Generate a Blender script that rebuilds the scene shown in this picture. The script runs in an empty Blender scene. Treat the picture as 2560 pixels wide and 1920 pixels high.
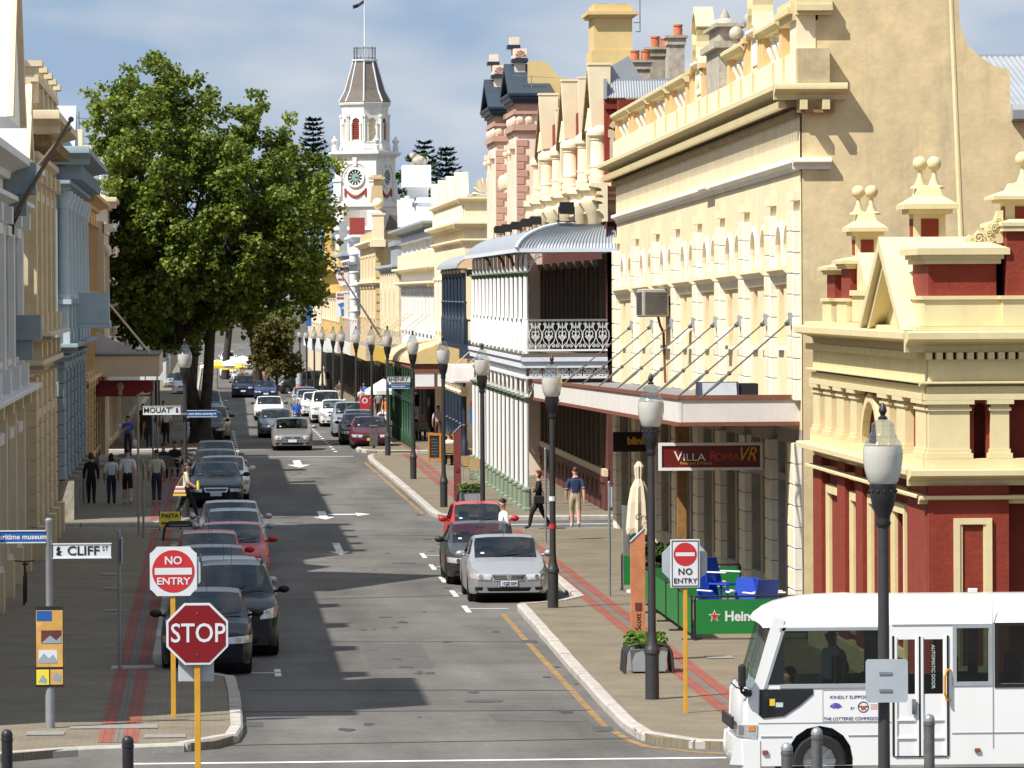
import bpy, math, random
import numpy as np
from mathutils import Vector, Matrix, noise as mnoise
random.seed(7); rng = np.random.default_rng(7)
SC = bpy.context.scene; COL = SC.collection
R = math.radians
# ---------------------------------------------------------------- camera, sky, sun, exposure
cam_d = bpy.data.cameras.new('camera'); cam = bpy.data.objects.new('camera', cam_d); COL.objects.link(cam)
cam_d.sensor_width = 36; cam_d.lens = 182.28; cam_d.clip_start = 1; cam_d.clip_end = 20000
cam.location = (0, 0, 7.0)
cam.rotation_euler = (Matrix.Rotation(R(-3.302), 3, 'Z') @ Matrix.Rotation(R(90-1.0166), 3, 'X') @ Matrix.Rotation(R(-0.3), 3, 'Z')).to_euler()
SC.camera = cam
SUN_D = Vector((0.65, 0.44, -1.0)).normalized()
world = bpy.data.worlds.new('World'); SC.world = world; world.use_nodes = True
wn = world.node_tree.nodes; wl = world.node_tree.links; wn.clear()
wo = wn.new('ShaderNodeOutputWorld'); bg = wn.new('ShaderNodeBackground'); sky = wn.new('ShaderNodeTexSky')
sky.sky_type = 'NISHITA'; sky.sun_disc = False; sky.sun_elevation = R(51.9); sky.sun_rotation = math.atan2(-0.65, -0.44)
sky.air_density = 1.0; sky.dust_density = 1.0; sky.ozone_density = 1.5
bg.inputs['Strength'].default_value = 0.088
tc = wn.new('ShaderNodeTexCoord'); mp = wn.new('ShaderNodeMapping'); mp.inputs['Scale'].default_value = (7, 7, 19)
nz = wn.new('ShaderNodeTexNoise'); nz.inputs['Scale'].default_value = 2.1; nz.inputs['Detail'].default_value = 3.5; nz.inputs['Roughness'].default_value = 0.52
rp = wn.new('ShaderNodeValToRGB'); rp.color_ramp.elements[0].position = 0.36; rp.color_ramp.elements[1].position = 0.68
rp.color_ramp.elements[0].color = (2.7, 3.75, 5.3, 1); rp.color_ramp.elements[1].color = (5.9, 6.1, 6.5, 1)
mx = wn.new('ShaderNodeMixRGB'); mx.inputs['Fac'].default_value = 0.93
wl.new(tc.outputs['Generated'], mp.inputs['Vector']); wl.new(mp.outputs['Vector'], nz.inputs['Vector']); wl.new(nz.outputs['Fac'], rp.inputs['Fac'])
wl.new(sky.outputs['Color'], mx.inputs['Color1']); wl.new(rp.outputs['Color'], mx.inputs['Color2'])
wl.new(mx.outputs['Color'], bg.inputs['Color']); wl.new(bg.outputs['Background'], wo.inputs['Surface'])
sd = bpy.data.lights.new('sun', 'SUN'); sd.energy = 5.0; sd.angle = R(0.53); sd.color = (1.0, 0.955, 0.89)
so = bpy.data.objects.new('sun', sd); COL.objects.link(so); so.rotation_euler = SUN_D.to_track_quat('-Z', 'Y').to_euler(); so.location = (-60, -20, 90)
vs = SC.view_settings; vs.view_transform = 'Standard'; vs.look = 'None'; vs.exposure = 0.5; vs.gamma = 1.0; vs.use_curve_mapping = False
SC.render.engine = 'CYCLES'
SC.cycles.max_bounces = 6; SC.cycles.transparent_max_bounces = 12; SC.cycles.caustics_reflective = False; SC.cycles.caustics_refractive = False

# ---------------------------------------------------------------- materials
MATS = {}
def M(name, col=(.5,.5,.5), rough=.75, var=.12, sc=3.0, bump=0.0, metal=0.0, streak=0.0, streak_col=None, spec=.4, coat=0.0, bsc=None, obj=False, emit=None):
    """procedural principled material: two noise layers vary the colour, optional vertical weathering streaks and bump"""
    if name in MATS: return MATS[name]
    m = bpy.data.materials.new(name); m.use_nodes = True; nt = m.node_tree; n = nt.nodes; l = nt.links
    b = n['Principled BSDF']; b.inputs['Roughness'].default_value = rough; b.inputs['Metallic'].default_value = metal
    b.inputs['Specular IOR Level'].default_value = spec; b.inputs['Coat Weight'].default_value = coat; b.inputs['Coat Roughness'].default_value = .05
    m.diffuse_color = (*col, 1)
    if var <= 0 and bump <= 0 and not streak:
        b.inputs['Base Color'].default_value = (*col, 1)
    else:
        if obj:
            t = n.new('ShaderNodeTexCoord'); pos = t.outputs['Object']
        else:
            g = n.new('ShaderNodeNewGeometry'); pos = g.outputs['Position']
        t1 = n.new('ShaderNodeTexNoise'); t1.inputs['Scale'].default_value = sc; t1.inputs['Detail'].default_value = 6; t1.inputs['Roughness'].default_value = .65
        l.new(pos, t1.inputs['Vector'])
        r1 = n.new('ShaderNodeValToRGB'); e = r1.color_ramp.elements; e[0].position = .3; e[1].position = .72
        e[0].color = (*[c*(1-var*1.3) for c in col], 1); e[1].color = (*[min(1, c*(1+var*.7)) for c in col], 1)
        l.new(t1.outputs['Fac'], r1.inputs['Fac']); out = r1.outputs['Color']
        if streak:
            mp_ = n.new('ShaderNodeMapping'); mp_.inputs['Scale'].default_value = (1.6, 1.6, .22)
            t2 = n.new('ShaderNodeTexNoise'); t2.inputs['Scale'].default_value = 1.3; t2.inputs['Detail'].default_value = 7; t2.inputs['Roughness'].default_value = .7
            l.new(pos, mp_.inputs['Vector']); l.new(mp_.outputs['Vector'], t2.inputs['Vector'])
            r2 = n.new('ShaderNodeValToRGB'); r2.color_ramp.elements[0].position = .52; r2.color_ramp.elements[1].position = .78
            r2.color_ramp.elements[0].color = (0,0,0,1); r2.color_ramp.elements[1].color = (streak,)*3 + (1,)
            l.new(t2.outputs['Fac'], r2.inputs['Fac'])
            mm = n.new('ShaderNodeMixRGB'); l.new(r2.outputs['Color'], mm.inputs['Fac']); l.new(out, mm.inputs['Color1'])
            mm.inputs['Color2'].default_value = (*(streak_col or [c*.45 for c in col]), 1); out = mm.outputs['Color']
        l.new(out, b.inputs['Base Color'])
        if bump > 0:
            t3 = n.new('ShaderNodeTexNoise'); t3.inputs['Scale'].default_value = bsc or 25; t3.inputs['Detail'].default_value = 4
            l.new(pos, t3.inputs['Vector']); bp = n.new('ShaderNodeBump'); bp.inputs['Strength'].default_value = bump; bp.inputs['Distance'].default_value = .02
            l.new(t3.outputs['Fac'], bp.inputs['Height']); l.new(bp.outputs['Normal'], b.inputs['Normal'])
    if emit: b.inputs['Emission Color'].default_value = (*col, 1); b.inputs['Emission Strength'].default_value = emit
    MATS[name] = m; return m

def glass_mat(name, tint=(.45,.5,.5), gl=.12, rough=.02, fres=1.45):
    if name in MATS: return MATS[name]
    m = bpy.data.materials.new(name); m.use_nodes = True; n = m.node_tree.nodes; l = m.node_tree.links; n.clear()
    o = n.new('ShaderNodeOutputMaterial'); t = n.new('ShaderNodeBsdfTransparent'); t.inputs['Color'].default_value = (*tint, 1)
    g = n.new('ShaderNodeBsdfGlossy'); g.inputs['Roughness'].default_value = rough; g.inputs['Color'].default_value = (.95,.97,1,1)
    lw = n.new('ShaderNodeLayerWeight'); lw.inputs['Blend'].default_value = .5
    pw = n.new('ShaderNodeMath'); pw.operation = 'POWER'; pw.inputs[1].default_value = 4.5; l.new(lw.outputs['Facing'], pw.inputs[0])
    a = n.new('ShaderNodeMath'); a.operation = 'MULTIPLY_ADD'; a.inputs[1].default_value = .85; a.inputs[2].default_value = gl; a.use_clamp = True; l.new(pw.outputs[0], a.inputs[0])
    mxs = n.new('ShaderNodeMixShader'); l.new(a.outputs[0], mxs.inputs['Fac'])
    l.new(t.outputs[0], mxs.inputs[1]); l.new(g.outputs[0], mxs.inputs[2]); l.new(mxs.outputs[0], o.inputs['Surface'])
    MATS[name] = m; return m

# ---------------------------------------------------------------- mesh builder
class MB:
    def __init__(s, xf=None): s.v = []; s.f = []; s.mi = []; s.xf = xf; s.cm = 0
    def add(s, vs, fs, mi=None):
        b = len(s.v); x = s.xf
        s.v.extend([x(*p) for p in vs] if x else [tuple(p) for p in vs])
        s.f.extend([tuple(i+b for i in q) for q in fs]); s.mi.extend([s.cm if mi is None else mi]*len(fs)); return s
    def box(s, x0, x1, y0, y1, z0, z1):
        return s.add([(x0,y0,z0),(x1,y0,z0),(x1,y1,z0),(x0,y1,z0),(x0,y0,z1),(x1,y0,z1),(x1,y1,z1),(x0,y1,z1)],
                     [(0,3,2,1),(4,5,6,7),(0,1,5,4),(1,2,6,5),(2,3,7,6),(3,0,4,7)])
    def bbox(s, x0, x1, y0, y1, z0, z1, c=.01):
        """box with chamfered vertical and horizontal edges"""
        def ring(z, i): return [(x0+i,y0+i+c,z),(x0+i+c,y0+i,z),(x1-i-c,y0+i,z),(x1-i,y0+i+c,z),(x1-i,y1-i-c,z),(x1-i-c,y1-i,z),(x0+i+c,y1-i,z),(x0+i,y1-i-c,z)]
        vs = ring(z0,c)+ring(z0+c,0)+ring(z1-c,0)+ring(z1,c); fs = [tuple(range(7,-1,-1)), tuple(range(24,32))]
        for k in range(3):
            for i in range(8): j = (i+1) % 8; fs.append((k*8+i, k*8+j, k*8+8+j, k*8+8+i))
        return s.add(vs, fs)
    def prism(s, poly, a, b, ax='y'):
        """2-D outline extruded along an axis: x->(y,z) y->(x,z) z->(x,y)"""
        n = len(poly)
        if ax == 'y': vs = [(p,a,q) for p,q in poly]+[(p,b,q) for p,q in poly]
        elif ax == 'x': vs = [(a,p,q) for p,q in poly]+[(b,p,q) for p,q in poly]
        else: vs = [(p,q,a) for p,q in poly]+[(p,q,b) for p,q in poly]
        return s.add(vs, [tuple(range(n-1,-1,-1)), tuple(range(n,2*n))]+[(i,(i+1)%n,n+(i+1)%n,n+i) for i in range(n)])
    def cyl(s, p0, p1, r0, r1=None, n=8, cap=True):
        r1 = r0 if r1 is None else r1; p0 = Vector(p0); p1 = Vector(p1); d = (p1-p0)
        if d.length < 1e-6: return s
        d.normalize(); a = d.orthogonal().normalized(); b = d.cross(a); vs = []
        for p, r in ((p0,r0),(p1,r1)):
            for i in range(n):
                t = 2*math.pi*i/n; vs.append(tuple(p+a*(r*math.cos(t))+b*(r*math.sin(t))))
        fs = [(i,(i+1)%n,n+(i+1)%n,n+i) for i in range(n)]
        if cap: fs += [tuple(range(n-1,-1,-1)), tuple(range(n,2*n))]
        return s.add(vs, fs)
    def tube(s, pts, r, n=6):
        for i in range(len(pts)-1):
            s.cyl(pts[i], pts[i+1], r if not isinstance(r,(list,tuple)) else r[i], r if not isinstance(r,(list,tuple)) else r[i+1], n)
        return s
    def lathe(s, prof, cx=0, cy=0, n=12, z0=0, a0=0.0):
        vs = []; k = len(prof)
        for r, z in prof:
            for i in range(n): t = a0+2*math.pi*i/n; vs.append((cx+r*math.cos(t), cy+r*math.sin(t), z0+z))
        fs = [(j*n+i, j*n+(i+1)%n, (j+1)*n+(i+1)%n, (j+1)*n+i) for j in range(k-1) for i in range(n)]
        fs += [tuple(range(n-1,-1,-1)), tuple(range((k-1)*n, k*n))]
        return s.add(vs, fs)
    def ball(s, c, r, n=12, m=8, sx=1, sy=1, sz=1):
        vs = [(c[0],c[1],c[2]-r*sz)]
        for j in range(1,m):
            p = -math.pi/2+math.pi*j/m
            for i in range(n): t = 2*math.pi*i/n; vs.append((c[0]+r*sx*math.cos(p)*math.cos(t), c[1]+r*sy*math.cos(p)*math.sin(t), c[2]+r*sz*math.sin(p)))
        vs.append((c[0],c[1],c[2]+r*sz)); fs = []
        for i in range(n): fs.append((0, 1+(i+1)%n, 1+i)); fs.append((len(vs)-1, 1+(m-2)*n+i, 1+(m-2)*n+(i+1)%n))
        for j in range(m-2):
            for i in range(n): a = 1+j*n; fs.append((a+i, a+(i+1)%n, a+n+(i+1)%n, a+n+i))
        return s.add(vs, fs)
    def mould(s, prof, u0, u1):
        """moulding: closed profile in (w, z) run along u"""
        n = len(prof)
        return s.add([(u0,w,z) for w,z in prof]+[(u1,w,z) for w,z in prof], [tuple(range(n-1,-1,-1)), tuple(range(n,2*n))]+[(i,(i+1)%n,n+(i+1)%n,n+i) for i in range(n)])
    def wall(s, u0, u1, z0, z1, w, holes=(), depth=.18, thick=.3, back=False):
        """front face at w with rectangular or arched holes (u0,u1,z0,z1[,arch]) and their reveals"""
        us = sorted({u0,u1,*[h[0] for h in holes],*[h[1] for h in holes]}); zs = sorted({z0,z1,*[h[2] for h in holes],*[h[3] for h in holes]})
        us = [u for u in us if u0-1e-6 <= u <= u1+1e-6]; zs = [z for z in zs if z0-1e-6 <= z <= z1+1e-6]
        for i in range(len(us)-1):
            for j in range(len(zs)-1):
                cu = (us[i]+us[i+1])/2; cz = (zs[j]+zs[j+1])/2
                if any(h[0] < cu < h[1] and h[2] < cz < h[3] for h in holes): continue
                s.add([(us[i],w,zs[j]),(us[i+1],w,zs[j]),(us[i+1],w,zs[j+1]),(us[i],w,zs[j+1])], [(0,1,2,3)])
        d = w-depth
        for h in holes:
            a, b, c, e = h[:4]; arch = len(h) > 4 and h[4]
            top = e-(b-a)/2*(arch if arch else 0)
            s.add([(a,w,c),(b,w,c),(b,d,c),(a,d,c)], [(0,1,2,3)]); s.add([(a,w,c),(a,d,c),(a,d,top),(a,w,top)], [(0,1,2,3)]); s.add([(b,w,c),(b,w,top),(b,d,top),(b,d,c)], [(0,1,2,3)])
            if not arch: s.add([(a,w,e),(a,d,e),(b,d,e),(b,w,e)], [(0,1,2,3)])
            else:
                N = 8; c0 = (a+b)/2; r = (b-a)/2; pts = [(c0-r*math.cos(math.pi*i/N), top+(e-top)*math.sin(math.pi*i/N)) for i in range(N+1)]
                for i in range(N):
                    p, q = pts[i], pts[i+1]
                    s.add([(p[0],w,p[1]),(q[0],w,q[1]),(q[0],w,e),(p[0],w,e)], [(0,1,2,3)])
                    s.add([(p[0],w,p[1]),(p[0],d,p[1]),(q[0],d,q[1]),(q[0],w,q[1])], [(0,1,2,3)])
        return s
    def build(s, name, mats, parent=None, smooth=False, label=None, world=False, ang=35, link=True):
        me = bpy.data.meshes.new(name)
        v = s.v
        if parent is not None and not world:
            o = ROOT.get(parent.name)
            if o: v = [(a-o[0], b-o[1], c-o[2]) for a,b,c in v]
        me.from_pydata(v, [], s.f)
        for m in (mats if isinstance(mats,(list,tuple)) else [mats]): me.materials.append(m)
        if any(s.mi): me.polygons.foreach_set('material_index', s.mi)
        if smooth:
            me.polygons.foreach_set('use_smooth', [True]*len(s.f)); me.set_sharp_from_angle(angle=R(ang))
        me.update()
        o = bpy.data.objects.new(name, me)
        if link: COL.objects.link(o)
        if parent is not None: o.parent = parent; ROOT[o.name] = ROOT.get(parent.name) if not world else None
        if label: o['label'] = label
        return o
ROOT = {}     # world position of the thing that each object's vertices are measured from
def thing(name, label, cat, loc=(0,0,0), group=None, rz=0.0, local=False):
    """an Empty at the thing's base; parts are children. local=True: parts are modelled round the thing's own origin"""
    o = bpy.data.objects.new(name, None); COL.objects.link(o); o.location = loc; o.rotation_euler = (0,0,rz); o.empty_display_size = .2
    o['label'] = label; o['category'] = cat
    if group: o['group'] = group
    ROOT[o.name] = None if local else tuple(loc)
    return o
def tag(o, label, cat, group=None):
    o['label'] = label; o['category'] = cat
    if group: o['group'] = group
    return o
def struct(o): o['kind'] = 'structure'; return o
def stuff(o): o['kind'] = 'stuff'; return o
def piece(name, me, parent, loc, rz=0, scale=None):
    """another object that shares a piece's mesh; loc is a world place"""
    o = bpy.data.objects.new(name, me); COL.objects.link(o); o.parent = parent
    r = ROOT.get(parent.name) or (0,0,0); o.location = (loc[0]-r[0], loc[1]-r[1], loc[2]-r[2]); o.rotation_euler = (0,0,rz)
    if scale: o.scale = scale
    return o
def copy_tree(o, parent=None):
    c = o.copy(); COL.objects.link(c); c.parent = parent
    for ch in list(o.children): copy_tree(ch, c)
    return c
def gz(y): return 0.0 if y < 222 else (-0.0068*(y-222) if y < 458 else -1.605)
def right(X, slope=0, u0=0): return lambda u, w, z: (X-w, u, z+slope*(u-u0))
def left(X): return lambda u, w, z: (X+w, u, z)
def front(Y): return lambda u, w, z: (u, Y-w, z)
_txt = {}
def text(s, size, mat, parent=None, loc=(0,0,0), rot=(90,0,0), ext=.004, name='lettering', sx=1.0, align='CENTER', bold=0.0, shear=0.0, space=1.0):
    cu = bpy.data.curves.new('t', 'FONT'); cu.body = s; cu.size = size; cu.extrude = ext; cu.align_x = align; cu.align_y = 'CENTER'; cu.offset = bold; cu.shear = shear; cu.space_character = space; cu.resolution_u = 3
    to = bpy.data.objects.new('t', cu); COL.objects.link(to)
    me = bpy.data.meshes.new_from_object(to)
    bpy.data.objects.remove(to); bpy.data.curves.remove(cu)
    me.materials.clear(); me.materials.append(mat); me.name = name
    o = bpy.data.objects.new(name, me); COL.objects.link(o); o.parent = parent
    r = (ROOT.get(parent.name) if parent else None) or (0,0,0)
    o.location = (loc[0]-r[0], loc[1]-r[1], loc[2]-r[2]); o.rotation_euler = tuple(R(a) for a in rot); o.scale = (sx,1,1)
    return o
# ---------------------------------------------------------------- ground
def asphalt():
    m = bpy.data.materials.new('asphalt'); m.use_nodes = True; nt = m.node_tree; n = nt.nodes; l = nt.links; b = n['Principled BSDF']
    b.inputs['Roughness'].default_value = .82; b.inputs['Specular IOR Level'].default_value = .3
    g = n.new('ShaderNodeNewGeometry')
    a = n.new('ShaderNodeTexNoise'); a.inputs['Scale'].default_value = 38; a.inputs['Detail'].default_value = 3; l.new(g.outputs['Position'], a.inputs['Vector'])
    mp_ = n.new('ShaderNodeMapping'); mp_.inputs['Scale'].default_value = (1.0, .12, 1); l.new(g.outputs['Position'], mp_.inputs['Vector'])
    c = n.new('ShaderNodeTexNoise'); c.inputs['Scale'].default_value = .55; c.inputs['Detail'].default_value = 5; l.new(mp_.outputs['Vector'], c.inputs['Vector'])
    d = n.new('ShaderNodeTexNoise'); d.inputs['Scale'].default_value = .35; d.inputs['Detail'].default_value = 8; d.inputs['Roughness'].default_value = .7; l.new(g.outputs['Position'], d.inputs['Vector'])
    r = n.new('ShaderNodeValToRGB'); r.color_ramp.elements[0].position = .3; r.color_ramp.elements[1].position = .7
    r.color_ramp.elements[0].color = (.09,.085,.077,1); r.color_ramp.elements[1].color = (.166,.158,.146,1); l.new(c.outputs['Fac'], r.inputs['Fac'])
    r2 = n.new('ShaderNodeValToRGB'); r2.color_ramp.elements[0].position = .35; r2.color_ramp.elements[1].position = .65
    r2.color_ramp.elements[0].color = (.74,.74,.74,1); r2.color_ramp.elements[1].color = (1.2,1.2,1.2,1); a2 = n.new('ShaderNodeTexNoise'); a2.inputs['Scale'].default_value = 7; a2.inputs['Detail'].default_value = 9; a2.inputs['Roughness'].default_value = .85; l.new(g.outputs['Position'], a2.inputs['Vector']); l.new(a2.outputs['Fac'], r2.inputs['Fac'])
    mm = n.new('ShaderNodeMixRGB'); mm.blend_type = 'MULTIPLY'; mm.inputs['Fac'].default_value = 1; l.new(r.outputs['Color'], mm.inputs['Color1']); l.new(r2.outputs['Color'], mm.inputs['Color2'])
    r3 = n.new('ShaderNodeValToRGB'); r3.color_ramp.elements[0].position = .36; r3.color_ramp.elements[1].position = .58; r3.color_ramp.elements[0].color = (.78,.77,.76,1); r3.color_ramp.elements[1].color = (1.05,1.05,1.05,1)
    l.new(d.outputs['Fac'], r3.inputs['Fac'])
    m2 = n.new('ShaderNodeMixRGB'); m2.blend_type = 'MULTIPLY'; m2.inputs['Fac'].default_value = 1; l.new(mm.outputs['Color'], m2.inputs['Color1']); l.new(r3.outputs['Color'], m2.inputs['Color2'])
    l.new(m2.outputs['Color'], b.inputs['Base Color'])
    bp = n.new('ShaderNodeBump'); bp.inputs['Strength'].default_value = .35; bp.inputs['Distance'].default_value = .01; l.new(a.outputs['Fac'], bp.inputs['Height']); l.new(bp.outputs['Normal'], b.inputs['Normal'])
    MATS['asphalt'] = m; return m
def pavers(name, c1, c2, mortar, w, h, rot=0, dirt=.3):
    m = bpy.data.materials.new(name); m.use_nodes = True; nt = m.node_tree; n = nt.nodes; l = nt.links; b = n['Principled BSDF']; b.inputs['Roughness'].default_value = .85
    g = n.new('ShaderNodeNewGeometry'); mp_ = n.new('ShaderNodeMapping'); mp_.inputs['Rotation'].default_value = (0,0,rot); l.new(g.outputs['Position'], mp_.inputs['Vector'])
    k = n.new('ShaderNodeTexBrick'); k.inputs['Scale'].default_value = 1; k.inputs['Brick Width'].default_value = w; k.inputs['Row Height'].default_value = h; k.inputs['Mortar Size'].default_value = .008
    k.inputs['Color1'].default_value = (*c1,1); k.inputs['Color2'].default_value = (*c2,1); k.inputs['Mortar'].default_value = (*mortar,1); l.new(mp_.outputs['Vector'], k.inputs['Vector'])
    d = n.new('ShaderNodeTexNoise'); d.inputs['Scale'].default_value = .8; d.inputs['Detail'].default_value = 8; d.inputs['Roughness'].default_value = .7; l.new(g.outputs['Position'], d.inputs['Vector'])
    r = n.new('ShaderNodeValToRGB'); r.color_ramp.elements[0].position = .3; r.color_ramp.elements[1].position = .68; r.color_ramp.elements[0].color = (1-dirt,)*3+(1,); r.color_ramp.elements[1].color = (1.12,1.11,1.1,1)
    l.new(d.outputs['Fac'], r.inputs['Fac']); mm = n.new('ShaderNodeMixRGB'); mm.blend_type = 'MULTIPLY'; mm.inputs['Fac'].default_value = 1
    l.new(k.outputs['Color'], mm.inputs['Color1']); l.new(r.outputs['Color'], mm.inputs['Color2']); l.new(mm.outputs['Color'], b.inputs['Base Color'])
    bp = n.new('ShaderNodeBump'); bp.inputs['Strength'].default_value = .4; bp.inputs['Distance'].default_value = .01; bp.invert = True; l.new(k.outputs['Fac'], bp.inputs['Height']); l.new(bp.outputs['Normal'], b.inputs['Normal'])
    MATS[name] = m; return m
asphalt()
pavers('paving', (.215,.18,.122), (.19,.16,.11), (.15,.128,.092), .23, .115)
pavers('red_paving', (.30,.085,.055), (.25,.07,.048), (.15,.07,.05), .23, .115, math.pi/2, .25)
pavers('grey_paving', (.17,.16,.145), (.14,.135,.125), (.1,.09,.08), .23, .115, math.pi/2, .25)
M('concrete', (.44,.41,.365), .85, .2, 2.5, .15, streak=0)
M('white_line', (.72,.71,.68), .7, .22, 3)
M('yellow_line', (.30,.185,.075), .8, .4, 3)
M('soil', (.09,.08,.06), .95, .2, 1)
def sheet(name, rects, z, mat, parent=None):
    b = MB()
    for x0,x1,y0,y1 in rects:
        ys = sorted({y0,y1,*[q for q in (222,458) if y0 < q < y1]})
        for i in range(len(ys)-1): b.add([(x0,ys[i],gz(ys[i])+z),(x1,ys[i],gz(ys[i])+z),(x1,ys[i+1],gz(ys[i+1])+z),(x0,ys[i+1],gz(ys[i+1])+z)], [(0,1,2,3)])
    return b.build(name, MATS[mat] if isinstance(mat,str) else mat, parent, world=True)
struct(sheet('ground', [(-3000,3000,-300,7000)], -.06, 'soil'))
road = struct(sheet('road', [(-60,60,-20,900)], 0, 'asphalt'))
def poly_marks(name, polys, z, mat, parent):
    b = MB()
    for p in polys: b.add([(x,y,gz(y)+z) for x,y in p], [tuple(range(len(p)))])
    return b.build(name, MATS[mat], parent, world=True)
def rect(x0,x1,y0,y1): return [(x0,y0),(x1,y0),(x1,y1),(x0,y1)]
# --- footpaths with kerbs
KP = {}
def arc(cx, cy, r, a0, a1, n=6): return [(cx+r*math.cos(R(a0+(a1-a0)*i/n)), cy+r*math.sin(R(a0+(a1-a0)*i/n))) for i in range(n+1)]
kerb_me = None
def footpath(name, kerb, inner, stones=True, piece_len=1.75):
    """kerb: street-side line; inner: closing points at the back; slab is set inside the kerb"""
    poly = kerb+inner
    b = MB(); n = len(poly); top = [(x,y,gz(y)+.125) for x,y in poly]; bot = [(x,y,gz(y)-.02) for x,y in poly]
    b.add(top+bot, [tuple(range(n))]+[(i,(i+1)%n,n+(i+1)%n,n+i) for i in range(n)])
    o = struct(b.build(name, MATS['paving'], None))
    # kerb stones, 0.3 m wide, standing on the outside edge, 12 mm proud of the paving
    pts = [Vector((x,y,0)) for x,y in kerb]; seg = []; acc = []
    d = [0]
    for i in range(1,len(pts)): d.append(d[-1]+(pts[i]-pts[i-1]).length)
    def at(t):
        for i in range(1,len(pts)):
            if t <= d[i]+1e-6: f = (t-d[i-1])/max(1e-6,d[i]-d[i-1]); return pts[i-1].lerp(pts[i], f)
        return pts[-1]
    N = max(1, int(d[-1]/piece_len)); joined = MB()
    brk = sorted({*[d[-1]*i/N for i in range(N+1)]})
    for i in range(len(brk)-1):
        p = at(brk[i]); q = at(brk[i+1]); v = (q-p); L = v.length
        if L < .05: continue
        v.normalize(); nr = Vector((v.y,-v.x,0)); sgn = KSIDE
        bb = MB() if stones else joined
        j = random.uniform(-.008,.008); h = .14+random.uniform(-.006,.008)
        a0 = p+v*.012; a1 = q-v*.012; o0 = nr*(.05*sgn+j); o1 = nr*(-.15*sgn)
        z0 = gz(p.y); z1 = gz(q.y)
        quad = [a0+o0, a1+o0, a1+o1, a0+o1]; inn = [a0+o0-nr*.035*sgn, a1+o0-nr*.035*sgn]
        vs = [(quad[0].x,quad[0].y,z0-.02),(quad[1].x,quad[1].y,z1-.02),(quad[2].x,quad[2].y,z1-.02),(quad[3].x,quad[3].y,z0-.02),
              (quad[0].x,quad[0].y,z0+h-.035),(quad[1].x,quad[1].y,z1+h-.035),(inn[1].x,inn[1].y,z1+h),(quad[2].x,quad[2].y,z1+h),(quad[3].x,quad[3].y,z0+h),(inn[0].x,inn[0].y,z0+h)]
        bb.add(vs, [(0,1,5,4),(4,5,6,9),(9,6,7,8),(2,3,8,7),(0,4,9,8,3),(1,2,7,6,5)])
        if stones: bb.build('kerb_stone', MATS['concrete'], o, world=True)
    if not stones and joined.v: stuff(joined.build('kerb', MATS['concrete'], o, world=True))
    return o
KSIDE = -1
fpR1 = footpath('footpath', [(60,78.1),(20,78.1),(9.2,78.25),(7.85,78.55),(7.3,78.95),(6.78,79.65),(6.58,81.0),(6.54,84.5),(6.57,94.2),(6.62,101),(6.7,114.2),(6.78,114.6),(7.5,114.9),(8.0,115.6),(8.2,116.6),(8.2,139.5),(8.0,140.8),(7.2,141.8),(6.9,142.6),(6.9,147),(7.1,149.2),(7.8,150.3),(9,150.3),(60,150.3)], [(60,120)])
fpR2 = footpath('footpath', [(60,158.6),(9.5,158.6),(7.8,158.8),(7.0,159.8),(6.87,161.5),(6.7,190),(6.5,214),(6.55,219),(6.8,221),(7.4,221.9),(60,221.9)], [(60,190)])
fpR3 = footpath('footpath', [(60,226.2),(7.7,226.2),(6.9,226.8),(6.45,229),(6.4,231.5),(6.5,233.4),(7.2,234.2),(8.0,235),(8.2,236.5),(8.2,330),(8.2,458)], [(60,458),(60,300)], stones=False)
fpR4 = footpath('footpath', [(8.2,458),(8.2,640)], [(60,640),(60,458)], stones=False)
KSIDE = 1
fpL1 = footpath('footpath', [(-60,77.6),(-6,77.6),(-3.2,77.75),(-1.8,79.0),(-.5,79.25),(.0,79.7),(.28,80.6),(.4,82),(.38,89.5),(.32,93.2),(.1,94),(-.55,94.7),(-.9,95.6),(-1.02,97),(-1.02,142.5),(-.7,143.6),(-.42,145),(-.42,149),(-.8,151.2),(-2.2,152.5),(-4,153),(-60,153)], [(-60,120)])
fpL2 = footpath('footpath', [(-60,156.0),(-4.2,156.0),(-2.3,156.1),(-1.2,157.4),(-.6,159),(-.5,161),(-.6,163),(-.95,164.5),(-1.05,166),(-1.05,215),(-1.0,217),(-.4,218),(-.3,221),(-.6,222),(-60,222)], [(-60,190)])
fpL3 = footpath('footpath', [(-60,232),(-1.3,232),(-.7,233),(-.4,234),(-.4,242),(-.8,243.4),(-1.3,245),(-1.3,458)], [(-60,458)], stones=False)
fpL4 = footpath('footpath', [(-1.3,458),(-1.3,640)], [(-60,640),(-60,458)], stones=False)
def band(fp, x0, x1, y0, y1, mat, name='brick_band', z=.131): return sheet(name, [(x0,x1,y0,y1)], z, mat, fp)
for fp, x, ys in ((fpL1,-1.8,((79.6,95.1),(96.3,152.1))),(fpL2,-1.95,((157.2,220),)),(fpR1,8.22,((79.2,149.6),)),(fpR2,8.0,((160,221),)),(fpR3,8.6,((227.4,330),))):
    for y0,y1 in ys:
        band(fp, x, x+.235, y0, y1, 'red_paving'); band(fp, x+.237, x+.365, y0, y1, 'grey_paving', 'grey_band'); band(fp, x+.367, x+.61, y0, y1, 'red_paving')
band(fpL1, -1.9, -1.1, 95.25, 96.15, 'concrete', 'concrete_pad')
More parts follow.
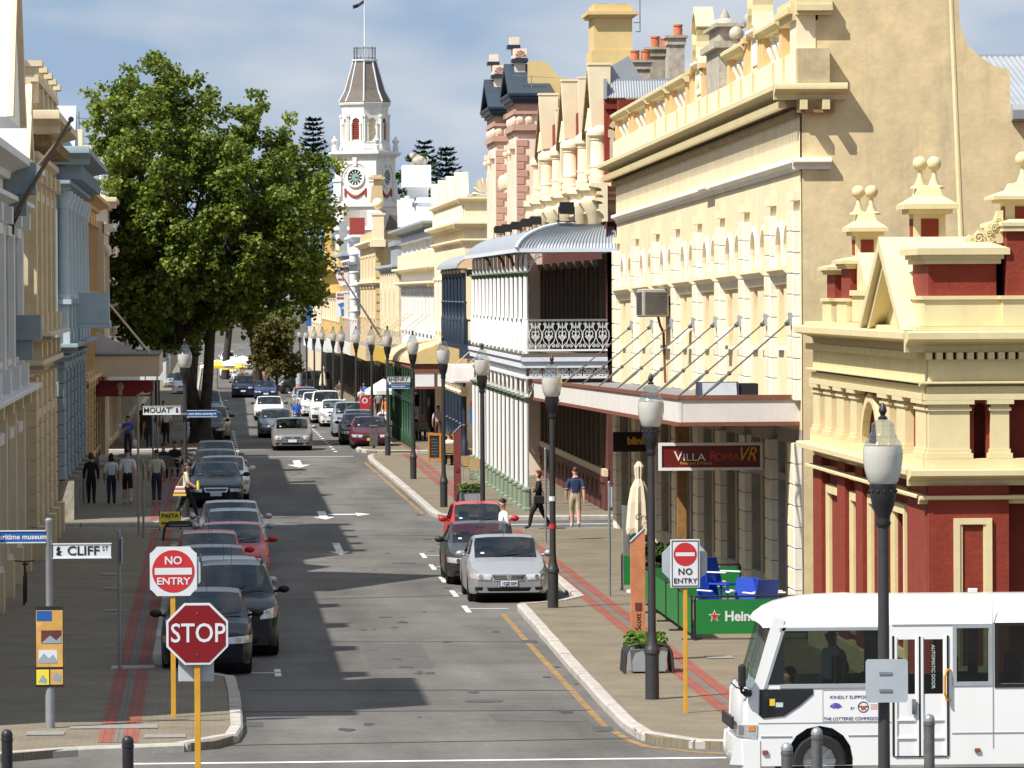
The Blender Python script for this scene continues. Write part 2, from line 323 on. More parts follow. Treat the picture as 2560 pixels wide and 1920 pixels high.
# drain covers and pit lids on the near footpath corner
M('lid', (.25,.24,.22), .8, .15, 5)
for x0,x1,y0,y1 in ((-2.95,-2.35,81.0,81.7),(-1.1,-.45,80.3,80.9),(-2.3,-.9,82.1,82.8)): band(fpL1, x0, x1, y0, y1, 'lid', 'pit_lid', .137)
for x0,x1,y0,y1 in ((-2.75,-2.3,127,128),(-2.6,-2.1,121,121.8),(-2.4,-1.95,112.5,113.2),(9.0,9.5,88,88.8),(9.2,9.7,96.4,97.1)): band(fpL1 if x0 < 0 else fpR1, x0, x1, y0, y1, 'lid', 'pit_lid', .137)
# road paint
poly_marks('stop_line', [[(-1.35,77.2),(8.0,77.2),(8.0,77.42),(-1.35,77.42)]], .004, 'white_line', road)
for p in ([(3.4,138.6),(3.68,140.2),(3.5,140.2),(3.5,145),(3.3,145),(3.3,140.2),(3.1,140.2)], [(3.46,160.2),(3.78,162.0),(3.56,162.0),(3.56,166.2),(3.3,166.2),(3.3,162.0),(3.1,162.0)],
          [(3.6,163.4),(4.5,163.4),(4.5,162.6),(4.95,163.75),(4.5,164.9),(4.5,164.1),(3.6,164.1)], [(3.46,208),(3.95,211.5),(3.62,211.5),(3.62,217),(3.3,217),(3.3,211.5),(2.98,211.5)]):
    poly_marks('arrow_marking', [p], .004, 'white_line', road)
bays = []
for y in (114.4,120.3,126.2,132.0,137.8): bays += [rect(5.5,5.62,y-1.3,y+1.1), rect(5.5,6.5,y-.08,y+.08)]
for y in (95.6,101.5,107.4,113.3,119.2,125.1,131,137,143): bays += [rect(1.1,1.22,y-.9,y+.9), rect(.3,1.22,y-.08,y+.08)]
for y in range(168,216,6): bays += [rect(1.1,1.22,y-.9,y+.9), rect(.4,1.22,y-.08,y+.08)]
poly_marks('bay_marking', bays, .004, 'white_line', road)
poly_marks('dotted_line', [rect(5.35,5.5,230+i*4.6,231.6+i*4.6) for i in range(16)]+[rect(1.0,1.15,232+i*5,233.6+i*5) for i in range(10)], .004, 'white_line', road)
poly_marks('yellow_kerb_line', [[(6.2,112.4),(6.32,112.4),(6.3,101),(6.31,93),(6.32,83.3),(6.5,80.6),(6.7,79.4),(7.4,78.3),(8.2,77.9),(12,77.85),(12,77.7),(8.1,77.72),(7.3,78.1),(6.55,79.3),(6.38,80.5),(6.2,83.3),(6.19,93),(6.18,101)]], .004, 'yellow_line', road)
poly_marks('yellow_kerb_line', [[(6.45,143),(6.57,143),(6.6,149),(6.48,149)], [(6.55,162),(6.67,162),(6.4,200),(6.3,214),(6.18,214),(6.28,200)]], .004, 'yellow_line', road)
poly_marks('crossing_line', [rect(7.4,12,155.6,155.9), rect(-6,-1.8,154.6,154.9), rect(1.5,6.0,221.7,222.1)], .004, 'white_line', road)
# repaired strips, tyre-darkened patches and bitumen seams
M('patch', (.098,.094,.088), .85, .25, 2.5, .2, bsc=30); M('seam', (.045,.044,.043), .7, .2, 2)
poly_marks('asphalt_patch', [rect(2.9,4.1,96.5,103.2), [(4.6,84.4),(6.1,84.1),(6.0,85.6),(4.5,85.8)], rect(1.7,2.7,183,196), [(2.2,222.3),(6.2,222.3),(6.2,232),(0,232),(0,222.3)]], .003, 'patch', road)
seams = []
for (xa,ya,xb,yb) in ((-1,86.9,6.3,86.3),(.6,91.5,6.3,90.7),(2.0,104,6.4,103.4),(.8,118,5.6,119.5),(1.2,149.5,6.8,149.2),(1.5,171,6.5,172),(-1,80.2,6.5,80.8),(.5,73,16,74)):
    w = .02; L = math.hypot(xb-xa,yb-ya); nx, ny = -(yb-ya)/L*w, (xb-xa)/L*w*2.2
    K = 10; up = []; dn = []
    for i in range(K+1):
        t = i/K; j = random.uniform(-.05,.05); x = xa+(xb-xa)*t-ny*j*3; y = ya+(yb-ya)*t+j*4*abs(nx/w if abs(nx) < .02 else 1)
        up.append((x+nx,y+ny)); dn.append((x-nx,y-ny))
    seams.append(up+dn[::-1])
poly_marks('bitumen_seam', seams, .0055, 'seam', road)
M('oil', (.05,.048,.045), .6, .3, 3); M('cover', (.07,.068,.066), .6, .25, 8)
oil = MB()
for k in range(95):
    x = random.choice((random.gauss(3.4,.35),random.gauss(6.6,.4),random.gauss(.2,.3),random.uniform(1.2,6))); y = random.uniform(80,220); r = random.uniform(.03,.16)
    oil.add([(x+r*random.uniform(.6,1.2)*math.cos(a*.7854), y+r*random.uniform(1,3.2)*math.sin(a*.7854), .0045+k*.00001) for a in range(8)], [tuple(range(8))])
stuff(oil.build('oil_stain', MATS['oil'], road, world=True))
for x,y in ((4.6,88.5),(2.6,110),(4.9,134),(2.4,158),(3.9,196)): poly_marks('manhole_cover', [[(x+.33*math.cos(a*.3142),y+.33*math.sin(a*.3142)) for a in range(20)]], .006, 'cover', road)
for x,y in ((6.2,82.6),(6.3,103.5),(.62,84.2),(6.5,163)): poly_marks('drain_grate', [rect(x-.16,x+.16,y-.45,y+.45)], .006, 'cover', road)
# ================================================================ right side, near buildings
M('cream_wall', (.80,.66,.42), .85, .09, 1.2, .12, streak=.5, streak_col=(.58,.43,.24))
M('cream_gable', (.69,.555,.315), .9, .14, 2.2, .35, streak=.8, streak_col=(.42,.345,.22), bsc=6)
M('cream_pale', (.84,.72,.49), .85, .06, 2, .1, streak=.2, streak_col=(.6,.5,.35))
M('orange_wall', (.76,.50,.24), .85, .08, 1.5, .1)
M('white_trim', (.82,.78,.69), .8, .08, 2, .08, streak=.45, streak_col=(.55,.52,.46))
M('old_stone', (.48,.43,.34), .95, .3, 4, .5, streak=.6, streak_col=(.12,.11,.09))
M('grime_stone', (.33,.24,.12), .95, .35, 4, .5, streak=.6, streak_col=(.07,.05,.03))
M('brown_trim', (.22,.075,.045), .7, .15, 3)
M('fascia_white', (.70,.67,.62), .75, .07, 2, streak=.35, streak_col=(.45,.42,.38))
M('dark_steel', (.16,.155,.15), .5, .2, 6, metal=.5)
M('galv', (.3,.31,.32), .5, .15, 5, metal=.5)
M('iron_roof', (.36,.385,.41), .55, .08, 1, metal=.25, streak=.15, streak_col=(.42,.42,.42))
M('grey_lead', (.33,.36,.38), .55, .12, 2)
M('red_brick', (.235,.034,.0165), .88, .16, 3, .5, bsc=14, streak=.2, streak_col=(.2,.05,.04))
M('red_dark', (.18,.028,.016), .85, .16, 3, .3)
M('cream_trim', (.68,.58,.33), .8, .07, 2.5, .12, streak=.25, streak_col=(.45,.37,.2))
M('terracotta', (.52,.16,.07), .85, .2, 5)
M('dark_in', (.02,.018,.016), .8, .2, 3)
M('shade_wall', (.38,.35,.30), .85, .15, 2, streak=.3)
M('maroon', (.12,.035,.028), .75, .2, 2)
M('white_paint', (.80,.80,.78), .5, .05, 3, streak=.12, streak_col=(.6,.58,.52))
M('sage', (.2,.25,.18), .6, .12, 4)
M('timber', (.34,.17,.05), .75, .3, 6)
M('lamp_black', (.018,.018,.02), .45, .2, 8)
M('blue_box', (.03,.045,.09), .5, .2, 4)
M('window_dark', (.018,.02,.024), .08, .1, 2, spec=.6)
M('window_blue', (.10,.13,.15), .08, .2, 1, spec=.6)
def band2(b, X0, X1, Y0, Y1, prof, ext=None):
    ov = max(w for w,z in prof)
    b.xf = right(X0); b.mould(prof, Y0, Y1); b.xf = front(Y0); b.mould(prof, X0-ov if ext is None else ext, X1)
def cornice(z0, z1, o, back=-.05): return [(back,z0),(o*.25,z0),(o*.3,z0+(z1-z0)*.3),(o*.55,z0+(z1-z0)*.45),(o*.85,z0+(z1-z0)*.55),(o,z0+(z1-z0)*.62),(o,z1-(z1-z0)*.08),(o*.96,z1),(back,z1)]
def slab_prof(z0, z1, o, back=-.05): return [(back,z0),(o,z0),(o,z1),(back,z1)]
# ---------------------------------------------------------------- red and cream corner building
RB = thing('corner_building', 'red brick corner building with cream pediment, scrolls and ball finials behind the white bus', 'building', (12,84.2,.12))
XR, YR, YRe = 11.8, 84.2, 100.4
b = MB(); b.box(XR+.3, 24, YR+.4, YRe, 0, 6.5); b.box(XR+.9, 24, YR+1.2, YRe-.6, 6.5, 7.6)
b.build('wall_core', MATS['red_dark'], RB)
b = MB(right(XR))
hs = [(87.7,88.9,.9,3.2),(91.0,92.1,.9,3.2)]
b.wall(YR, YRe, .1, 4.0, 0, hs, .3)
b.wall(YR, YRe, 4.0, 6.0, 0, [(90.7,92.9,4.1,5.2,1)], .35)
b.xf = front(YR); b.wall(XR, 13.0, .1, 4.0, 0, [], .3); b.wall(XR, 13.0, 4.0, 6.0, 0, [(12.42,12.62,4.2,5.15,1)], .2); b.wall(14.5, 20, .1, 6, 0, [], .3)
b.add([(13.0,0,.1),(13.0,-1.0,.1),(13.0,-1.0,6),(13.0,0,6)], [(0,1,2,3)]); b.add([(14.5,0,.1),(14.5,-1.0,.1),(14.5,-1.0,6),(14.5,0,6)], [(0,1,2,3)]); b.add([(13.0,-.9,.1),(14.5,-.9,.1),(14.5,-.9,6),(13.0,-.9,6)], [(0,1,2,3)])
# brick piers standing proud on the lower storey
b.xf = right(XR)
for u0,u1 in ((YR,86.6),(89.4,90.6),(92.6,93.6),(95.2,96.4),(98.9,100.3)): b.box(u0+.004, u1, .004, .16, .1, 3.8)
b.xf = front(YR); b.box(XR-.155, 12.96, .004, .2, .1, 3.8)
b.build('wall', MATS['red_brick'], RB)
b = MB()
band2(b, XR, 20, YR, YRe, slab_prof(.1,.55,.26)); band2(b, XR, 20, YR, YRe, cornice(3.50,3.64,.30)); band2(b, XR, 20, YR, YRe, cornice(3.80,4.08,.48)); band2(b, XR, 20, YR, YRe, slab_prof(4.083,4.24,.2))
b.build('ledge', MATS['cream_trim'], RB, True)
b = MB()
band2(b, XR, 20, YR, YRe, slab_prof(5.20,5.30,.22)); band2(b, XR, 20, YR, YRe, slab_prof(5.303,5.42,.17)); band2(b, XR, 20, YR, YRe, cornice(5.423,5.50,.28)); band2(b, XR, 20, YR, YRe, slab_prof(5.503,5.86,.14))
b.build('frieze', MATS['cream_trim'], RB)
b = MB(); band2(b, XR, 20, YR, YRe, cornice(5.98,6.33,.52)); band2(b, XR, 20, YR, YRe, slab_prof(6.333,6.40,.30))
b.build('cornice', MATS['cream_trim'], RB, True)
b = MB(front(YR)); d0 = MB(right(XR))
for i in range(30): b.box(XR-.2+i*.17, XR-.2+i*.17+.1, .13, .30, 5.863, 5.977)
for i in range(82): d0.box(YR+.15+i*.195, YR+.15+i*.195+.11, .13, .30, 5.863, 5.977)
d0.xf = None; d0.v += b.v; k = len(d0.v)-len(b.v); d0.f += [tuple(i+k for i in q) for q in b.f]; d0.mi += b.mi
stuff(d0.build('dentil', MATS['cream_trim'], RB))
# pilasters of the upper storey, each with base and capital
def pilaster(xf, u0, u1, z0, z1, o, mat, par, name='pilaster'):
    b = MB(xf); h = z1-z0
    b.box(u0-.05,u1+.05,-.02,o+.05,z0,z0+h*.09); b.box(u0-.02,u1+.02,-.02,o+.02,z0+h*.09,z0+h*.16); b.box(u0,u1,-.02,o,z0+h*.16,z0+h*.82)
    b.box(u0-.03,u1+.03,-.02,o+.03,z0+h*.82,z0+h*.87); b.box(u0,u1,-.02,o+.005,z0+h*.87,z0+h*.93); b.box(u0-.07,u1+.07,-.02,o+.07,z0+h*.93,z1)
    return b.build(name, mat, par)
for u0,u1 in ((99.2,100.3),(97.3,98.4),(95.4,96.5),(93.5,94.4),(88.9,90.0),(86.9,88.0),(84.35,85.6)): pilaster(right(XR), u0, u1, 4.243, 5.197, .15, MATS['cream_trim'], RB)
for u0,u1 in ((XR-.14,12.33),(12.68,12.98),(14.6,15.2),(16.2,16.8)): pilaster(front(YR), u0, u1, 4.243, 5.197, .15, MATS['cream_trim'], RB)
# framed panels
def frame(xf, u0, u1, z0, z1, t, o, mat, par, name='panel_frame'):
    b = MB(xf)
    for e,q in ((0,o),(t*.45,o*.6)):
        b.box(u0+e,u0+t,0,q,z0+e,z1-e) if e == 0 else b.box(u0+t+.002,u0+t+e,0,q,z0+t,z1-t)
        b.box(u1-t,u1-e,0,q,z0+e,z1-e) if e == 0 else b.box(u1-t-e,u1-t-.002,0,q,z0+t,z1-t)
    b.box(u0+t+.001,u1-t-.001,0,o,z1-t,z1); b.box(u0+t+.001,u1-t-.001,0,o,z0,z0+t)
    return b.build(name, mat, par)
f3 = lambda u,w,z: (u, YR-.2-w, z)
frame(f3, 12.05, 12.68, .75, 3.27, .1, .05, MATS['cream_trim'], RB)
r3_ = lambda u,w,z: (XR-.16-w, u, z)
frame(lambda u,w,z: (XR-.004-w,u,z), 87.4, 89.2, .7, 3.35, .16, .1, MATS['cream_trim'], RB); frame(lambda u,w,z: (XR-.004-w,u,z), 90.75, 92.4, .7, 3.35, .16, .1, MATS['cream_trim'], RB)
for u0,u1 in ((93.8,95.0),(96.6,98.7)): frame(lambda u,w,z: (XR-.004-w,u,z), u0, u1, .7, 3.3, .16, .1, MATS['cream_trim'], RB)
for u0,u1 in ((87.7,88.9),(91.0,92.1)):
    b = MB(right(XR)); b.box(u0,u1,-.3,-.26,.9,3.2); w_ = b.build('window', MATS['window_dark'], RB)
    b = MB(right(XR))
    for k in range(3): b.box(u0,u1,-.255,-.2,.9+k*.75,.96+k*.75)
    b.box(u0+(u1-u0)/2-.03,u0+(u1-u0)/2+.03,-.255,-.19,.9,3.2); b.build('glazing_bar', MATS['white_trim'], w_)
b = MB(right(XR)); b.box(90.7,92.9,-.35,-.3,4.1,5.2); b.build('window', MATS['window_dark'], RB)
b = MB(right(XR)); pts = [(91.8+1.25*math.cos(math.pi*i/10), 4.12+1.05*math.sin(math.pi*i/10)) for i in range(11)]; inn = [(91.8+1.08*math.cos(math.pi*i/10), 4.12+.9*math.sin(math.pi*i/10)) for i in range(11)]
for i in range(10): b.prism([pts[i],pts[i+1],inn[i+1],inn[i]], .004, .14)
b.build('arch_moulding', MATS['cream_trim'], RB)
# notice on the framed panel
b = MB(front(YR)); b.bbox(12.28, 12.44, .205, .23, 1.98, 2.13); b.build('notice', MATS['white_paint'], RB)
# pediment on the street front: gabled cap reaching back over the cornice
b = MB(right(XR)); ap = (87.6,7.9); e0, e1 = (84.75,6.34), (90.45,6.34)
for s,(p) in ((0,e0),(1,e1)):
    d = Vector((ap[0]-p[0], ap[1]-p[1])).normalized(); nn = Vector((-d.y,d.x)) if s == 0 else Vector((d.y,-d.x))
    q = [p, ap, (ap[0], ap[1]-.24), (p[0]+(.34 if s == 0 else -.34), p[1])]
    b.prism(q, -1.0, .5); q2 = [(p[0]+(.42 if s == 0 else -.42), p[1]+.002), (ap[0],ap[1]-.27), (ap[0],ap[1]-.42), (p[0]+(.72 if s == 0 else -.72), p[1]+.002)]
    b.prism(q2, -.9, .4)
pd = b.build('pediment', MATS['cream_trim'], RB)
b = MB(right(XR)); b.prism([(85.4,6.405),(89.8,6.405),(87.6,7.45)], -.6, .12); b.build('tympanum', MATS['cream_trim'], pd)
b = MB(right(XR))
for i in range(7): t = i/7; b.box(85.75+t*1.6, 85.85+t*1.6, .125, .2, 6.5+t*.76, 6.62+t*.76)
b.build('dentil', MATS['cream_trim'], pd)
# attic: red blocks with cream caps and plinths, ball-topped piers
def attic(X0, X1, Y0, Y1, zp0, zr0, zr1, cap, ov, par):
    b = MB(); b.box(X0+.03,X1-.03,Y0+.03,Y1-.03,zr0-.01,zr1+.01); b.build('brick_block', MATS['red_brick'], par)
    b = MB(); b.box(X0-.05,X1+.05,Y0-.05,Y1+.05,zp0,zr0-.06); b.box(X0-.09,X1+.09,Y0-.09,Y1+.09,zr0-.06,zr0); b.build('plinth', MATS['cream_trim'], par)
    b = MB(); h = cap-zr1
    for (o,a,c) in ((.04,0,.22),(ov*.5,.22,.42),(ov,.42,.72)): b.box(X0-o,X1+o,Y0-o,Y1+o,zr1+h*a+.001,zr1+h*c)
    vs = [(X0-ov*.9,Y0-ov*.9),(X1+ov*.9,Y0-ov*.9),(X1+ov*.9,Y1+ov*.9),(X0-ov*.9,Y1+ov*.9)]; i = .12
    vt = [(X0+i,Y0+i),(X1-i,Y0+i),(X1-i,Y1-i),(X0+i,Y1-i)]; z0 = zr1+h*.72+.001
    b.add([(x,y,z0) for x,y in vs]+[(x,y,cap) for x,y in vt], [(0,1,5,4),(1,2,6,5),(2,3,7,6),(3,0,4,7),(4,5,6,7)]); b.build('coping', MATS['cream_trim'], par)
attic(11.66, 12.84, 84.25, 86.2, 6.405, 6.9, 7.42, 7.78, .17, RB); attic(11.95, 12.9, 87.2, 89.6, 6.405, 6.9, 7.6, 7.8, .05, RB)
attic(12.93, 15.6, 84.1, 86.4, 6.405, 6.9, 7.95, 8.15, .06, RB)
attic(11.85, 12.9, 96.2, 97.6, 6.405, 6.85, 7.4, 7.62, .14, RB); attic(11.85, 12.9, 98.6, 99.9, 6.405, 6.85, 7.3, 7.5, .14, RB)
b = MB(); b.box(11.9, 12.7, 90.6, 96.1, 6.405, 6.9); b.box(11.85, 12.75, 90.6, 96.1, 6.9, 7.0); b.build('parapet', MATS['cream_trim'], RB)
def ball_pier(X, Y, z, par, s=1.0, two=True, w=.55):
    b = MB(); b.box(X-w*.36,X+w*.36,Y-.32,Y+.32,z,z+.5*s); b.build('pier', MATS['cream_trim'], par)
    b = MB(); b.box(X-w*.362,X-w*.36-.01,Y-.2,Y+.2,z+.12*s,z+.42*s); b.box(X-w*.2,X+w*.2,Y-.335,Y-.321,z+.12*s,z+.42*s); b.build('panel', MATS['red_brick'], par)
    b = MB(); b.box(X-w*.5,X+w*.5,Y-.45,Y+.45,z+.5*s,z+.58*s); b.box(X-w*.62,X+w*.62,Y-.55,Y+.55,z+.58*s,z+.66*s)
    o, i = w*.6, w*.3
    b.add([(X-o,Y-.53,z+.661*s),(X+o,Y-.53,z+.661*s),(X+o,Y+.53,z+.661*s),(X-o,Y+.53,z+.661*s),(X-i,Y-.28,z+.8*s),(X+i,Y-.28,z+.8*s),(X+i,Y+.28,z+.8*s),(X-i,Y+.28,z+.8*s),(X-i*.8,Y-.24,z+.95*s),(X+i*.8,Y-.24,z+.95*s),(X+i*.8,Y+.24,z+.95*s),(X-i*.8,Y+.24,z+.95*s)],
          [(0,1,5,4),(1,2,6,5),(2,3,7,6),(3,0,4,7),(4,5,9,8),(5,6,10,9),(6,7,11,10),(7,4,8,11),(8,9,10,11)]); b.build('pier_cap', MATS['cream_trim'], par)
    for k in ((-1,1) if two else (0,)):
        b = MB(); cx, cy = X+k*.12, Y-k*.02; h = z+.951*s
        b.lathe([(.17,0),(.17,.03),(.10,.06),(.045,.2),(.035,.27),(.05,.29),(.035,.3)], cx, cy, 12, h-.03); b.ball((cx,cy,h+.40), .125, 16, 10); b.build('ball_finial', MATS['cream_trim'], par, True)
ball_pier(12.22, 88.2, 7.78, RB, 1.03, True, .75); ball_pier(12.3, 97.3, 7.55, RB, .95, True, .6); ball_pier(13.35, 84.9, 8.06, RB, .72, False, .9)
# cream scroll between the attic block and the tall pier
b = MB(front(84.6)); out = [(12.35,7.76),(12.95,7.76),(12.95,8.3),(12.86,8.28),(12.80,8.12),(12.70,8.06),(12.66,7.98),(12.55,7.97),(12.48,7.9),(12.40,7.9),(12.34,7.83)]
b.prism(out, 0, .18); b.build('scroll_panel', MATS['cream_trim'], RB)
def spiral(cx, cz, r0, turns, xf, par, r=.018, d=1, name='scroll', mat='cream_trim', a0=0):
    b = MB(xf); N = int(14*turns); pts = [(cx+(r0*(1-i/N*.85))*math.cos(a0+d*i/14*2*math.pi), 0, cz+(r0*(1-i/N*.85))*math.sin(a0+d*i/14*2*math.pi)) for i in range(N+1)]
    b.tube(pts, r, 5); return b.build(name, MATS[mat], par, True)
for cx,cz,r0,d in ((12.55,7.85,.09,1),(12.44,7.82,.05,-1),(12.72,7.92,.06,1),(12.8,8.02,.06,1),(12.87,8.12,.06,1),(12.75,7.82,.05,-1)): spiral(cx, cz, r0, 1.6, lambda u,w,z: (u,84.40-w,z), RB, .014, d)
# left-hand scroll of the far attic
b = MB(right(XR)); b.prism([(94.6,7.0),(96.15,7.0),(96.15,7.7),(95.6,7.5),(95.2,7.2)], -.7, -.2); b.build('scroll_panel', MATS['cream_trim'], RB)
b = MB(front(96.1)); b.prism([(12.0,7.0),(12.5,7.0),(12.45,7.35),(12.25,7.62),(12.05,7.35)], 0, .2); b.build('niche', MATS['cream_trim'], RB)
# flagpole behind the parapet
fpx = thing('flagpole', 'tall bare cream flagpole rising behind the red and cream parapet, leaning slightly left', 'flagpole', (13.05,89.5,6.0))
b = MB(); b.cyl((13.05,89.5,6.5), (12.78,89.5,13.4), .055, .042, 10); b.build('pole', MATS['cream_trim'], fpx, True)
b = MB(); b.cyl((13.07,89.5,6.0), (13.05,89.5,6.6), .11, .08, 10); b.build('pole_socket', MATS['cream_trim'], fpx, True)

# ---------------------------------------------------------------- big cream building with gable end
CB = thing('cream_building', 'long cream stucco building with blank gable end, quoined pilasters and ornate curved parapet', 'building', (11.8,103.5,.12))
XC, YC, YE, SL = 11.8, 103.5, 151.0, -.0093
rc = right(XC, SL, YC)
b = MB(); gab = [(XC+.02,0),(XC+.02,14.6),(14.97,14.6),(14.99,12.81),(15.02,12.31),(15.16,11.93),(15.39,11.7),(15.7,11.49),(16.02,11.41),(16.03,10.62),(27,10.35),(27,0)]
b.prism(gab, YC, YC+.4, 'y'); b.build('gable_wall', MATS['cream_gable'], CB)
b = MB(); b.box(XC+.5, 26, YC+.402, YE-.1, 0, 10.2); b.build('wall_core', MATS['shade_wall'], CB)
cents = [104.25,108.6,114.0,119.5,125.1,131.0,137.0,143.6,150.4]
holes = []; low = []
for i in range(8):
    a, c = cents[i]+.65, cents[i+1]-.65; m = (a+c)/2; hw = (c-a)/2
    for s in (-.5,.5): holes.append((m+s*hw-.52, m+s*hw+.52, 7.51, 8.36, 1)); low.append((m+s*hw-.42, m+s*hw+.42, 5.9, 7.14))
b = MB(rc); b.wall(YC, YE, 4.2, 9.4, 0, holes+low, .22); b.wall(YC, YE, 9.4, 10.53, .02, [], .1)
b.build('wall', MATS['cream_wall'], CB)
for i,h in enumerate(holes):
    b = MB(rc); b.box(h[0]-.05,h[1]+.05,-.26,-.22,h[2]-.02,h[3]); w_ = b.build('arched_window', MATS['cream_pale'], CB)
    b = MB(rc); c0 = (h[0]+h[1])/2; z0 = 7.84
    po = [(c0+.63*math.cos(math.pi*k/10), z0+.63*math.sin(math.pi*k/10)) for k in range(11)]; pi_ = [(c0+.525*math.cos(math.pi*k/10), z0+.525*math.sin(math.pi*k/10)) for k in range(11)]
    for k in range(10): b.prism([po[k],po[k+1],pi_[k+1],pi_[k]], .003, .07)
    b.box(h[0]-.1,h[0]-.005,.003,.07,7.56,z0); b.box(h[1]+.005,h[1]+.1,.003,.07,7.56,z0); b.build('arch_moulding', MATS['white_trim'], w_)
for i,h in enumerate(low):
    b = MB(rc); b.box(h[0]-.03,h[1]+.03,-.26,-.2,h[2]-.02,h[3]+.02); w_ = b.build('window', MATS['orange_wall' if i % 3 else 'cream_pale'], CB)
    b = MB(rc); b.box(h[0]-.06,h[1]+.06,.003,.10,5.80,5.89); b.build('sill', MATS['white_trim'], w_)
for i in range(8):
    a, c = cents[i]+.58, cents[i+1]-.58
    b = MB(rc); b.mould([(-.02,7.16),(.06,7.16),(.1,7.24),(.1,7.32),(.2,7.40),(.24,7.44),(.24,7.5),(-.02,7.5)], a, c); b.build('sill_moulding', MATS['cream_pale'], CB, True)
# open hoppers
for u in (127.4,117.3):
    b = MB(rc); b.prism([(0,6.28),(.03,6.3),(.35,5.95),(.32,5.93)], u, u+.7, 'x')
    b.build('open_hopper', MATS['white_trim'], CB)
# pilasters made of quoin blocks
qb = MB(); 
def chamf(b, u0,u1,w0,w1,z0,z1,c=.03):
    b.add([(u0,w0,z0),(u1,w0,z0),(u1,w0,z1),(u0,w0,z1),(u0,w1-c,z0),(u1,w1-c,z0),(u1,w1-c,z1),(u0,w1-c,z1),(u0+c,w1,z0+c),(u1-c,w1,z0+c),(u1-c,w1,z1-c),(u0+c,w1,z1-c)],
          [(0,1,5,4),(1,2,6,5),(2,3,7,6),(3,0,4,7),(4,5,9,8),(5,6,10,9),(6,7,11,10),(7,4,8,11),(8,9,10,11)])
qb = MB(right(0)); chamf(qb, -.55,.55,-.05,.16,-.205,.205,.022); qme = qb.build('q', [MATS['white_trim'],MATS['cream_pale']], None, link=False).data
qme.name = 'quoin_block'
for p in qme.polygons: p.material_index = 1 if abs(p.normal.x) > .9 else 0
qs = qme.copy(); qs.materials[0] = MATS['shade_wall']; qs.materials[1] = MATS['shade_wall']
for ci,u in enumerate(cents):
    for k in range(20):
        z = .33+k*.425
        if 4.05 < z < 4.75: continue
        piece('quoin_block', qme, CB, (XC, u, z+SL*(u-YC)))
    b = MB(rc); b.box(u-.55,u+.55,-.02,.14,8.82,9.0); b.build('pilaster_cap', MATS['cream_pale'], CB)
# string course, frieze strips, cornice, dentils
b = MB(rc); b.mould(cornice(9.43,9.66,.17), YC, YE); b.mould(cornice(9.43,9.66,.27), 121.2, 123.0)
b.xf = front(YC); b.mould(cornice(9.43,9.66,.17), XC-.17, 12.4); b.build('string_course', MATS['white_trim'], CB, True)
b = MB(rc); b.mould(cornice(10.82,11.15,.55), YC, YE+.3); b.xf = front(YC); b.mould(cornice(10.82,11.15,.38), XC-.55, 12.7); b.build('cornice', MATS['cream_trim'], CB, True)
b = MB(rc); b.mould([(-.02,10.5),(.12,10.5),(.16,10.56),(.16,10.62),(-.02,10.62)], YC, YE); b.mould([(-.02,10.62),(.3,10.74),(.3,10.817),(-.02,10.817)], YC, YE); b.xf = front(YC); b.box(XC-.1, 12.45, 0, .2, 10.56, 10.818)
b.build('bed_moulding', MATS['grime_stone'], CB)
b = MB(rc)
for i in range(150):
    u = YC+.1+i*.316; b.box(u,u+.1,.28,.44,10.66,10.80)
stuff(b.build('dentil', MATS['cream_trim'], CB))
b = MB(front(YC))
for x in (11.75,12.2): b.box(x,x+.14,.201,.4,10.62,10.81)
b.build('bracket', MATS['cream_trim'], CB)
# parapet: plinth, piers, panels with urn balusters, curved gablets, orbs
b = MB(rc); b.box(YC-.02,YE,-.3,.1,11.153,11.8); b.build('parapet_plinth', MATS['cream_pale'], CB)
for u in (105.6,107.6,111.6,114.2,116.3,119.2,122.0,124.0,127.6,130.0,133.2,136.4): b = MB(rc); b.box(u-.13,u+.13,.1,.125,11.16,11.78); b.build('stain_strip', MATS['orange_wall'], CB)
b = MB(); b.box(XC-.1,XC+.55,YC-.3,YC-.002,11.16,11.84); b.build('corner_block', M('stained_block', (.54,.45,.26), .9, .2, 3, .3, streak=.6, streak_col=(.2,.16,.1)), CB)
b = MB(rc); b.box(YC-.02, YC+1.2, -.3,.08,11.8,14.6); b.build('corner_pier', MATS['cream_pale'], CB)
b = MB(rc)
for z0,z1,o in ((12.42,12.55,.16),(12.55,12.68,.26),(12.68,12.82,.2)): b.mould(slab_prof(z0,z1-.001,o,-.35), YC+.0, 106.0)
b.xf = front(YC)
for z0,z1,o in ((12.52,12.60,.16),(12.60,12.72,.26),(12.72,12.84,.2)): b.mould(slab_prof(z0,z1-.001,o,-.05), XC-.1, 12.42)
b.build('corner_coping', MATS['cream_trim'], CB)
def baluster(u, par, z=11.8, h=.62, mat='white_trim'):
    b = MB(); x, y, zz = rc(u, -.1, z)
    b.lathe([(.12,0),(.12,.05),(.06,.08),(.07,.14),(.16,.3),(.17,.36),(.09,.42),(.06,.52),(.11,.56),(.12,h)], x, y, 9, zz); return b.build('urn_baluster', MATS[mat], par, True)
def para_seg(u0, u1, top, nb, par):
    for q in (u0,u1-.45): b = MB(rc); b.box(q,q+.45,-.26,.08,11.8,top); b.build('parapet_pier', MATS['orange_wall'], par)
    b = MB(rc); b.box(u0+.45,u1-.45,-.25,-.2,11.8,top); b.build('parapet_panel', MATS['cream_pale'], par)
    b = MB(rc); b.mould([(-.32,top+.001),(.12,top+.001),(.16,top+.06),(.22,top+.1),(.22,top+.17),(.15,top+.22),(-.32,top+.22)], u0-.12, u1+.12); b.build('coping', MATS['cream_trim'], par, True)
    for k in range(nb): baluster(u0+.45+(u1-u0-.9)*(k+.5)/nb, par)
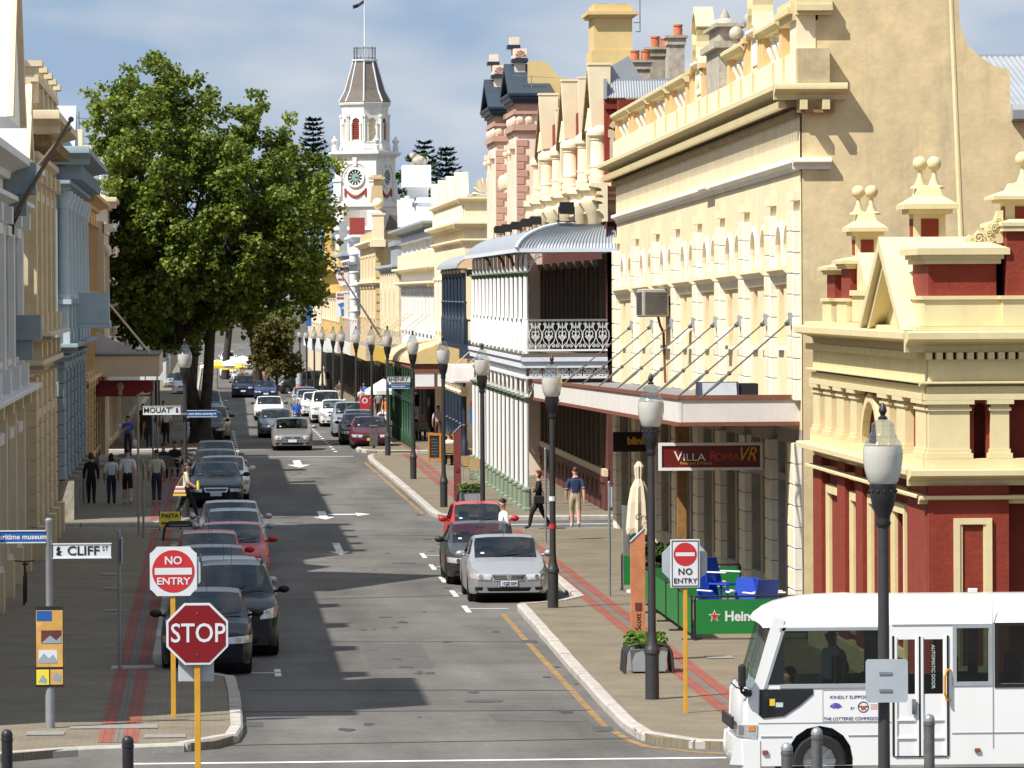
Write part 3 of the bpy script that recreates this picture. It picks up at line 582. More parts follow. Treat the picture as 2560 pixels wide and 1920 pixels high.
para_seg(106.3, 110.3, 12.42, 3, CB); para_seg(113.5, 117.6, 12.36, 3, CB); para_seg(127.6, 132.4, 12.38, 3, CB); para_seg(133.4, 138.6, 12.38, 3, CB); para_seg(139.4, 144.6, 12.38, 3, CB); para_seg(145.2, 150.4, 12.38, 3, CB)
def gablet(u, hw, z0, z1, par, date=None):
    N = 8; L = []
    for k in range(N+1):
        t = k/N; L.append((hw*(1-.62*t)-.28*hw*math.sin(math.pi*t), 12.35+(z1-.45-12.35)*t))
    body = [(u-hw,z0)]+[(u-a,z) for a,z in L]+[(u-hw*.2,z1-.1),(u,z1),(u+hw*.2,z1-.1)]+[(u+a,z) for a,z in L[::-1]]+[(u+hw,z0)]
    b = MB(rc); b.prism(body, -.26, .02); g = b.build('gablet', MATS['cream_wall'], par)
    b = MB(rc)
    for s in (-1,1):
        for k in range(N):
            (a0,q0),(a1,q1) = L[k],L[k+1]; e = .13
            b.prism([(u+s*a0,q0),(u+s*a1,q1),(u+s*(a1+e),q1+.02),(u+s*(a0+e),q0+.02)], -.3, .14)
        b.prism([(u+s*L[-1][0],L[-1][1]),(u+s*hw*.2,z1-.08),(u,z1+.02),(u,z1+.16),(u+s*(L[-1][0]+.15),L[-1][1]+.1)], -.3, .16)
    b.build('scroll_coping', MATS['cream_trim'], g)
    b = MB(rc); b.mould(cornice(12.55,12.72,.18), u-hw*.5, u+hw*.5); b.box(u-hw*.42,u+hw*.42,.021,.05,11.95,12.42); b.box(u-hw*.3,u+hw*.3,.021,.06,12.85,13.25); b.build('tablet', MATS['white_trim'], g)
    for s in (-1,1):
        b = MB(rc); b.box(u+s*hw-.28,u+s*hw+.28,-.28,.1,11.8,12.5); b.mould(slab_prof(12.5,12.62,.18,-.34), u+s*hw-.36, u+s*hw+.36); b.build('gablet_pier', MATS['orange_wall'], g)
    if date: text(date, .3, MATS['cream_trim'], g, tuple(Vector(rc(u,.056,12.19))), (90,0,-90), .01, 'date', 1.2)
    return g
gablet(111.9, 1.35, 11.8, 13.95, CB); gablet(124.9, 1.5, 11.8, 13.9, CB, '1891')
# weathered pedestal with domed cap and stone orbs
b = MB(rc); b.box(119.3,122.3,-.5,.1,11.8,12.75); b.mould(slab_prof(12.75,12.9,.22,-.6), 119.0, 122.6); b.box(119.5,122.1,-.45,.05,12.9,13.25); b.mould(slab_prof(13.25,13.33,.16,-.55), 119.3, 122.4); b.build('pedestal', MATS['old_stone'], CB)
b = MB(); x,y,z = rc(120.8,-.2,13.33); b.lathe([(.34,0),(.33,.06),(.22,.16),(.12,.2),(.1,.28),(.05,.36),(.02,.42)], x, y, 10, z); b.build('domed_cap', MATS['old_stone'], CB, True)
for u,z0,r,m in ((114.0,12.6,.18,'grey_lead'),(117.2,12.5,.17,'old_stone')):
    x,y,z = rc(u,-.1,z0); b = MB(); b.lathe([(.2,0),(.2,.08),(.1,.14),(.08,.24),(.13,.3)], x, y, 10, z); b.ball((x,y,z+.3+r*.9), r, 14, 10); b.build('orb', MATS[m], CB, True)
# awning with tie rods
AW = MB(rc); AW.box(YC+.5,YE+.4,.0,2.38,4.72,4.78); aw = AW.build('awning', MATS['galv'], CB)
b = MB(rc); b.box(YC+.45,YE+.45,2.382,2.42,4.36,4.82); b.xf = front(YC+.5); b.box(XC-2.42,XC+.05,.0,.04,4.36,4.82); b.build('awning_fascia', MATS['fascia_white'], aw)
b = MB(rc); b.box(YC+.45,YE+.45,2.36,2.46,4.822,4.90); b.box(YC+.45,YE+.45,2.36,2.45,4.28,4.358); b.xf = front(YC+.5); b.box(XC-2.45,XC+.05,-.04,.08,4.822,4.902); b.box(XC-2.44,XC+.05,-.04,.075,4.28,4.356); b.build('awning_trim', MATS['brown_trim'], aw)
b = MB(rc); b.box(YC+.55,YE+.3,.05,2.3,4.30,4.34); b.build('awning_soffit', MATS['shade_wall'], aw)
for u in (103.9,108.6,114.0,119.5,125.1,131.0,137.0,143.6):
    p0 = Vector(rc(u,.16,6.42)); p1 = Vector(rc(u-1.8,2.2,4.85)); m_ = p0.lerp(p1,.68)
    b = MB(); b.cyl(p0, p1, .019, .019, 6); b.cyl(p0, p0.lerp(p1,.06), .06, .05, 6); 
    n_ = Vector((0,.09,.02))
    b.tube([m_, m_.lerp(p1,.25)+n_, m_.lerp(p1,.5)+n_*.7, p1], .014, 4); b.tube([m_, m_.lerp(p1,.25)-n_, m_.lerp(p1,.5)-n_*.7, p1], .018, 4); b.ball(m_, .05, 6, 4); b.build('tie_rod', MATS['dark_steel'], aw, True)
    b = MB(rc); b.box(u-.13,u+.13,.16,.22,6.30,6.56); b.build('rod_plate', MATS['grey_lead'], aw)
# corrugated roofs behind the gable and their gutter
def corrugated(name, p0, pu, pv, n, amp, mat, par, world=False):
    """wave-section sheet from corner p0 spanning pu (across ribs) and pv (along ribs)"""
    b = MB(); p0 = Vector(p0); pu = Vector(pu); pv = Vector(pv); nn = pu.cross(pv).normalized()
    vs = []
    for i in range(n*4+1):
        a = p0+pu*(i/(n*4))+nn*(amp*math.sin(i*math.pi/2)); vs += [tuple(a), tuple(a+pv)]
    b.add(vs, [(2*i,2*i+2,2*i+3,2*i+1) for i in range(n*4)]); return stuff(b.build(name, MATS[mat], par, True, ang=80))
corrugated('roof_sheeting', (14.2,104.0,10.3), (12,0,0), (0,7,1.72), 100, .022, 'iron_roof', CB)
corrugated('roof_sheeting', (14.2,117,11.9), (12,0,0), (0,4,.35), 100, .022, 'iron_roof', CB)
b = MB(); b.box(14.2,26,111,111.3,11.98,12.06); b.build('ridge_cap', MATS['iron_roof'], CB)
b = MB(); b.prism([(YC-.25,10.42),(YC-.02,10.36),(YC-.004,10.72),(YC-.2,10.72),(YC-.27,10.6)], 16.04, 27, 'x'); b.build('gutter', MATS['grey_lead'], CB)
# ground floor under the awning: quoined piers, windows, doors
b = MB(rc); hs = []
for i in range(8):
    a, c = cents[i]+.7, cents[i+1]-.7; m = (a+c)/2
    hs += [(a, m-.2, 1.0 if i % 2 else .14, 3.1), (m+.2, c, .14 if i % 3 == 0 else 1.0, 3.1), (a, m-.2, 3.25, 3.9), (m+.2, c, 3.25, 3.9)]
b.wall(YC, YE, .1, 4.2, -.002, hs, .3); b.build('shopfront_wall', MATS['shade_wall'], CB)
for i,h in enumerate(hs):
    b = MB(rc); b.box(h[0],h[1],-.34,-.28,h[2],h[3]); w_ = b.build('shop_window' if h[3]-h[2] < 2.5 else 'shop_door', MATS['window_blue' if i % 4 < 2 and i < 14 else 'dark_in'], CB)
    b = MB(rc); m = (h[0]+h[1])/2; b.box(m-.05,m+.05,-.275,-.2,h[2],h[3]); b.box(h[0],h[0]+.08,-.275,-.2,h[2],h[3]); b.box(h[1]-.08,h[1],-.275,-.2,h[2],h[3]); b.box(h[0]+.08,m-.05,-.275,-.21,h[3]-.1,h[3]); b.box(m+.05,h[1]-.08,-.275,-.21,h[3]-.1,h[3]); b.build('window_frame', MATS['shade_wall'], w_)
# timber post and dark far doorway under the awning
b = MB(); b.box(10.55,10.75,117.6,117.8,.12,4.25); b.box(10.5,10.8,117.55,117.85,3.3,3.45); b.build('timber_post', MATS['timber'], CB)
# things fixed to it
ac = thing('air_conditioner', 'grey boxed air conditioner hung high on the cream wall between pilasters', 'air conditioner', (11.5,134,6.4))
b = MB(rc); b.bbox(133.1,134.9,.05,.75,6.62,7.34,.03); b.build('casing', MATS['shade_wall'], ac)
b = MB(rc)
for k in range(9): b.box(133.2,134.8,.752,.77,6.7+k*.065,6.735+k*.065)
b.xf = lambda u,w,z: (XC-w, 133.098-u, z+SL*30)
for k in range(9): b.box(0,.015,.12,.68,6.7+k*.065,6.735+k*.065)
b.build('grille', MATS['dark_steel'], ac)
b = MB(rc); b.tube([(133.6,.3,6.63),(133.6,.25,6.4),(134.3,.1,6.2),(134.3,.06,4.9)], .035, 6); b.build('pipe', MATS['brown_trim'], ac)
spk = thing('floodlight', 'black and blue floodlight housing standing on the awning of the cream building', 'floodlight', (10.2,106,4.78))
b = MB(); b.prism([(105.6,4.8),(106.7,4.8),(106.6,5.12),(105.8,5.14)], 9.95, 10.75, 'x'); b.build('housing', MATS['blue_box'], spk); b = MB(); b.prism([(105.58,4.82),(105.77,5.12),(105.74,5.12),(105.55,4.82)], 10.0, 10.7, 'x'); b.build('lens', MATS['grey_lead'], spk); b = MB(); b.box(10.8,11.15,105.7,106.6,4.8,5.1); b.build('ballast_box', MATS['lamp_black'], spk)
sg = thing('hanging_sign', 'dark red VILLA ROMA restaurant sign in a white frame hanging under the awning', 'sign', (10,108,2.9), local=False)
SY = 108.0; sx0 = (1655-532)*SY/12962; sx1 = (1903-532)*SY/12962; zt = 7-(1117-729)*SY/12962; zb = 7-(1172-729)*SY/12962
b = MB(); b.box(sx0,sx1,SY,SY+.09,zb,zt); b.build('sign_panel', [M('sign_red', (.15,.012,.01), .35, .06, 2)], sg)
b = MB()
for a in ((sx0-.06,sx1+.06,zt,zt+.06),(sx0-.06,sx1+.06,zb-.06,zb),(sx0-.06,sx0,zb,zt),(sx1,sx1+.06,zb,zt)): b.box(a[0],a[1],SY-.03,SY+.12,a[2],a[3])
b.build('sign_frame', MATS['white_paint'], sg)
M('letter_white', (.8,.8,.8), .5, 0); M('letter_gold', (.75,.4,.06), .5, 0); M('letter_red', (.55,.08,.03), .5, 0)
zc = (zt+zb)/2
text('V', .30, MATS['letter_white'], sg, (sx0+.35,SY-.006,zc+.0)); text('ILLA', .22, MATS['letter_white'], sg, (sx0+.68,SY-.006,zc-.02), sx=1.15)
text('R', .28, MATS['letter_red'], sg, (sx0+1.08,SY-.006,zc)); text('OMA', .22, MATS['letter_red'], sg, (sx0+1.38,SY-.006,zc-.02), sx=1.05)
text('VR', .42, MATS['letter_gold'], sg, (sx0+1.78,SY-.006,zc+.03), shear=.35, sx=.8); text('Ristorante & Pizzeria', .08, MATS['letter_gold'], sg, (sx0+.72,SY-.006,zb+.09))
b = MB()
for x in (sx0+.3,sx1-.3): b.cyl((x,SY+.04,zt+.06),(x,SY+.04,4.28),.015,.015,5)
b.build('hanger', MATS['dark_steel'], sg)
sg = thing('hanging_sign', 'black hanging sign with blink in small gold letters under the far end of the awning', 'sign', (10.6,136,3)); SY = 136
bx0 = (1533-532)*SY/12962; bx1 = (1613-532)*SY/12962
b = MB(); b.box(bx0,bx1+.1,SY,SY+.08,2.78,3.3); b.build('sign_panel', MATS['dark_in'], sg); text('blink', .26, MATS['letter_gold'], sg, (bx0+.62,SY-.006,3.06), bold=.012)
b = MB(); b.cyl((bx0+.2,SY+.04,3.3),(bx0+.2,SY+.04,4.0),.015,.015,5); b.cyl((bx1-.1,SY+.04,3.3),(bx1-.1,SY+.04,4.0),.015,.015,5); b.build('hanger', MATS['dark_steel'], sg)
# ================================================================ right side: verandah hotel, pink building and the row beyond
M('pink', (.80,.66,.54), .85, .07, 2, .1, streak=.2, streak_col=(.45,.35,.28))
M('pink_brown', (.50,.31,.24), .85, .1, 2, .1)
M('ochre_wall', (.66,.49,.22), .88, .08, 1.5, .1, streak=.3, streak_col=(.4,.28,.12))
M('navy', (.018,.032,.058), .5, .2, 4)
M('navy_roof', (.035,.055,.075), .55, .2, 5)
M('cool_white', (.78,.79,.80), .7, .06, 2, .08, streak=.25, streak_col=(.5,.5,.5))
M('tan', (.60,.44,.27), .8, .1, 3)
M('green_post', (.018,.065,.03), .5, .2, 5)
M('sandy', (.62,.47,.27), .88, .1, 1.5, .15, streak=.4, streak_col=(.4,.3,.18))
M('yellow_ochre', (.62,.42,.12), .85, .08, 2)
M('beige', (.64,.54,.38), .85, .08, 2, .1, streak=.3, streak_col=(.4,.33,.24))
M('mauve', (.42,.31,.26), .85, .1, 2)
M('dim_trim', (.13,.10,.075), .85, .12, 2)  # verandah shade put into the surround and deck colour; plain dark brown elsewhere
M('slate', (.16,.135,.115), .8, .2, 3, .3)
M('rusty', (.30,.09,.04), .8, .2, 5)
M('blue_white', (.68,.72,.77), .75, .06, 2)
M('red_paint', (.32,.05,.035), .7, .1, 3)
def lace_mesh(w, h, name='lace_panel'):
    b = MB(); r = .014
    def C(x, z, rad, t, a0, d=1):
        N = int(9*t); pts = [(x+rad*(1-i/N*.8)*math.cos(a0+d*i/9*6.283), 0, z+rad*(1-i/N*.8)*math.sin(a0+d*i/9*6.283)) for i in range(N+1)]; b.tube(pts, r, 4)
    for s in (-1,1):
        b.tube([(s*w*.30,0,h),(s*w*.30,0,h*.72),(s*w*.46,0,h*.62),(s*w*.48,0,h*.42),(s*w*.36,0,h*.26),(s*w*.12,0,h*.14),(0,0,h*.04)], r, 4)
        C(s*w*.33, h*.92, w*.14, 1.3, 1.57, s); C(s*w*.33, h*.12, w*.15, 1.4, 1.57, -s); C(s*w*.17, h*.42, w*.14, 1.4, 0 if s > 0 else 3.14, s); C(s*w*.14, h*.8, w*.13, 1.2, 1.57, -s)
        b.tube([(s*w*.05,0,h*.3),(s*w*.28,0,h*.55),(s*w*.2,0,h*.66),(0,0,h*.58)], r, 4)
    b.tube([(0,0,0),(0,0,h*.98)], r, 4); b.ball((0,0,h*.5), w*.09, 6, 4, 1,.3,1)
    return b.build(name, MATS['white_paint'], None, link=False).data
# ---------------------------------------------------------------- two-storey verandah hotel
VH = thing('verandah_hotel', 'red brick hotel with white two-storey cast-iron verandah and curved grey iron roof', 'building', (12.3,162,.12))
XV, XP, YA, YB = 12.35, 9.8, 162.0, 194.6
rv = right(XV)
b = MB(); b.box(XV+.4, 26, YA, YB, 0, 13.0); b.build('wall_core', MATS['red_dark'], VH)
hs = [(YA+1.6+i*4.0, YA+3.4+i*4.0, 1.0, 3.3) for i in range(8)]; hu = [(YA+1.6+i*4.0, YA+3.2+i*4.0, 5.3, 7.6, .5) for i in range(8)]
b = MB(rv); b.wall(YA, YB, .1, 4.7, 0, hs, .3); b.wall(YA, YB, 4.7, 9.2, 0, hu, .3); b.xf = front(YA); b.add([(XV,0,.1),(26,0,.1),(26,0,4.7),(XV,0,4.7)],[(0,1,2,3)]); b.build('wall', MATS['maroon'], VH)
b = MB(rv); b.mould(slab_prof(.1,1.0,.1), YA, YB); b.mould(slab_prof(1.0,1.2,.16), YA, YB); b.build('dado', MATS['maroon'], VH)
b = MB(rv); b.mould(slab_prof(1.2,1.42,.13), YA, YB); b.build('dado_band', MATS['beige'], VH)
for h in hs+hu:
    b = MB(rv); b.box(h[0],h[1],-.34,-.3,h[2],h[3]); w_ = b.build('window', MATS['window_dark'], VH)
    b = MB(rv); b.box(h[0]-.25,h[0]-.02,.0,.12,h[2]-.1,h[3]+.2); b.box(h[1]+.02,h[1]+.25,.0,.12,h[2]-.1,h[3]+.2); b.box(h[0]-.35,h[1]+.35,.0,.2,h[3]+.2,h[3]+.42)
    for k in (h[0]-.15,h[1]+.15): b.prism([(k-.15,h[2]-.1),(k+.15,h[2]-.1),(k+.08,h[2]-.45),(k-.08,h[2]-.45)], 0, .15)
    b.build('window_surround', MATS['dim_trim'], w_)
# deck, beams, end beam
b = MB(); b.box(XP-.1, XV-.003, YA, YB, 4.92, 5.06); b.build('deck', MATS['dim_trim'], VH)
b = MB(); b.box(XP-.16,XP+.02,YA-.1,YB,4.62,4.918); b.box(XP-.22,XP-.162,YA-.16,YB,4.86,4.98); b.box(XP+.022,XV-.01,YA-.1,YA+.06,4.62,4.918); b.box(XP-.16,XV-.01,YA-.16,YA-.102,4.82,4.95); b.box(XP-.1,XV-.01,YA-.06,YA+.04,4.28,4.36); b.box(XP-.1,XP,YA+.045,YB,4.28,4.36); b.build('beam', MATS['blue_white'], VH)
def prof_col(z0, z1, r, n=10): return None
low_c = MB(); low_c.lathe([(.075,0),(.075,2.68)],0,0,10,.87); low_me = low_c.build('shaft', MATS['white_paint'], None, True, link=False).data
ped = MB(); ped.lathe([(.19,0),(.19,.1),(.16,.14),(.15,.62),(.18,.66),(.18,.72),(.1,.78)],0,0,8,.12,a0=.39); ped_me = ped.build('p', MATS['sage'], None, link=False).data
cap = MB(); cap.lathe([(.08,0),(.10,.03),(.08,.06),(.10,.1),(.19,.16),(.19,.2)],0,0,8,3.52,a0=.39); cap_me = cap.build('c', MATS['sage'], None, link=False).data
brk = MB(); brk.box(-.06,.06,-.06,.06,3.72,4.3); brk.prism([(.061,4.27),(.42,4.27),(.3,4.2),(.16,4.08),(.09,3.9),(.061,3.8)],-.02,.02,'x'); brk.prism([(-.061,4.27),(-.42,4.27),(-.3,4.2),(-.16,4.08),(-.09,3.9),(-.061,3.8)],-.02,.02,'x'); brk_me = brk.build('b', MATS['white_paint'], None, link=False).data
upc = MB(); upc.lathe([(.12,0),(.12,1.05),(.085,1.1),(.075,2.42)],0,0,10,5.06); up_me = upc.build('s', MATS['white_paint'], None, True, link=False).data
upk = MB(); upk.box(-.055,.055,-.055,.055,7.66,8.2); upk.prism([(.056,8.18),(.42,8.18),(.3,8.1),(.16,8.0),(.09,7.85),(.056,7.75)],-.02,.02,'x'); upk.prism([(-.056,8.18),(-.42,8.18),(-.3,8.1),(-.16,8.0),(-.09,7.85),(-.056,7.75)],-.02,.02,'x'); upk_me = upk.build('k', MATS['white_paint'], None, link=False).data
cap2 = MB(); cap2.lathe([(.08,0),(.10,.03),(.08,.06),(.10,.08),(.18,.13),(.18,.17)],0,0,8,7.48,a0=.39); cap2_me = cap2.build('c2', MATS['sage'], None, link=False).data
col_y = [YA+.1+i*2.49 for i in range(14)]
for y in col_y:
    c = piece('column', low_me, VH, (XP, y, 0))
    for nm, me in (('pedestal',ped_me),('capital',cap_me),('bracket',brk_me)):
        o = bpy.data.objects.new(nm, me); COL.objects.link(o); o.parent = c
    c = piece('column', up_me, VH, (XP, y, 0))
    for nm, me in (('capital',cap2_me),('bracket',upk_me)):
        o = bpy.data.objects.new(nm, me); COL.objects.link(o); o.parent = c
b = MB(); b.box(XP-.03,XP+.03,YA,YB,8.2,8.32); b.box(XP+.031,XV,YA-.04,YA+.04,8.2,8.32); b.build('plate', MATS['blue_white'], VH)
# handrails and bottom rails, lace
b = MB(); b.box(XP-.05,XP+.05,YA,YB,6.08,6.15); b.box(XP+.06,XV,YA-.04,YA+.05,6.08,6.14); b.build('handrail', MATS['sage'], VH)
b = MB(); b.box(XP-.04,XP+.04,YA,YB,5.14,5.2); b.box(XP+.05,XV,YA-.03,YA+.03,5.14,5.2); b.build('bottom_rail', MATS['white_paint'], VH)
b = MB(); b.box(XP-.09,XP+.09,YA,YB,5.062,5.13); b.build('kickboard', MATS['sage'], VH)
lm = lace_mesh(.42,.87)
for i in range(6): piece('lace_panel', lm, VH, (XP+.29+i*.422, YA, 5.205))
for y in col_y[:-1]:
    for k in range(5): piece('lace_panel', lm, VH, (XP, y+.31+k*.468, 5.205), R(90))
lf = lace_mesh(.4,.24,'lace_frieze')
for i in range(6): piece('lace_frieze', lf, VH, (XP+.29+i*.42, YA, 4.37))
for y in col_y[:-1]:
    for k in range(5): piece('lace_frieze', lf, VH, (XP, y+.31+k*.468, 4.37), R(90))
for x0, s in ((XP+.05,1),):     # corner brackets of the open end
    for z in (8.2,4.27):
        b = MB(); b.tube([(x0,YA,z-.62),(x0+.1,YA,z-.4),(x0+.3,YA,z-.14),(x0+.62,YA,z-.03)], .02, 4)
        for k in range(3): b.tube([(x0+.06+.08*math.cos(t*.9)*(1-t*.08)+k*.12, YA, z-.3+k*.1+.08*math.sin(t*.9)*(1-t*.08)) for t in range(9)], .013, 4)
        b.build('corner_bracket', MATS['white_paint'], VH, True)
# curved iron roof: street side and hipped near end
def bull(t):  # 0 at the eave .. 1 at the wall: (inset, height)
    a = t*math.pi*.5; return (2.5*(1-math.cos(a))*.62+.95*t*.4, .78*math.sin(a))
N = 12; prof = [bull(i/N) for i in range(N+1)]
xe, ye, ze = XP-.28, YA-.28, 8.34
b = MB(); vs = []; K = int((YB-ye)/.38)
for k in range(K+1):
    for j,(d,h) in enumerate(prof):
        y = ye+d + (YB-ye-d)*k/K; o = .016*math.sin(k*math.pi/1) if False else (.018 if k % 2 else -.018); vs.append((xe+d-o*.7, y, ze+h+o*.7))
n1 = N+1; b.add(vs, [(k*n1+j,k*n1+j+1,(k+1)*n1+j+1,(k+1)*n1+j) for k in range(K) for j in range(N)])
rf = stuff(b.build('roof_sheeting', MATS['iron_roof'], VH, True, ang=89))
b = MB(); vs = []; K = 120
for k in range(K+1):
    for j,(d,h) in enumerate(prof):
        x = xe+d + (XV+.3-xe-d)*k/K; o = .026*math.sin(k*math.pi/2); vs.append((x, ye+d-o*.7, ze+h+o*.7))
b.add(vs, [(k*n1+j,(k+1)*n1+j,(k+1)*n1+j+1,k*n1+j+1) for k in range(K) for j in range(N)]); stuff(b.build('roof_sheeting', MATS['iron_roof'], VH, True, ang=89))
b = MB(); b.tube([(xe+d-.03, ye+d-.03, ze+h+.04) for d,h in prof], .06, 6); b.box(xe-.06,xe+.06,ye,YB,ze-.1,ze+.02); b.box(xe+.062,XV+.3,ye-.06,ye+.06,ze-.1,ze+.02); b.build('hip_and_gutter', MATS['blue_white'], VH, True)
b = MB()
for y in (168.5,174,182): b.tube([(xe+.02,y,ze-.08),(xe+.2,y,ze-.25),(XP,y,ze-.5)], .05, 6)
b.build('downpipe', MATS['brown_trim'], VH, True)
# upper parts above the verandah roof
b = MB(); b.box(XV+.02, 14.6, YA+1.0, YB, 9.0, 13.05); b.build('upper_wall', MATS['red_brick'], VH)
def round_col(u, z0, z1, r, par, w=.1, mat='cream_pale', dome=True):
    x,y,_ = rv(u,w,0); b = MB(); h = z1-z0
    b.lathe([(r*1.12,0),(r*1.12,.1),(r*1.2,.14),(r*1.2,.22),(r,.26),(r*.98,h*.3),(r*1.06,h*.31),(r*1.06,h*.34),(r*.98,h*.36),(r*.94,h*.8),(r*1.05,h*.82),(r*1.02,h*.86),(r*1.3,h*.9),(r*1.35,h*.95),(r*1.3,h)]+([(r*1.05,h+.1),(r*.6,h+.22)] if dome else []), x, y, 14, z0)
    return b.build('round_column', MATS[mat], par, True)
def tall_pier(u, z0, z1, par, d=.34, lean=.05):
    x,y,_ = rv(u,.1,0); b = MB(); a = d*.5
    b.add([(x-a,y-a,z0),(x+a*1.2,y-a,z0),(x+a*1.2,y+a,z0),(x-a,y+a,z0),(x-a*1.35,y-a*1.2,z1),(x+a*1.3,y-a*1.2,z1),(x+a*1.3,y+a,z1),(x-a*1.35,y+a,z1)], [(0,3,2,1),(4,5,6,7),(0,1,5,4),(1,2,6,5),(2,3,7,6),(3,0,4,7)])
    b.box(x-a*1.45,x+a*1.4,y-a*1.3,y+a*1.1,z1+.001,z1+.07); return b.build('tall_pier', MATS['cream_pale'], par)
for u,z in ((163.6,12.1),(169.4,12.0),(176.2,12.05),(182.2,11.95),(188.4,11.95),(194.2,11.9)): round_col(u, 10.4, z, .3, VH)
for u in (163.6,176.2,188.4): tall_pier(u, 12.2, 14.15, VH, .52)
tall_pier(170.2, 10.6, 14.0, VH, .3); tall_pier(182.6, 11.9, 13.4, VH, .22)
for i,u in enumerate((166.6,179.2,191.3)):       # gables between the piers
    b = MB(rv); b.prism([(u-2.4,10.5),(u+2.4,10.5),(u+2.4,12.0),(u,13.9),(u-2.4,12.0)], -.3, .1); g = b.build('gable', MATS['red_brick'], VH)
    b = MB(rv)
    for s in (-1,1): b.prism([(u+s*2.45,11.95),(u,13.88),(u,14.1),(u+s*2.65,12.05)], -.35, .28)
    b.build('bargeboard', MATS['grime_stone'], g)
    b = MB(rv); b.box(u-1.3,u-.9,.1,.22,10.9,12.2); b.box(u+.9,u+1.3,.1,.22,10.9,12.2); b.mould(cornice(10.6,10.9,.25), u-1.6, u+1.6); b.prism([(u-1.5,12.2),(u+1.5,12.2),(u,12.9)], .1, .25); b.build('window_surround', MATS['cream_pale'], g)
    b = MB(rv); b.box(u-.88,u+.88,.1,.13,10.91,12.19); b.build('window', MATS['window_dark'], g)
for z0,z1,o in ((9.2,9.75,.22),(9.75,9.95,.4),(9.95,10.15,.3),(10.15,10.42,.5)):
    b = MB(rv); b.mould(cornice(z0,z1-.002,o), YA+.3, YB); b.xf = front(YA+1.0); b.mould(cornice(z0,z1-.002,o*.7), XV+.02, 14.6); b.build('ledge', MATS['cream_pale'], VH, True)
for u in (163.6,169.4,176.2,182.2,188.4,194.2):
    b = MB(); x,y,_ = rv(u,.2,0); b.lathe([(.12,9.0),(.28,9.25),(.34,9.5),(.5,9.76),(.5,9.9),(.4,10.0),(.55,10.2),(.55,10.41)], x, y, 14); b.build('corbel', MATS['cream_pale'], VH, True)
# near end: red wall with arched cream window head, iron parapet roof
b = MB(front(YA+1.0)); b.mould(slab_prof(12.75,12.9,.08), XV+.02, 14.6); b.build('brick_band', MATS['red_dark'], VH)
b = MB(front(YA+1.0)); cx = 13.03
pts = [(cx+.56*math.cos(math.pi*(.12+.76*k/10)), 12.02+.5*math.sin(math.pi*(.12+.76*k/10))) for k in range(11)]; inn = [(cx+.42*math.cos(math.pi*(.12+.76*k/10)), 11.98+.38*math.sin(math.pi*(.12+.76*k/10))) for k in range(11)]
for k in range(10): b.prism([pts[k],pts[k+1],inn[k+1],inn[k]], 0, .14)
b.box(cx-.55,cx+.55,0,.1,11.85,12.1); b.box(cx-.5,cx-.36,0,.1,10.6,11.85); b.box(cx+.36,cx+.5,0,.1,10.6,11.85); w_ = b.build('arched_window_head', MATS['beige'], VH)
b = MB(front(YA+1.0)); b.ball((cx,.1,12.28), .1, 8, 6); b.build('boss', MATS['red_paint'], w_, True)
b = MB(front(YA+1.0)); b.box(cx-.35,cx+.35,.0,.03,10.6,11.85); b.build('window', MATS['window_dark'], VH)
corrugated('roof_sheeting', (XV+.1,YA+.9,13.1), (3,0,0), (0,.5,.55), 36, .02, 'iron_roof', VH)
b = MB(); b.box(XV+.05,15.3,YA+1.42,YA+1.6,13.6,13.72); b.box(XV+.0,XV+.09,YA+.9,YA+6,13.06,13.7); b.prism([(12.4,13.72),(13.6,13.72),(13.2,14.45),(12.4,14.0)], YA+1.7, YA+1.9); b.build('flashing', MATS['iron_roof'], VH)
corrugated('roof_sheeting', (XV+.4,YA+6,13.72), (0,26,0), (2,0,1.3), 130, .03, 'iron_roof', VH)
def chimney(X0,X1,Y0,Y1,z0,z1,pots,par,mat='old_stone',name='chimney'):
    b = MB(); b.box(X0+.05,X1-.05,Y0+.05,Y1-.05,z0-1.6,z1-.3); b.box(X0,X1,Y0,Y1,z1-.3,z1-.08); b.box(X0-.06,X1+.06,Y0-.06,Y1+.06,z1-.08,z1); c = b.build(name, MATS[mat], par)
    for x,y,h in pots:
        b = MB(); b.lathe([(.13,0),(.15,.03),(.14,.08),(.15,h*.6),(.13,h*.8),(.16,h*.86),(.16,h),(.1,h),(.1,h-.1)], x, y, 12, z1); b.build('chimney_pot', MATS['terracotta'], c, True)
    return c
chimney(13.2,14.0,164.5,165.5,13.85,14.36,[(13.5,165,.32),(13.84,165,.32)],VH); chimney(13.95,14.62,166,167,14.2,14.84,[(14.28,166.5,.36),(14.6,166.5,.3)],VH); chimney(14.5,15.1,164.5,165.5,14.4,15.14,[(14.88,165,.36)],VH)
b = MB(); b.box(12.6,14.0,171.5,174.0,9,15.0); b.box(12.68,13.95,171.55,173.95,15.0,16.1); b.box(12.55,14.05,171.4,174.1,16.1,16.17); b.box(12.45,14.15,171.3,174.2,16.17,16.28); b.box(12.68,13.95,171.55,173.95,16.28,16.53); c = b.build('great_chimney', MATS['ochre_wall'], VH)
b = MB(); b.box(12.85,13.2,172,173,16.53,16.56); b.box(13.45,13.8,172,173,16.53,16.56); b.build('vent_slot', MATS['dark_in'], c)
b = MB(); b.tube([(14.05,171.4,15.6),(14.2,171.4,15.6),(14.2,171.4,16.7)], .02, 4); b.tube([(13.98,171.4,15.9),(14.2,171.4,15.9)], .02, 4); b.build('aerial_mast', MATS['dark_steel'], c)
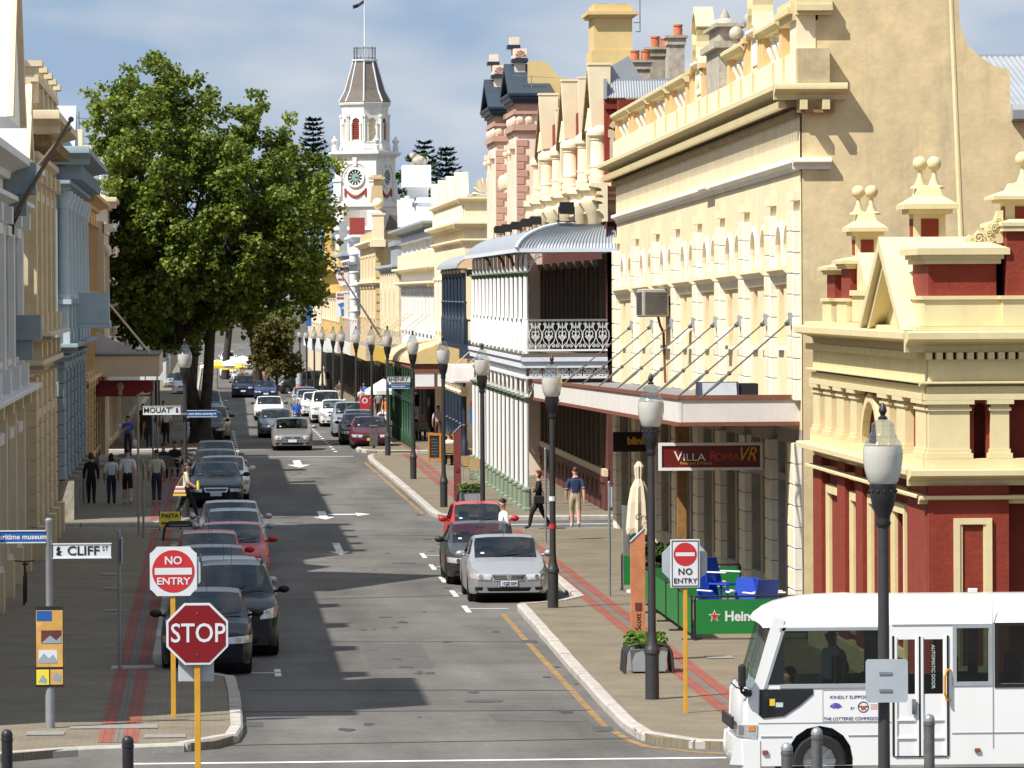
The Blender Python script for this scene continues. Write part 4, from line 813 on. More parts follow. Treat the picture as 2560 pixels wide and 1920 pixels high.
# black floodlights on the verandah roof
for i,(y,x,z) in enumerate(((163.0,11.15,9.32),(170,10.6,9.08),(174,10.55,9.06),(179,10.5,9.03),(185,10.5,9.02),(189.5,10.5,9.02))):
    fl = thing('floodlight', ['large black floodlight on the curved verandah roof by the near end','black floodlight on the curved verandah roof, second from the near end','black floodlight on the curved verandah roof, third from the near end','black floodlight on the curved verandah roof, fourth from the near end','black floodlight on the curved verandah roof, fifth from the near end','black floodlight at the far end of the curved verandah roof'][i], 'floodlight', (x,y,z), 'floodlights along the verandah roof')
    s = 1.0 if i == 0 else .8
    b = MB(); b.prism([(y-.3*s,z+.12),(y+.3*s,z+.2),(y+.2*s,z+.42*s),(y-.3*s,z+.5*s)], x-.22*s, x+.22*s, 'x'); b.build('housing', MATS['lamp_black'], fl)
    b = MB(); b.box(x-.26*s,x-.23*s,y-.05,y+.05,z-.1,z+.35); b.box(x+.23*s,x+.26*s,y-.05,y+.05,z-.1,z+.35); b.box(x-.3,x+.3,y-.08,y+.08,z-.13,z-.1); b.build('bracket', MATS['lamp_black'], fl)

# ---------------------------------------------------------------- pink building with navy gables
PB = thing('pink_building', 'pink stucco building with brown quoins, carved friezes and navy gabled turrets', 'building', (12,194,.12))
XQ = 12.1; rq = right(XQ)
hs = [(200.5+i*2.0, 201.6+i*2.0, 9.6, 12.4, .6) for i in range(3)]
b = MB(rq); b.wall(194.6, 217, .1, 13.6, 0, hs, .3); b.build('wall', MATS['pink'], PB)
for h in hs:
    b = MB(rq); b.box(h[0],h[1],-.34,-.3,h[2],h[3]); b.build('window', MATS['window_dark'], PB)
b = MB(); b.box(XQ+.35,20,195,217,.1,14.4); b.build('wall_core', MATS['ochre_wall'], PB)
b = MB(); b.prism([(11.9,9),(11.9,15.66),(12.5,15.68),(12.72,15.5),(13.0,15.12),(13.35,15.0),(20,15.0),(20,9)], 194.7, 194.99); b.build('side_parapet', MATS['ochre_wall'], PB)
qq = MB(); chamf(qq, -.26,.26,-.03,.05,-.155,.155,.02); qq_me = qq.build('q', MATS['pink_brown'], None, link=False).data
for p in qq_me.vertices: pass
def turret(u0, u1, par):
    X0 = 11.42; rt = right(X0); D = XQ-X0
    b = MB(); b.box(X0, XQ+.3, u0, u1, .1, 14.0); b.build('turret_wall', MATS['pink'], par)
    nq = MB(front(u0)); 
    for k in range(30):
        z = 4.6+k*.285
        if z > 12.85: break
        wq = .28 if k % 2 else .42
        b = MB(front(u0)); chamf(b, X0-.02, X0+wq, -.02, .05, z-.13, z+.13, .015); b.build('quoin_block', MATS['pink_brown'], par)
        b = MB(rt); chamf(b, u1-.9 if k % 2 else u1-1.1, u1-.02, -.02, .05, z-.13, z+.13, .015); b.build('quoin_block', MATS['pink_brown'], par)
    b = MB()
    for z0,z1,o in ((12.92,13.05,.06),(13.05,13.28,.14),(13.66,13.78,.12),(13.78,14.06,.06)):
        b.xf = rt; b.mould(slab_prof(z0,z1-.002,o), u0, u1); b.xf = front(u0); b.mould(slab_prof(z0,z1-.002,o), X0-o, XQ+.2)
    b.build('string_course', MATS['pink_brown'], par)
    b = MB()
    for k in range(9):
        b.xf = rt; b.ball((u0+.4+k*(u1-u0-.8)/8,.02,13.47), .2, 7, 5, 1,.5,.9)
    for k in range(2): b.xf = front(u0); b.ball((X0+.12+k*.34,.02,13.47), .17, 7, 5, 1,.5,1)
    b.build('carved_frieze', MATS['pink'], par, True)
    for u in (u0+1.3,u1-1.7): 
        b = MB(rt); b.box(u,u+.5,-.02,.14,9.0,12.4); b.box(u-.1,u+.6,-.02,.24,12.4,12.6); b.lathe([(.22,12.0),(.3,12.2),(.26,12.4)], u+.25, .1, 8) if False else None; b.build('pilaster', MATS['pink'], par)
        b = MB(rt); [b.ball((u+.08+k*.17,.2,12.25), .12, 6, 4) for k in range(3)]; b.build('carved_capital', MATS['cream_pale'], par, True)
    e = .32; zc, za = 14.42, 15.66; uc = (u0+u1)/2
    b = MB()
    for z0,z1,o in ((14.06,14.2,.16),(14.2,14.34,.28),(14.34,14.44,.34)):
        b.xf = rt; b.mould(slab_prof(z0,z1-.002,o), u0-o, u1+o); b.xf = front(u0-.0); b.box(X0+.06, XQ+.35, 0, o, z0, z1-.002)
    b.build('eaves', MATS['navy'], par)
    b = MB(rt); b.add([(u0-e,e,zc),(uc,e,za),(uc,-1.3,za),(u0-e,-1.3,zc),(u1+e,e,zc),(u1+e,-1.3,zc)], [(0,1,2,3),(1,4,5,2)]); b.add([(u0-e,e,zc-.1),(uc,e,za-.1),(uc,-1.3,za-.1),(u0-e,-1.3,zc-.1),(u1+e,e,zc-.1),(u1+e,-1.3,zc-.1)], [(3,2,1,0),(2,5,4,1)]); b.build('roof', MATS['navy_roof'], par)
    b = MB(rt)
    for s,ue in ((-1,u0-e),(1,u1+e)): b.prism([(ue,zc-.02),(uc,za-.005),(uc,za-.25),(ue-s*.4,zc-.02)], .16, e)
    b.build('bargeboard', MATS['navy'], par)
    b = MB(rt); b.prism([(u0+.2,zc),(u1-.2,zc),(uc,za-.35)], -.2, .1); b.build('gable_face', MATS['timber'], par)
    b = MB(); y0 = uc-.9; b.box(X0-.02,X0+.5,y0,y0+.9,14.6,14.85); b.box(X0+.05,X0+.45,y0+.05,y0+.85,14.85,15.68); p_ = b.build('pinnacle', MATS['pink'], par)
    b = MB(); b.box(X0-.05,X0+.55,y0-.1,y0+1,15.68,15.82); b.box(X0-.12,X0+.36,y0+1.6,y0+2.6,16.28,16.42); b.build('pinnacle_cap', MATS['navy'], p_)
    b = MB(); b.box(X0+.02,X0+.5,y0,y0+.9,15.82,16.2); b.box(X0+.05,X0+.25,y0+1.8,y0+2.4,15.3,16.28); b.box(X0-.02,X0+.32,y0+1.7,y0+2.5,16.42,16.72); b.build('pinnacle_block', MATS['pink'], p_)
    b = MB(front(y0)); 
    for k in range(7): a = math.pi*k/6; b.cyl((X0+.26,.02,15.86),(X0+.26+.2*math.cos(a),.02,15.86+.28*math.sin(a)),.02,.045,5)
    b.build('shell', MATS['pink_brown'], p_)
turret(194.0, 199.4, PB); turret(208.2, 213.9, PB)
for ua,ub in ((199.4,208.2),(213.9,217)):
    for za,zb,o in ((9.3,9.6,.3),(13.6,14.1,.4)): b = MB(rq); b.mould(cornice(za,zb,o), ua, ub); b.build('cornice', MATS['grime_stone'], PB, True)
b = MB(rq)
for k in range(11): b.ball((199.7+k*.8,.5,11.35), .32, 7, 5, 1,.5,1)
b.build('carved_parapet', MATS['cream_pale'], PB, True)
b = MB(); b.tube([(12.0,194.2,14.6),(12.0,194.2,15.1)], .02, 4); b.tube([(11.3,194.2,15.12),(12.9,194.2,15.02)], .014, 4)
for k in range(6): b.tube([(11.5+k*.16,194.0,15.1-k*.01),(11.5+k*.16,194.4,15.1-k*.01)], .012, 4)
an = thing('aerial', 'thin television aerial standing before the ochre wall of the pink building', 'aerial', (12.0,194.2,14.5)); b.build('mast', MATS['galv'], an)
# ---------------------------------------------------------------- dark verandah
DV = thing('dark_verandah', 'navy blue two-storey timber verandah with curved grey roof, beyond the white one', 'verandah', (9.8,204,.12))
b = MB(); b.box(9.75,12.0,203,221,4.75,4.95); b.box(9.65,12.05,202.95,203.1,4.4,4.95); b.build('deck', MATS['navy'], DV)
pc = MB(); pc.lathe([(.13,0),(.13,1.0),(.1,1.05),(.1,1.6),(.13,1.65),(.09,1.7),(.09,2.8)],0,0,8); pc_me = pc.build('p', MATS['navy'], None, True, link=False).data
pk = MB(); pk.lathe([(.1,2.8),(.16,2.9),(.12,3.0),(.18,3.12)],0,0,8); pk_me = pk.build('k', MATS['cream_pale'], None, True, link=False).data
for i in range(7):
    for z in (.12,4.95):
        c = piece('post', pc_me, DV, (9.85, 203.3+i*2.9, z)); o = bpy.data.objects.new('capital', pk_me); COL.objects.link(o); o.parent = c
b = MB(); b.box(9.8,9.9,203.2,221,7.62,7.95); b.box(9.8,9.9,203.2,221,3.3,3.5); b.box(9.95,12,203.05,203.15,7.62,7.9); b.build('beam', MATS['navy'], DV)
b = MB()
for i in range(60): b.box(9.82,9.87,203.3+i*.3,203.36+i*.3,4.95,5.85)
for i in range(7): b.box(9.95+i*.3,10.0+i*.3,203.05,203.1,4.95,5.85)
b.box(9.79,9.9,203.2,221,5.851,5.93); b.box(9.95,12,203.03,203.13,5.851,5.93); stuff(b.build('balustrade', MATS['navy'], DV))
b = MB(); vs = []
for y in (202.8,221.2):
    for j in range(9): a = j/8*math.pi/2; vs.append((9.55+2.2*(1-math.cos(a)), y, 7.95+.72*math.sin(a)))
b.add(vs, [(j,j+1,j+10,j+9) for j in range(8)]); b.build('roof', MATS['iron_roof'], DV, True)
b = MB(front(202.82)); b.prism([(9.55,7.94)]+[(9.55+2.2*(1-math.cos(j/8*1.5708)), 7.95+.7*math.sin(j/8*1.5708)) for j in range(9)]+[(11.75,7.94)], -.05, .0); b.build('roof_end', MATS['tan'], DV)
b = MB(); b.box(11.5,12.0,203.4,203.7,4.95,7.6); b.box(10.4,10.6,203.3,203.5,4.95,7.6); b.build('end_post', MATS['cream_pale'], DV); b = MB(); b.box(10.75,11.05,203.5,203.6,5.2,7.2); b.build('shutter', MATS['rusty'], DV)
wb = thing('awning', 'white boxed awning of a shop below the navy verandah', 'awning', (9.6,199.5,3.5)); b = MB(); b.box(9.1,12.0,199.3,203,3.52,4.2); b.build('fascia', MATS['white_paint'], wb); b = MB()
for k in range(5): b.cyl((9.3+k*.5,199.5,4.2),(10.3+k*.45,202,4.95),.018,.018,5)
b.build('tie_rod', MATS['tan'], wb); b = MB(); b.box(9.25,11.95,199.28,199.3,3.57,4.13); b.build('fascia_panel', MATS['cool_white'], wb)
ss = thing('hanging_sign', 'blue and red hanging shop sign among the posts under the navy verandah', 'sign', (10.0,197,2.2)); b = MB(); b.box(9.75,10.5,197,197.08,2.0,2.6); b.build('sign_panel', [M('sign_blue', (.03,.16,.42), .5, .1)], ss); b = MB(); b.box(9.75,10.5,197,197.08,2.6,2.85); b.build('sign_header', MATS['red_paint'], ss); text('P', .4, MATS['letter_gold'], ss, (9.95,196.99,2.3), bold=.02)
b = MB(); b.cyl((10.1,197.04,2.85),(10.1,197.04,3.5),.015,.015,5); b.build('hanger', MATS['dark_steel'], ss)
# ================================================================ right side, the row beyond Henry Street
def row_building(name, label, side, X, Y0, Y1, H, mat, rows=(), wmat='window_dark', corn=(), trim='white_trim', depth=9, base=None, cat='building', wall2=None):
    xf = right(X) if side > 0 else left(X); g = gz(Y0)
    t = thing(name, label, cat, (X, Y0, g)); hs = []
    for z0,z1,n,wd,arch in rows:
        for i in range(n): c = Y0+(Y1-Y0)*(i+.5)/n; hs.append((c-wd/2, c+wd/2, z0, z1, arch))
    b = MB(xf); b.wall(Y0, Y1, g, H, 0, hs, .25)
    xo = X+side*.45; xe = X+side*depth
    b.xf = None; x0, x1 = min(X,xe), max(X,xe)
    b.add([(X,Y0,g),(xe,Y0,g),(xe,Y0,H),(X,Y0,H)],[(0,1,2,3)]); b.add([(X,Y0,H),(xe,Y0,H),(xe,Y1,H),(X,Y1,H)],[(0,1,2,3)]); b.add([(X,Y1,g),(xe,Y1,g),(xe,Y1,H),(X,Y1,H)],[(0,1,2,3)])
    b.build('wall', MATS[mat], t)
    for h in hs:
        b = MB(xf); b.box(h[0],h[1],-.32,-.26,h[2],h[3]); w_ = b.build('window', MATS[wmat], t)
        b = MB(xf); b.box(h[0]-.12,h[1]+.12,.0,.14,h[2]-.14,h[2]-.01); b.box(h[0]-.1,h[0]-.01,.0,.07,h[2],h[3]); b.box(h[1]+.01,h[1]+.1,.0,.07,h[2],h[3]); b.box(h[0]-.15,h[1]+.15,.0,.12,h[3]+.01,h[3]+.14); b.build('window_surround', MATS[trim], w_)
    for z0,z1,o,m in corn:
        b = MB(xf); b.mould(cornice(z0,z1,o), Y0-.0, Y1)
        if side > 0: b.xf = front(Y0); b.mould(cornice(z0,z1,o*.8), X-o, X+1.6)
        else: b.xf = front(Y0); b.mould(cornice(z0,z1,o*.8), X-1.6, X+o)
        b.build('cornice', MATS[m], t, True)
    return t, xf
def wedge_piers(t, xf, us, z0, z1, mat, w=.75, d=.3):
    for u in us:
        b = MB(xf); b.add([(u-w,.25,z0),(u+w,.25,z0),(u+w,-d,z0),(u-w,-d,z0),(u-.25,.32,z1),(u+.25,.32,z1),(u+.25,-d,z1),(u-.25,-d,z1)], [(0,3,2,1),(4,5,6,7),(0,1,5,4),(1,2,6,5),(2,3,7,6),(3,0,4,7)]); b.build('parapet_pier', MATS[mat], t)
# cream building with tapered merlons
K, kx = row_building('cream_parapet_building', 'cream building with four tapered merlons and a shell on its parapet, just past the corner', 1, 11.3, 232, 264, 11.2, 'cream_pale', [(5.2,7.6,8,1.5,.5)], 'red_brick', [(9.85,10.2,.5,'cream_pale'),(11.0,11.3,.3,'cream_pale'),(9.2,9.4,.2,'cream_pale')])
wedge_piers(K, kx, (235,243.5,252,260.5), 11.3, 12.45, 'cream_pale')
b = MB(front(231.9)); cx = 12.15
for k in range(9): a = math.pi*k/8; b.cyl((cx+.1*math.cos(a),.1,11.38+.1*math.sin(a)),(cx+.5*math.cos(a),.1,11.38+.72*math.sin(a)),.05,.09,5)
b.box(cx-.75,cx+.6,-.1,.15,11.3,11.4); b.build('shell', MATS['cream_pale'], K)
b = MB(kx)
for i in range(34): b.box(233+i*.9,233+i*.9+.4,.02,.12,10.3,10.95); 
stuff(b.build('parapet_panel', MATS['white_trim'], K))
# striped bullnose verandah with green posts
S = thing('striped_verandah', 'tan striped bullnose verandah on slim green iron posts at the far corner', 'verandah', (9,230,gz(230)))
b = MB(); vs = []; n = 60
for k in range(n+1):
    y = 229.6+k*34.4/n
    for j in range(9): a = j/8*math.pi/2; r_ = .04 if k % 2 else 0; vs.append((8.75+2.5*(1-math.cos(a))-r_, y, 3.85+(.98+r_)*math.sin(a)+gz(y)-gz(230)))
for k in range(n): b.add(vs[k*9:k*9+18], [(j,j+1,j+10,j+9) for j in range(8)], k % 2)
b.build('roof_sheeting', [MATS['tan'],MATS['cream_pale']], S, True, ang=85)
b = MB(front(229.6)); b.prism([(8.76,3.84)]+[(8.76+2.5*(1-math.cos(j/8*1.5708)), 3.84+.97*math.sin(j/8*1.5708)) for j in range(9)]+[(11.26,3.84)], .0, .06); b.build('roof_end', MATS['ochre_wall'], S)
b = MB(); b.box(8.8,8.9,229.7,264,3.6,3.83); b.box(8.9,11.2,229.65,229.75,3.6,3.83); b.box(8.9,11.2,229.62,229.78,2.72,2.82); b.box(8.9,11.2,229.62,229.78,3.45,3.6); b.build('beam', MATS['brown_trim'], S)
b = MB(); b.box(8.95,9.8,229.66,229.74,2.83,3.44); b.box(9.95,11.1,229.66,229.74,2.83,3.44); b.build('sign_panel', MATS['white_paint'], S)
gp_ = MB(); gp_.lathe([(.11,0),(.11,.7),(.07,.76),(.06,2.0),(.11,2.05),(.06,2.1),(.05,3.5)],0,0,8); gp_me = gp_.build('p', MATS['green_post'], None, True, link=False).data
for i in range(12): piece('post', gp_me, S, (8.85, 229.8+i*3.0, .1+gz(230+i*3)))
b = MB()
for i in range(60): b.box(8.82,8.86,229.9+i*.57,229.95+i*.57,2.2+gz(230+i*.57),2.5+gz(230+i*.57))
b.box(8.8,8.88,229.8,263,2.05,2.2); stuff(b.build('valance', MATS['green_post'], S))
# white building with blocks and a crouching figure on top
W, wx = row_building('white_parapet_building', 'white building with grey cornice and tall parapet blocks, a small crouching figure on top', 1, 11.5, 265.5, 316, 11.0, 'cool_white', [(8.6,9.7,7,1.2,0),(4.9,7.0,10,2.0,.5)], 'grey_lead', [(10.35,10.7,.8,'grey_lead'),(9.8,9.95,.3,'cool_white'),(7.3,7.6,.5,'cream_pale'),(8.1,8.4,.6,'cream_pale')])
wedge_piers(W, wx, (301,307.5,313.5), 10.95, 12.6, 'cool_white', 1.2)
b = MB(); b.box(11.45,12.6,289,297,10.7,12.3); b.box(11.35,12.7,288.9,297.1,12.0,12.12); b.build('parapet_block', MATS['cool_white'], W)
b = MB(); b.box(11.0,12.15,291,293,12.3,12.75); b.box(10.9,12.2,290.8,293.2,12.75,12.9); b.build('block_base', MATS['cool_white'], W); b = MB(); b.box(10.72,12.28,290.5,293.5,12.9,14.15); b.build('great_block', MATS['cool_white'], W)
b = MB(); b.ball((11.65,292,14.45),.3,10,7,1.3,1,.9); b.ball((11.3,292,14.7),.17,8,6); b.box(11.25,11.4,291.9,292.1,14.15,14.4); b.ball((11.95,292,14.35),.2,8,6); b.tube([(12.1,292,14.3),(12.2,292,14.5),(12.1,292,14.65)],.05,5); b.build('crouching_figure', MATS['old_stone'], W, True)
b = MB(wx)
for i in range(26): b.box(267+i*1.85,267+i*1.85+.5,.05,.3,8.45,9.2)
stuff(b.build('console', MATS['cream_pale'], W))
# grey-topped narrow building
N1, nx_ = row_building('narrow_building', 'narrow beige building with stepped grey parapet and red blind, before the tall blank side wall', 1, 11.5, 318, 352, 8.7, 'beige', [(5.2,7.2,4,2.2,0)], 'red_paint', [(8.3,8.75,.5,'grey_lead')])
b = MB(); b.box(11.35,12.8,319,330,8.75,9.9); b.box(11.2,12.95,318.9,330.1,9.9,10.2); b.build('parapet', MATS['grey_lead'], N1)
b = MB(front(317.95)); b.box(11.55,12.0,0,.05,6.1,7.4); b.build('blind', MATS['red_paint'], N1)
b = MB(nx_)
for i in range(8): b.box(319+i*4.1,320+i*4.1,.02,.25,4.6,8.25); 
stuff(b.build('pilaster', MATS['cream_pale'], N1))
# tall cream building with ball-topped corner pedestal
T2, tx = row_building('tall_cream_building', 'tall cream building with blank beige side wall and ball-topped corner pedestal', 1, 11.4, 362, 400, 11.4, 'sandy', [(5.3,7.3,5,1.6,.4),(8.0,9.6,5,1.4,.4)], 'window_dark', [(10.3,10.7,.5,'cream_pale'),(7.5,7.8,.3,'cream_pale')], 'cream_pale', depth=14)
b = MB(); b.box(11.0,12.05,360.6,361.9,10.2,10.7); b.box(11.15,11.95,360.7,361.8,10.7,12.4); b.box(11.05,12.05,360.65,361.85,12.4,12.55); b.build('pedestal', MATS['cream_pale'], T2)
b = MB(); b.lathe([(.35,12.55),(.3,12.65),(.15,12.75),(.15,12.85)], 11.55, 361.2, 10); b.ball((11.55,361.2,13.2),.4,14,10); b.build('ball_finial', MATS['cream_pale'], T2, True)
b = MB(); b.prism([(11.1,13.3),(12.0,13.3),(11.9,14.5),(11.2,14.5)],363,364.5); b.box(11.35,11.9,363.2,364.4,14.5,14.95); b.box(11.0,12.1,362.9,364.6,14.95,15.1); b.box(11.3,11.9,363,364.4,15.1,15.25); b.build('tall_pinnacle', MATS['sandy'], T2)
b = MB(); b.prism([(12.05,11.4),(13.7,11.4),(13.0,12.3),(12.4,12.5)],361.9,362.1); b.build('side_gable', MATS['slate'], T2)
for k in range(10):
    b = MB(front(361.99)); b.box(11.4,11.75,0,.06,4.6+k*.58,5.06+k*.58); b.build('quoin_block', MATS['ochre_wall'], T2)
C5, cx5 = row_building('banded_white_building', 'tall slim blue-white building with banded columns, left of the ball-topped pedestal', 1, 11.2, 402, 424, 11.4, 'blue_white', [(5,6.6,3,2.6,.4),(7.6,9,3,2.6,.4)], 'grey_lead', [(9.2,9.6,.7,'blue_white'),(11.0,11.5,.4,'blue_white')])
for z in (5.0,6.0,7.0,8.0,9.4): 
    b = MB(); b.lathe([(.34,z),(.34,z+.5),(.4,z+.55),(.4,z+.62),(.34,z+.66)], 10.95, 401.6, 12); b.build('banded_column', MATS['blue_white'], C5, True)
P5, px5 = row_building('mauve_building', 'mauve-brown building with grey cornice beside the yellow signboard', 1, 11.2, 426, 446, 10.0, 'mauve', [(5,7,4,1.6,0),(7.8,9.2,4,1.4,0)], 'window_dark', [(9.6,10.3,.6,'grey_lead'),(9.0,9.2,.3,'mauve')])
b = MB(); b.box(11.4,12.6,428,431,10,13.2); b.build('red_chimney', MATS['red_paint'], P5); b = MB(); b.box(10.7,11.3,434,437,10,13.0); b.build('grey_flue', MATS['grey_lead'], P5); b = MB(); b.box(12.1,13.0,432,435,10,11.6); b.build('parapet_block', MATS['cream_pale'], P5)
Y5, yx5 = row_building('yellow_building', 'yellow ochre building with shop boards and wavy parapet, beyond the mauve one', 1, 11.0, 448, 520, 9.6, 'yellow_ochre', [(4.6,6.4,8,3,0)], 'beige', [(8.6,9.0,.7,'yellow_ochre'),(6.8,7.1,.4,'yellow_ochre')])
b = MB(); b.box(10.9,11.6,450,452,9.6,10.6); b.ball((11.2,451,10.7),.5,10,6,1.1,1,.5); b.box(10.3,10.8,470,474,9.6,13.2); b.build('parapet_block', MATS['yellow_ochre'], Y5, True)
F5, fx5 = row_building('far_cream_building', 'distant pale cream building on the right, half hidden by the big tree', 1, 11.0, 524, 600, 9.8, 'beige', [(4,6,7,3,0),(7,8.6,7,2.4,0)], 'grey_lead', [(9.2,9.8,.6,'cream_pale')])
# shop boards and pole
so1 = thing('shop_board', 'white and black hanging board reading ALL WEST MADE in red', 'sign', (10.9,440,7.6))
b = MB(front(440)); b.prism([(10.35,9.25),(11.38,9.05),(11.38,7.9),(11.0,7.55),(10.8,7.6),(10.4,8.6)], 0, .12); b.build('board', MATS['white_paint'], so1); b = MB(front(440)); b.prism([(10.3,9.3),(11.38,9.1),(11.0,8.95),(10.55,8.8),(10.38,8.55)], .121, .16); b.build('board_header', MATS['lamp_black'], so1)
text('ALL', .26, MATS['white_paint'], so1, (10.62,439.83,9.06), bold=.01); text('WEST', .28, MATS['red_paint'], so1, (10.98,439.86,8.62), bold=.012); text('MADE', .27, MATS['red_paint'], so1, (11.0,439.86,8.14), bold=.012)
so2 = thing('shop_board', 'white board reading SOUVENIR GARMENTS above a slanted blue shirt shape', 'sign', (11.2,442,5.0))
b = MB(front(442)); b.box(10.5,11.95,0,.1,5.0,7.1); b.build('board', MATS['white_paint'], so2); text('SOUVENIR', .27, MATS['red_paint'], so2, (11.22,441.88,6.85), bold=.012, sx=.95); text('GARMENTS', .27, MATS['red_paint'], so2, (11.22,441.88,6.55), bold=.012, sx=.95)
b = MB(front(442)); b.prism([(10.65,6.05),(11.1,6.2),(11.35,6.12),(11.6,6.28),(11.95,6.35),(11.95,5.95),(11.88,5.85),(11.9,5.15),(11.2,4.98),(10.95,5.05),(10.9,5.75)], .102, .15); b.build('blue_shirt', [M('shirt_blue', (.05,.2,.45), .6, .1)], so2); text('FREMANTLE', .22, MATS['white_paint'], so2, (11.45,441.84,5.75), rot=(90,-8,0), bold=.01, sx=.75)
pl = thing('flagpole', 'dark bare pole slanting down across the shop boards towards the lamps', 'flagpole', (12,330,4.2)); b = MB(); b.tube([(10.25,432,9.3),(9.75,300,4.35)], .055, 6); b.build('pole', MATS['lamp_black'], pl)
bn = thing('banner', 'narrow vertical blue banner hanging over the far footpath by the tree', 'banner', (9.2,470,4)); b = MB(); b.box(8.45,8.95,470,470.05,4.0,6.4); b.build('cloth', [M('banner_blue', (.03,.12,.42), .7, .1)], bn); b = MB(); b.tube([(8.3,470.02,6.65),(10.9,470.02,6.65)],.03,5); b.build('bracket', MATS['dark_steel'], bn)
# boxed awnings along the row: each shop its own
M('awn_yellow', (.62,.40,.06), .6, .08); M('awn_white', (.74,.74,.73), .6, .06, 2, streak=.2); M('awn_grey', (.34,.32,.3), .6, .1)
for i,(y0,y1,zt,h,m,lb) in enumerate(((264.5,285,4.15,.75,'awn_yellow','deep yellow boxed shop awning nearest the striped verandah'),(286,296,4.15,.8,'awn_grey','short grey boxed awning next to the yellow one'),(297,330,3.85,.75,'ochre_wall','mustard boxed awning in the middle of the row'),(331,352,3.75,.75,'awn_white','white boxed awning past the mustard one'),(353,364,3.65,.8,'mauve','brown boxed awning between two white ones'),(365,400,3.5,.75,'awn_white','long white boxed awning near the far lamps'),(401,440,3.2,.8,'awn_white','white boxed awning below the shop boards'),(441,500,2.9,.9,'awn_white','farthest white awning by the big tree'))):
    aw_ = thing('awning', lb, 'awning', (8.8,y0,zt-h)); b = MB(); b.box(8.75,8.85,y0,y1,zt-h,zt); b.box(8.851,11.0,y0,y0+.1,zt-h,zt); b.build('fascia', MATS[m], aw_); b = MB(); b.box(8.852,11.0,y0+.101,y1,zt-.2,zt-.1); b.build('canopy', MATS['galv'], aw_)
    for k in range(max(2,int((y1-y0)/7))): 
        yy = y0+2+k*6.5; b = MB(); b.cyl((8.9,yy-2,zt),(11.15,yy+1.0,zt+1.7),.02,.02,5); b.build('tie_rod', MATS['tan'], aw_)
# shopfronts below the awnings; their near-black colour stands for the awning shade
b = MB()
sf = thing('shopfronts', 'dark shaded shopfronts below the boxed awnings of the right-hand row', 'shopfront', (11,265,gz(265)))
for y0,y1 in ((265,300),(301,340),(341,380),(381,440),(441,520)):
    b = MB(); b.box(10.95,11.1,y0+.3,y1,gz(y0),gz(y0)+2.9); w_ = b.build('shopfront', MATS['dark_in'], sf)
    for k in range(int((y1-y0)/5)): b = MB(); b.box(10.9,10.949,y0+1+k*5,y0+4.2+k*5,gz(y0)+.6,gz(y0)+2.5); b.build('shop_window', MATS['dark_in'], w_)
# ---------------------------------------------------------------- clock tower
CT = thing('clock_tower', 'tall white clock tower with slate spire and flagpole at the end of the street', 'tower', (18.4,621,-1.6), rz=0)
M('tower_white', (.74,.73,.70), .85, .06, .6, .1, streak=.55, streak_col=(.52,.43,.28)); M('clock_dark', (.03,.035,.035), .5, .1); M('clock_green', (.22,.33,.30), .5, .1)
th = R(27); ct_, st_ = math.cos(th), math.sin(th); TX, TY = 18.42, 622.5
def tw(x,y,z): return (TX+x*ct_+y*st_, TY-x*st_+y*ct_, z)
def twf(u,w,z): return tw(u, -w, z)          # the face turned towards the street
def twr(u,w,z): return tw(w, u, z)           # the shaded right face
Hh = 2.72
b = MB(tw); b.box(-Hh,Hh,-Hh,Hh,-1.6,23.4); b.build('shaft', MATS['tower_white'], CT)
def ringbox(b, h, z0, z1): b.box(-h,h,-h,h,z0,z1)
b = MB(tw); 
for h,z0,z1 in ((2.85,14.2,14.5),(3.05,14.5,14.7),(2.82,14.7,17.3),(3.1,17.3,17.7),(2.95,17.7,17.95),(2.9,23.2,23.4),(3.15,23.4,23.6),(3.3,23.6,23.85),(3.05,23.85,24.0)): ringbox(b,h,z0,z1-.003)
b.build('cornice', MATS['tower_white'], CT)
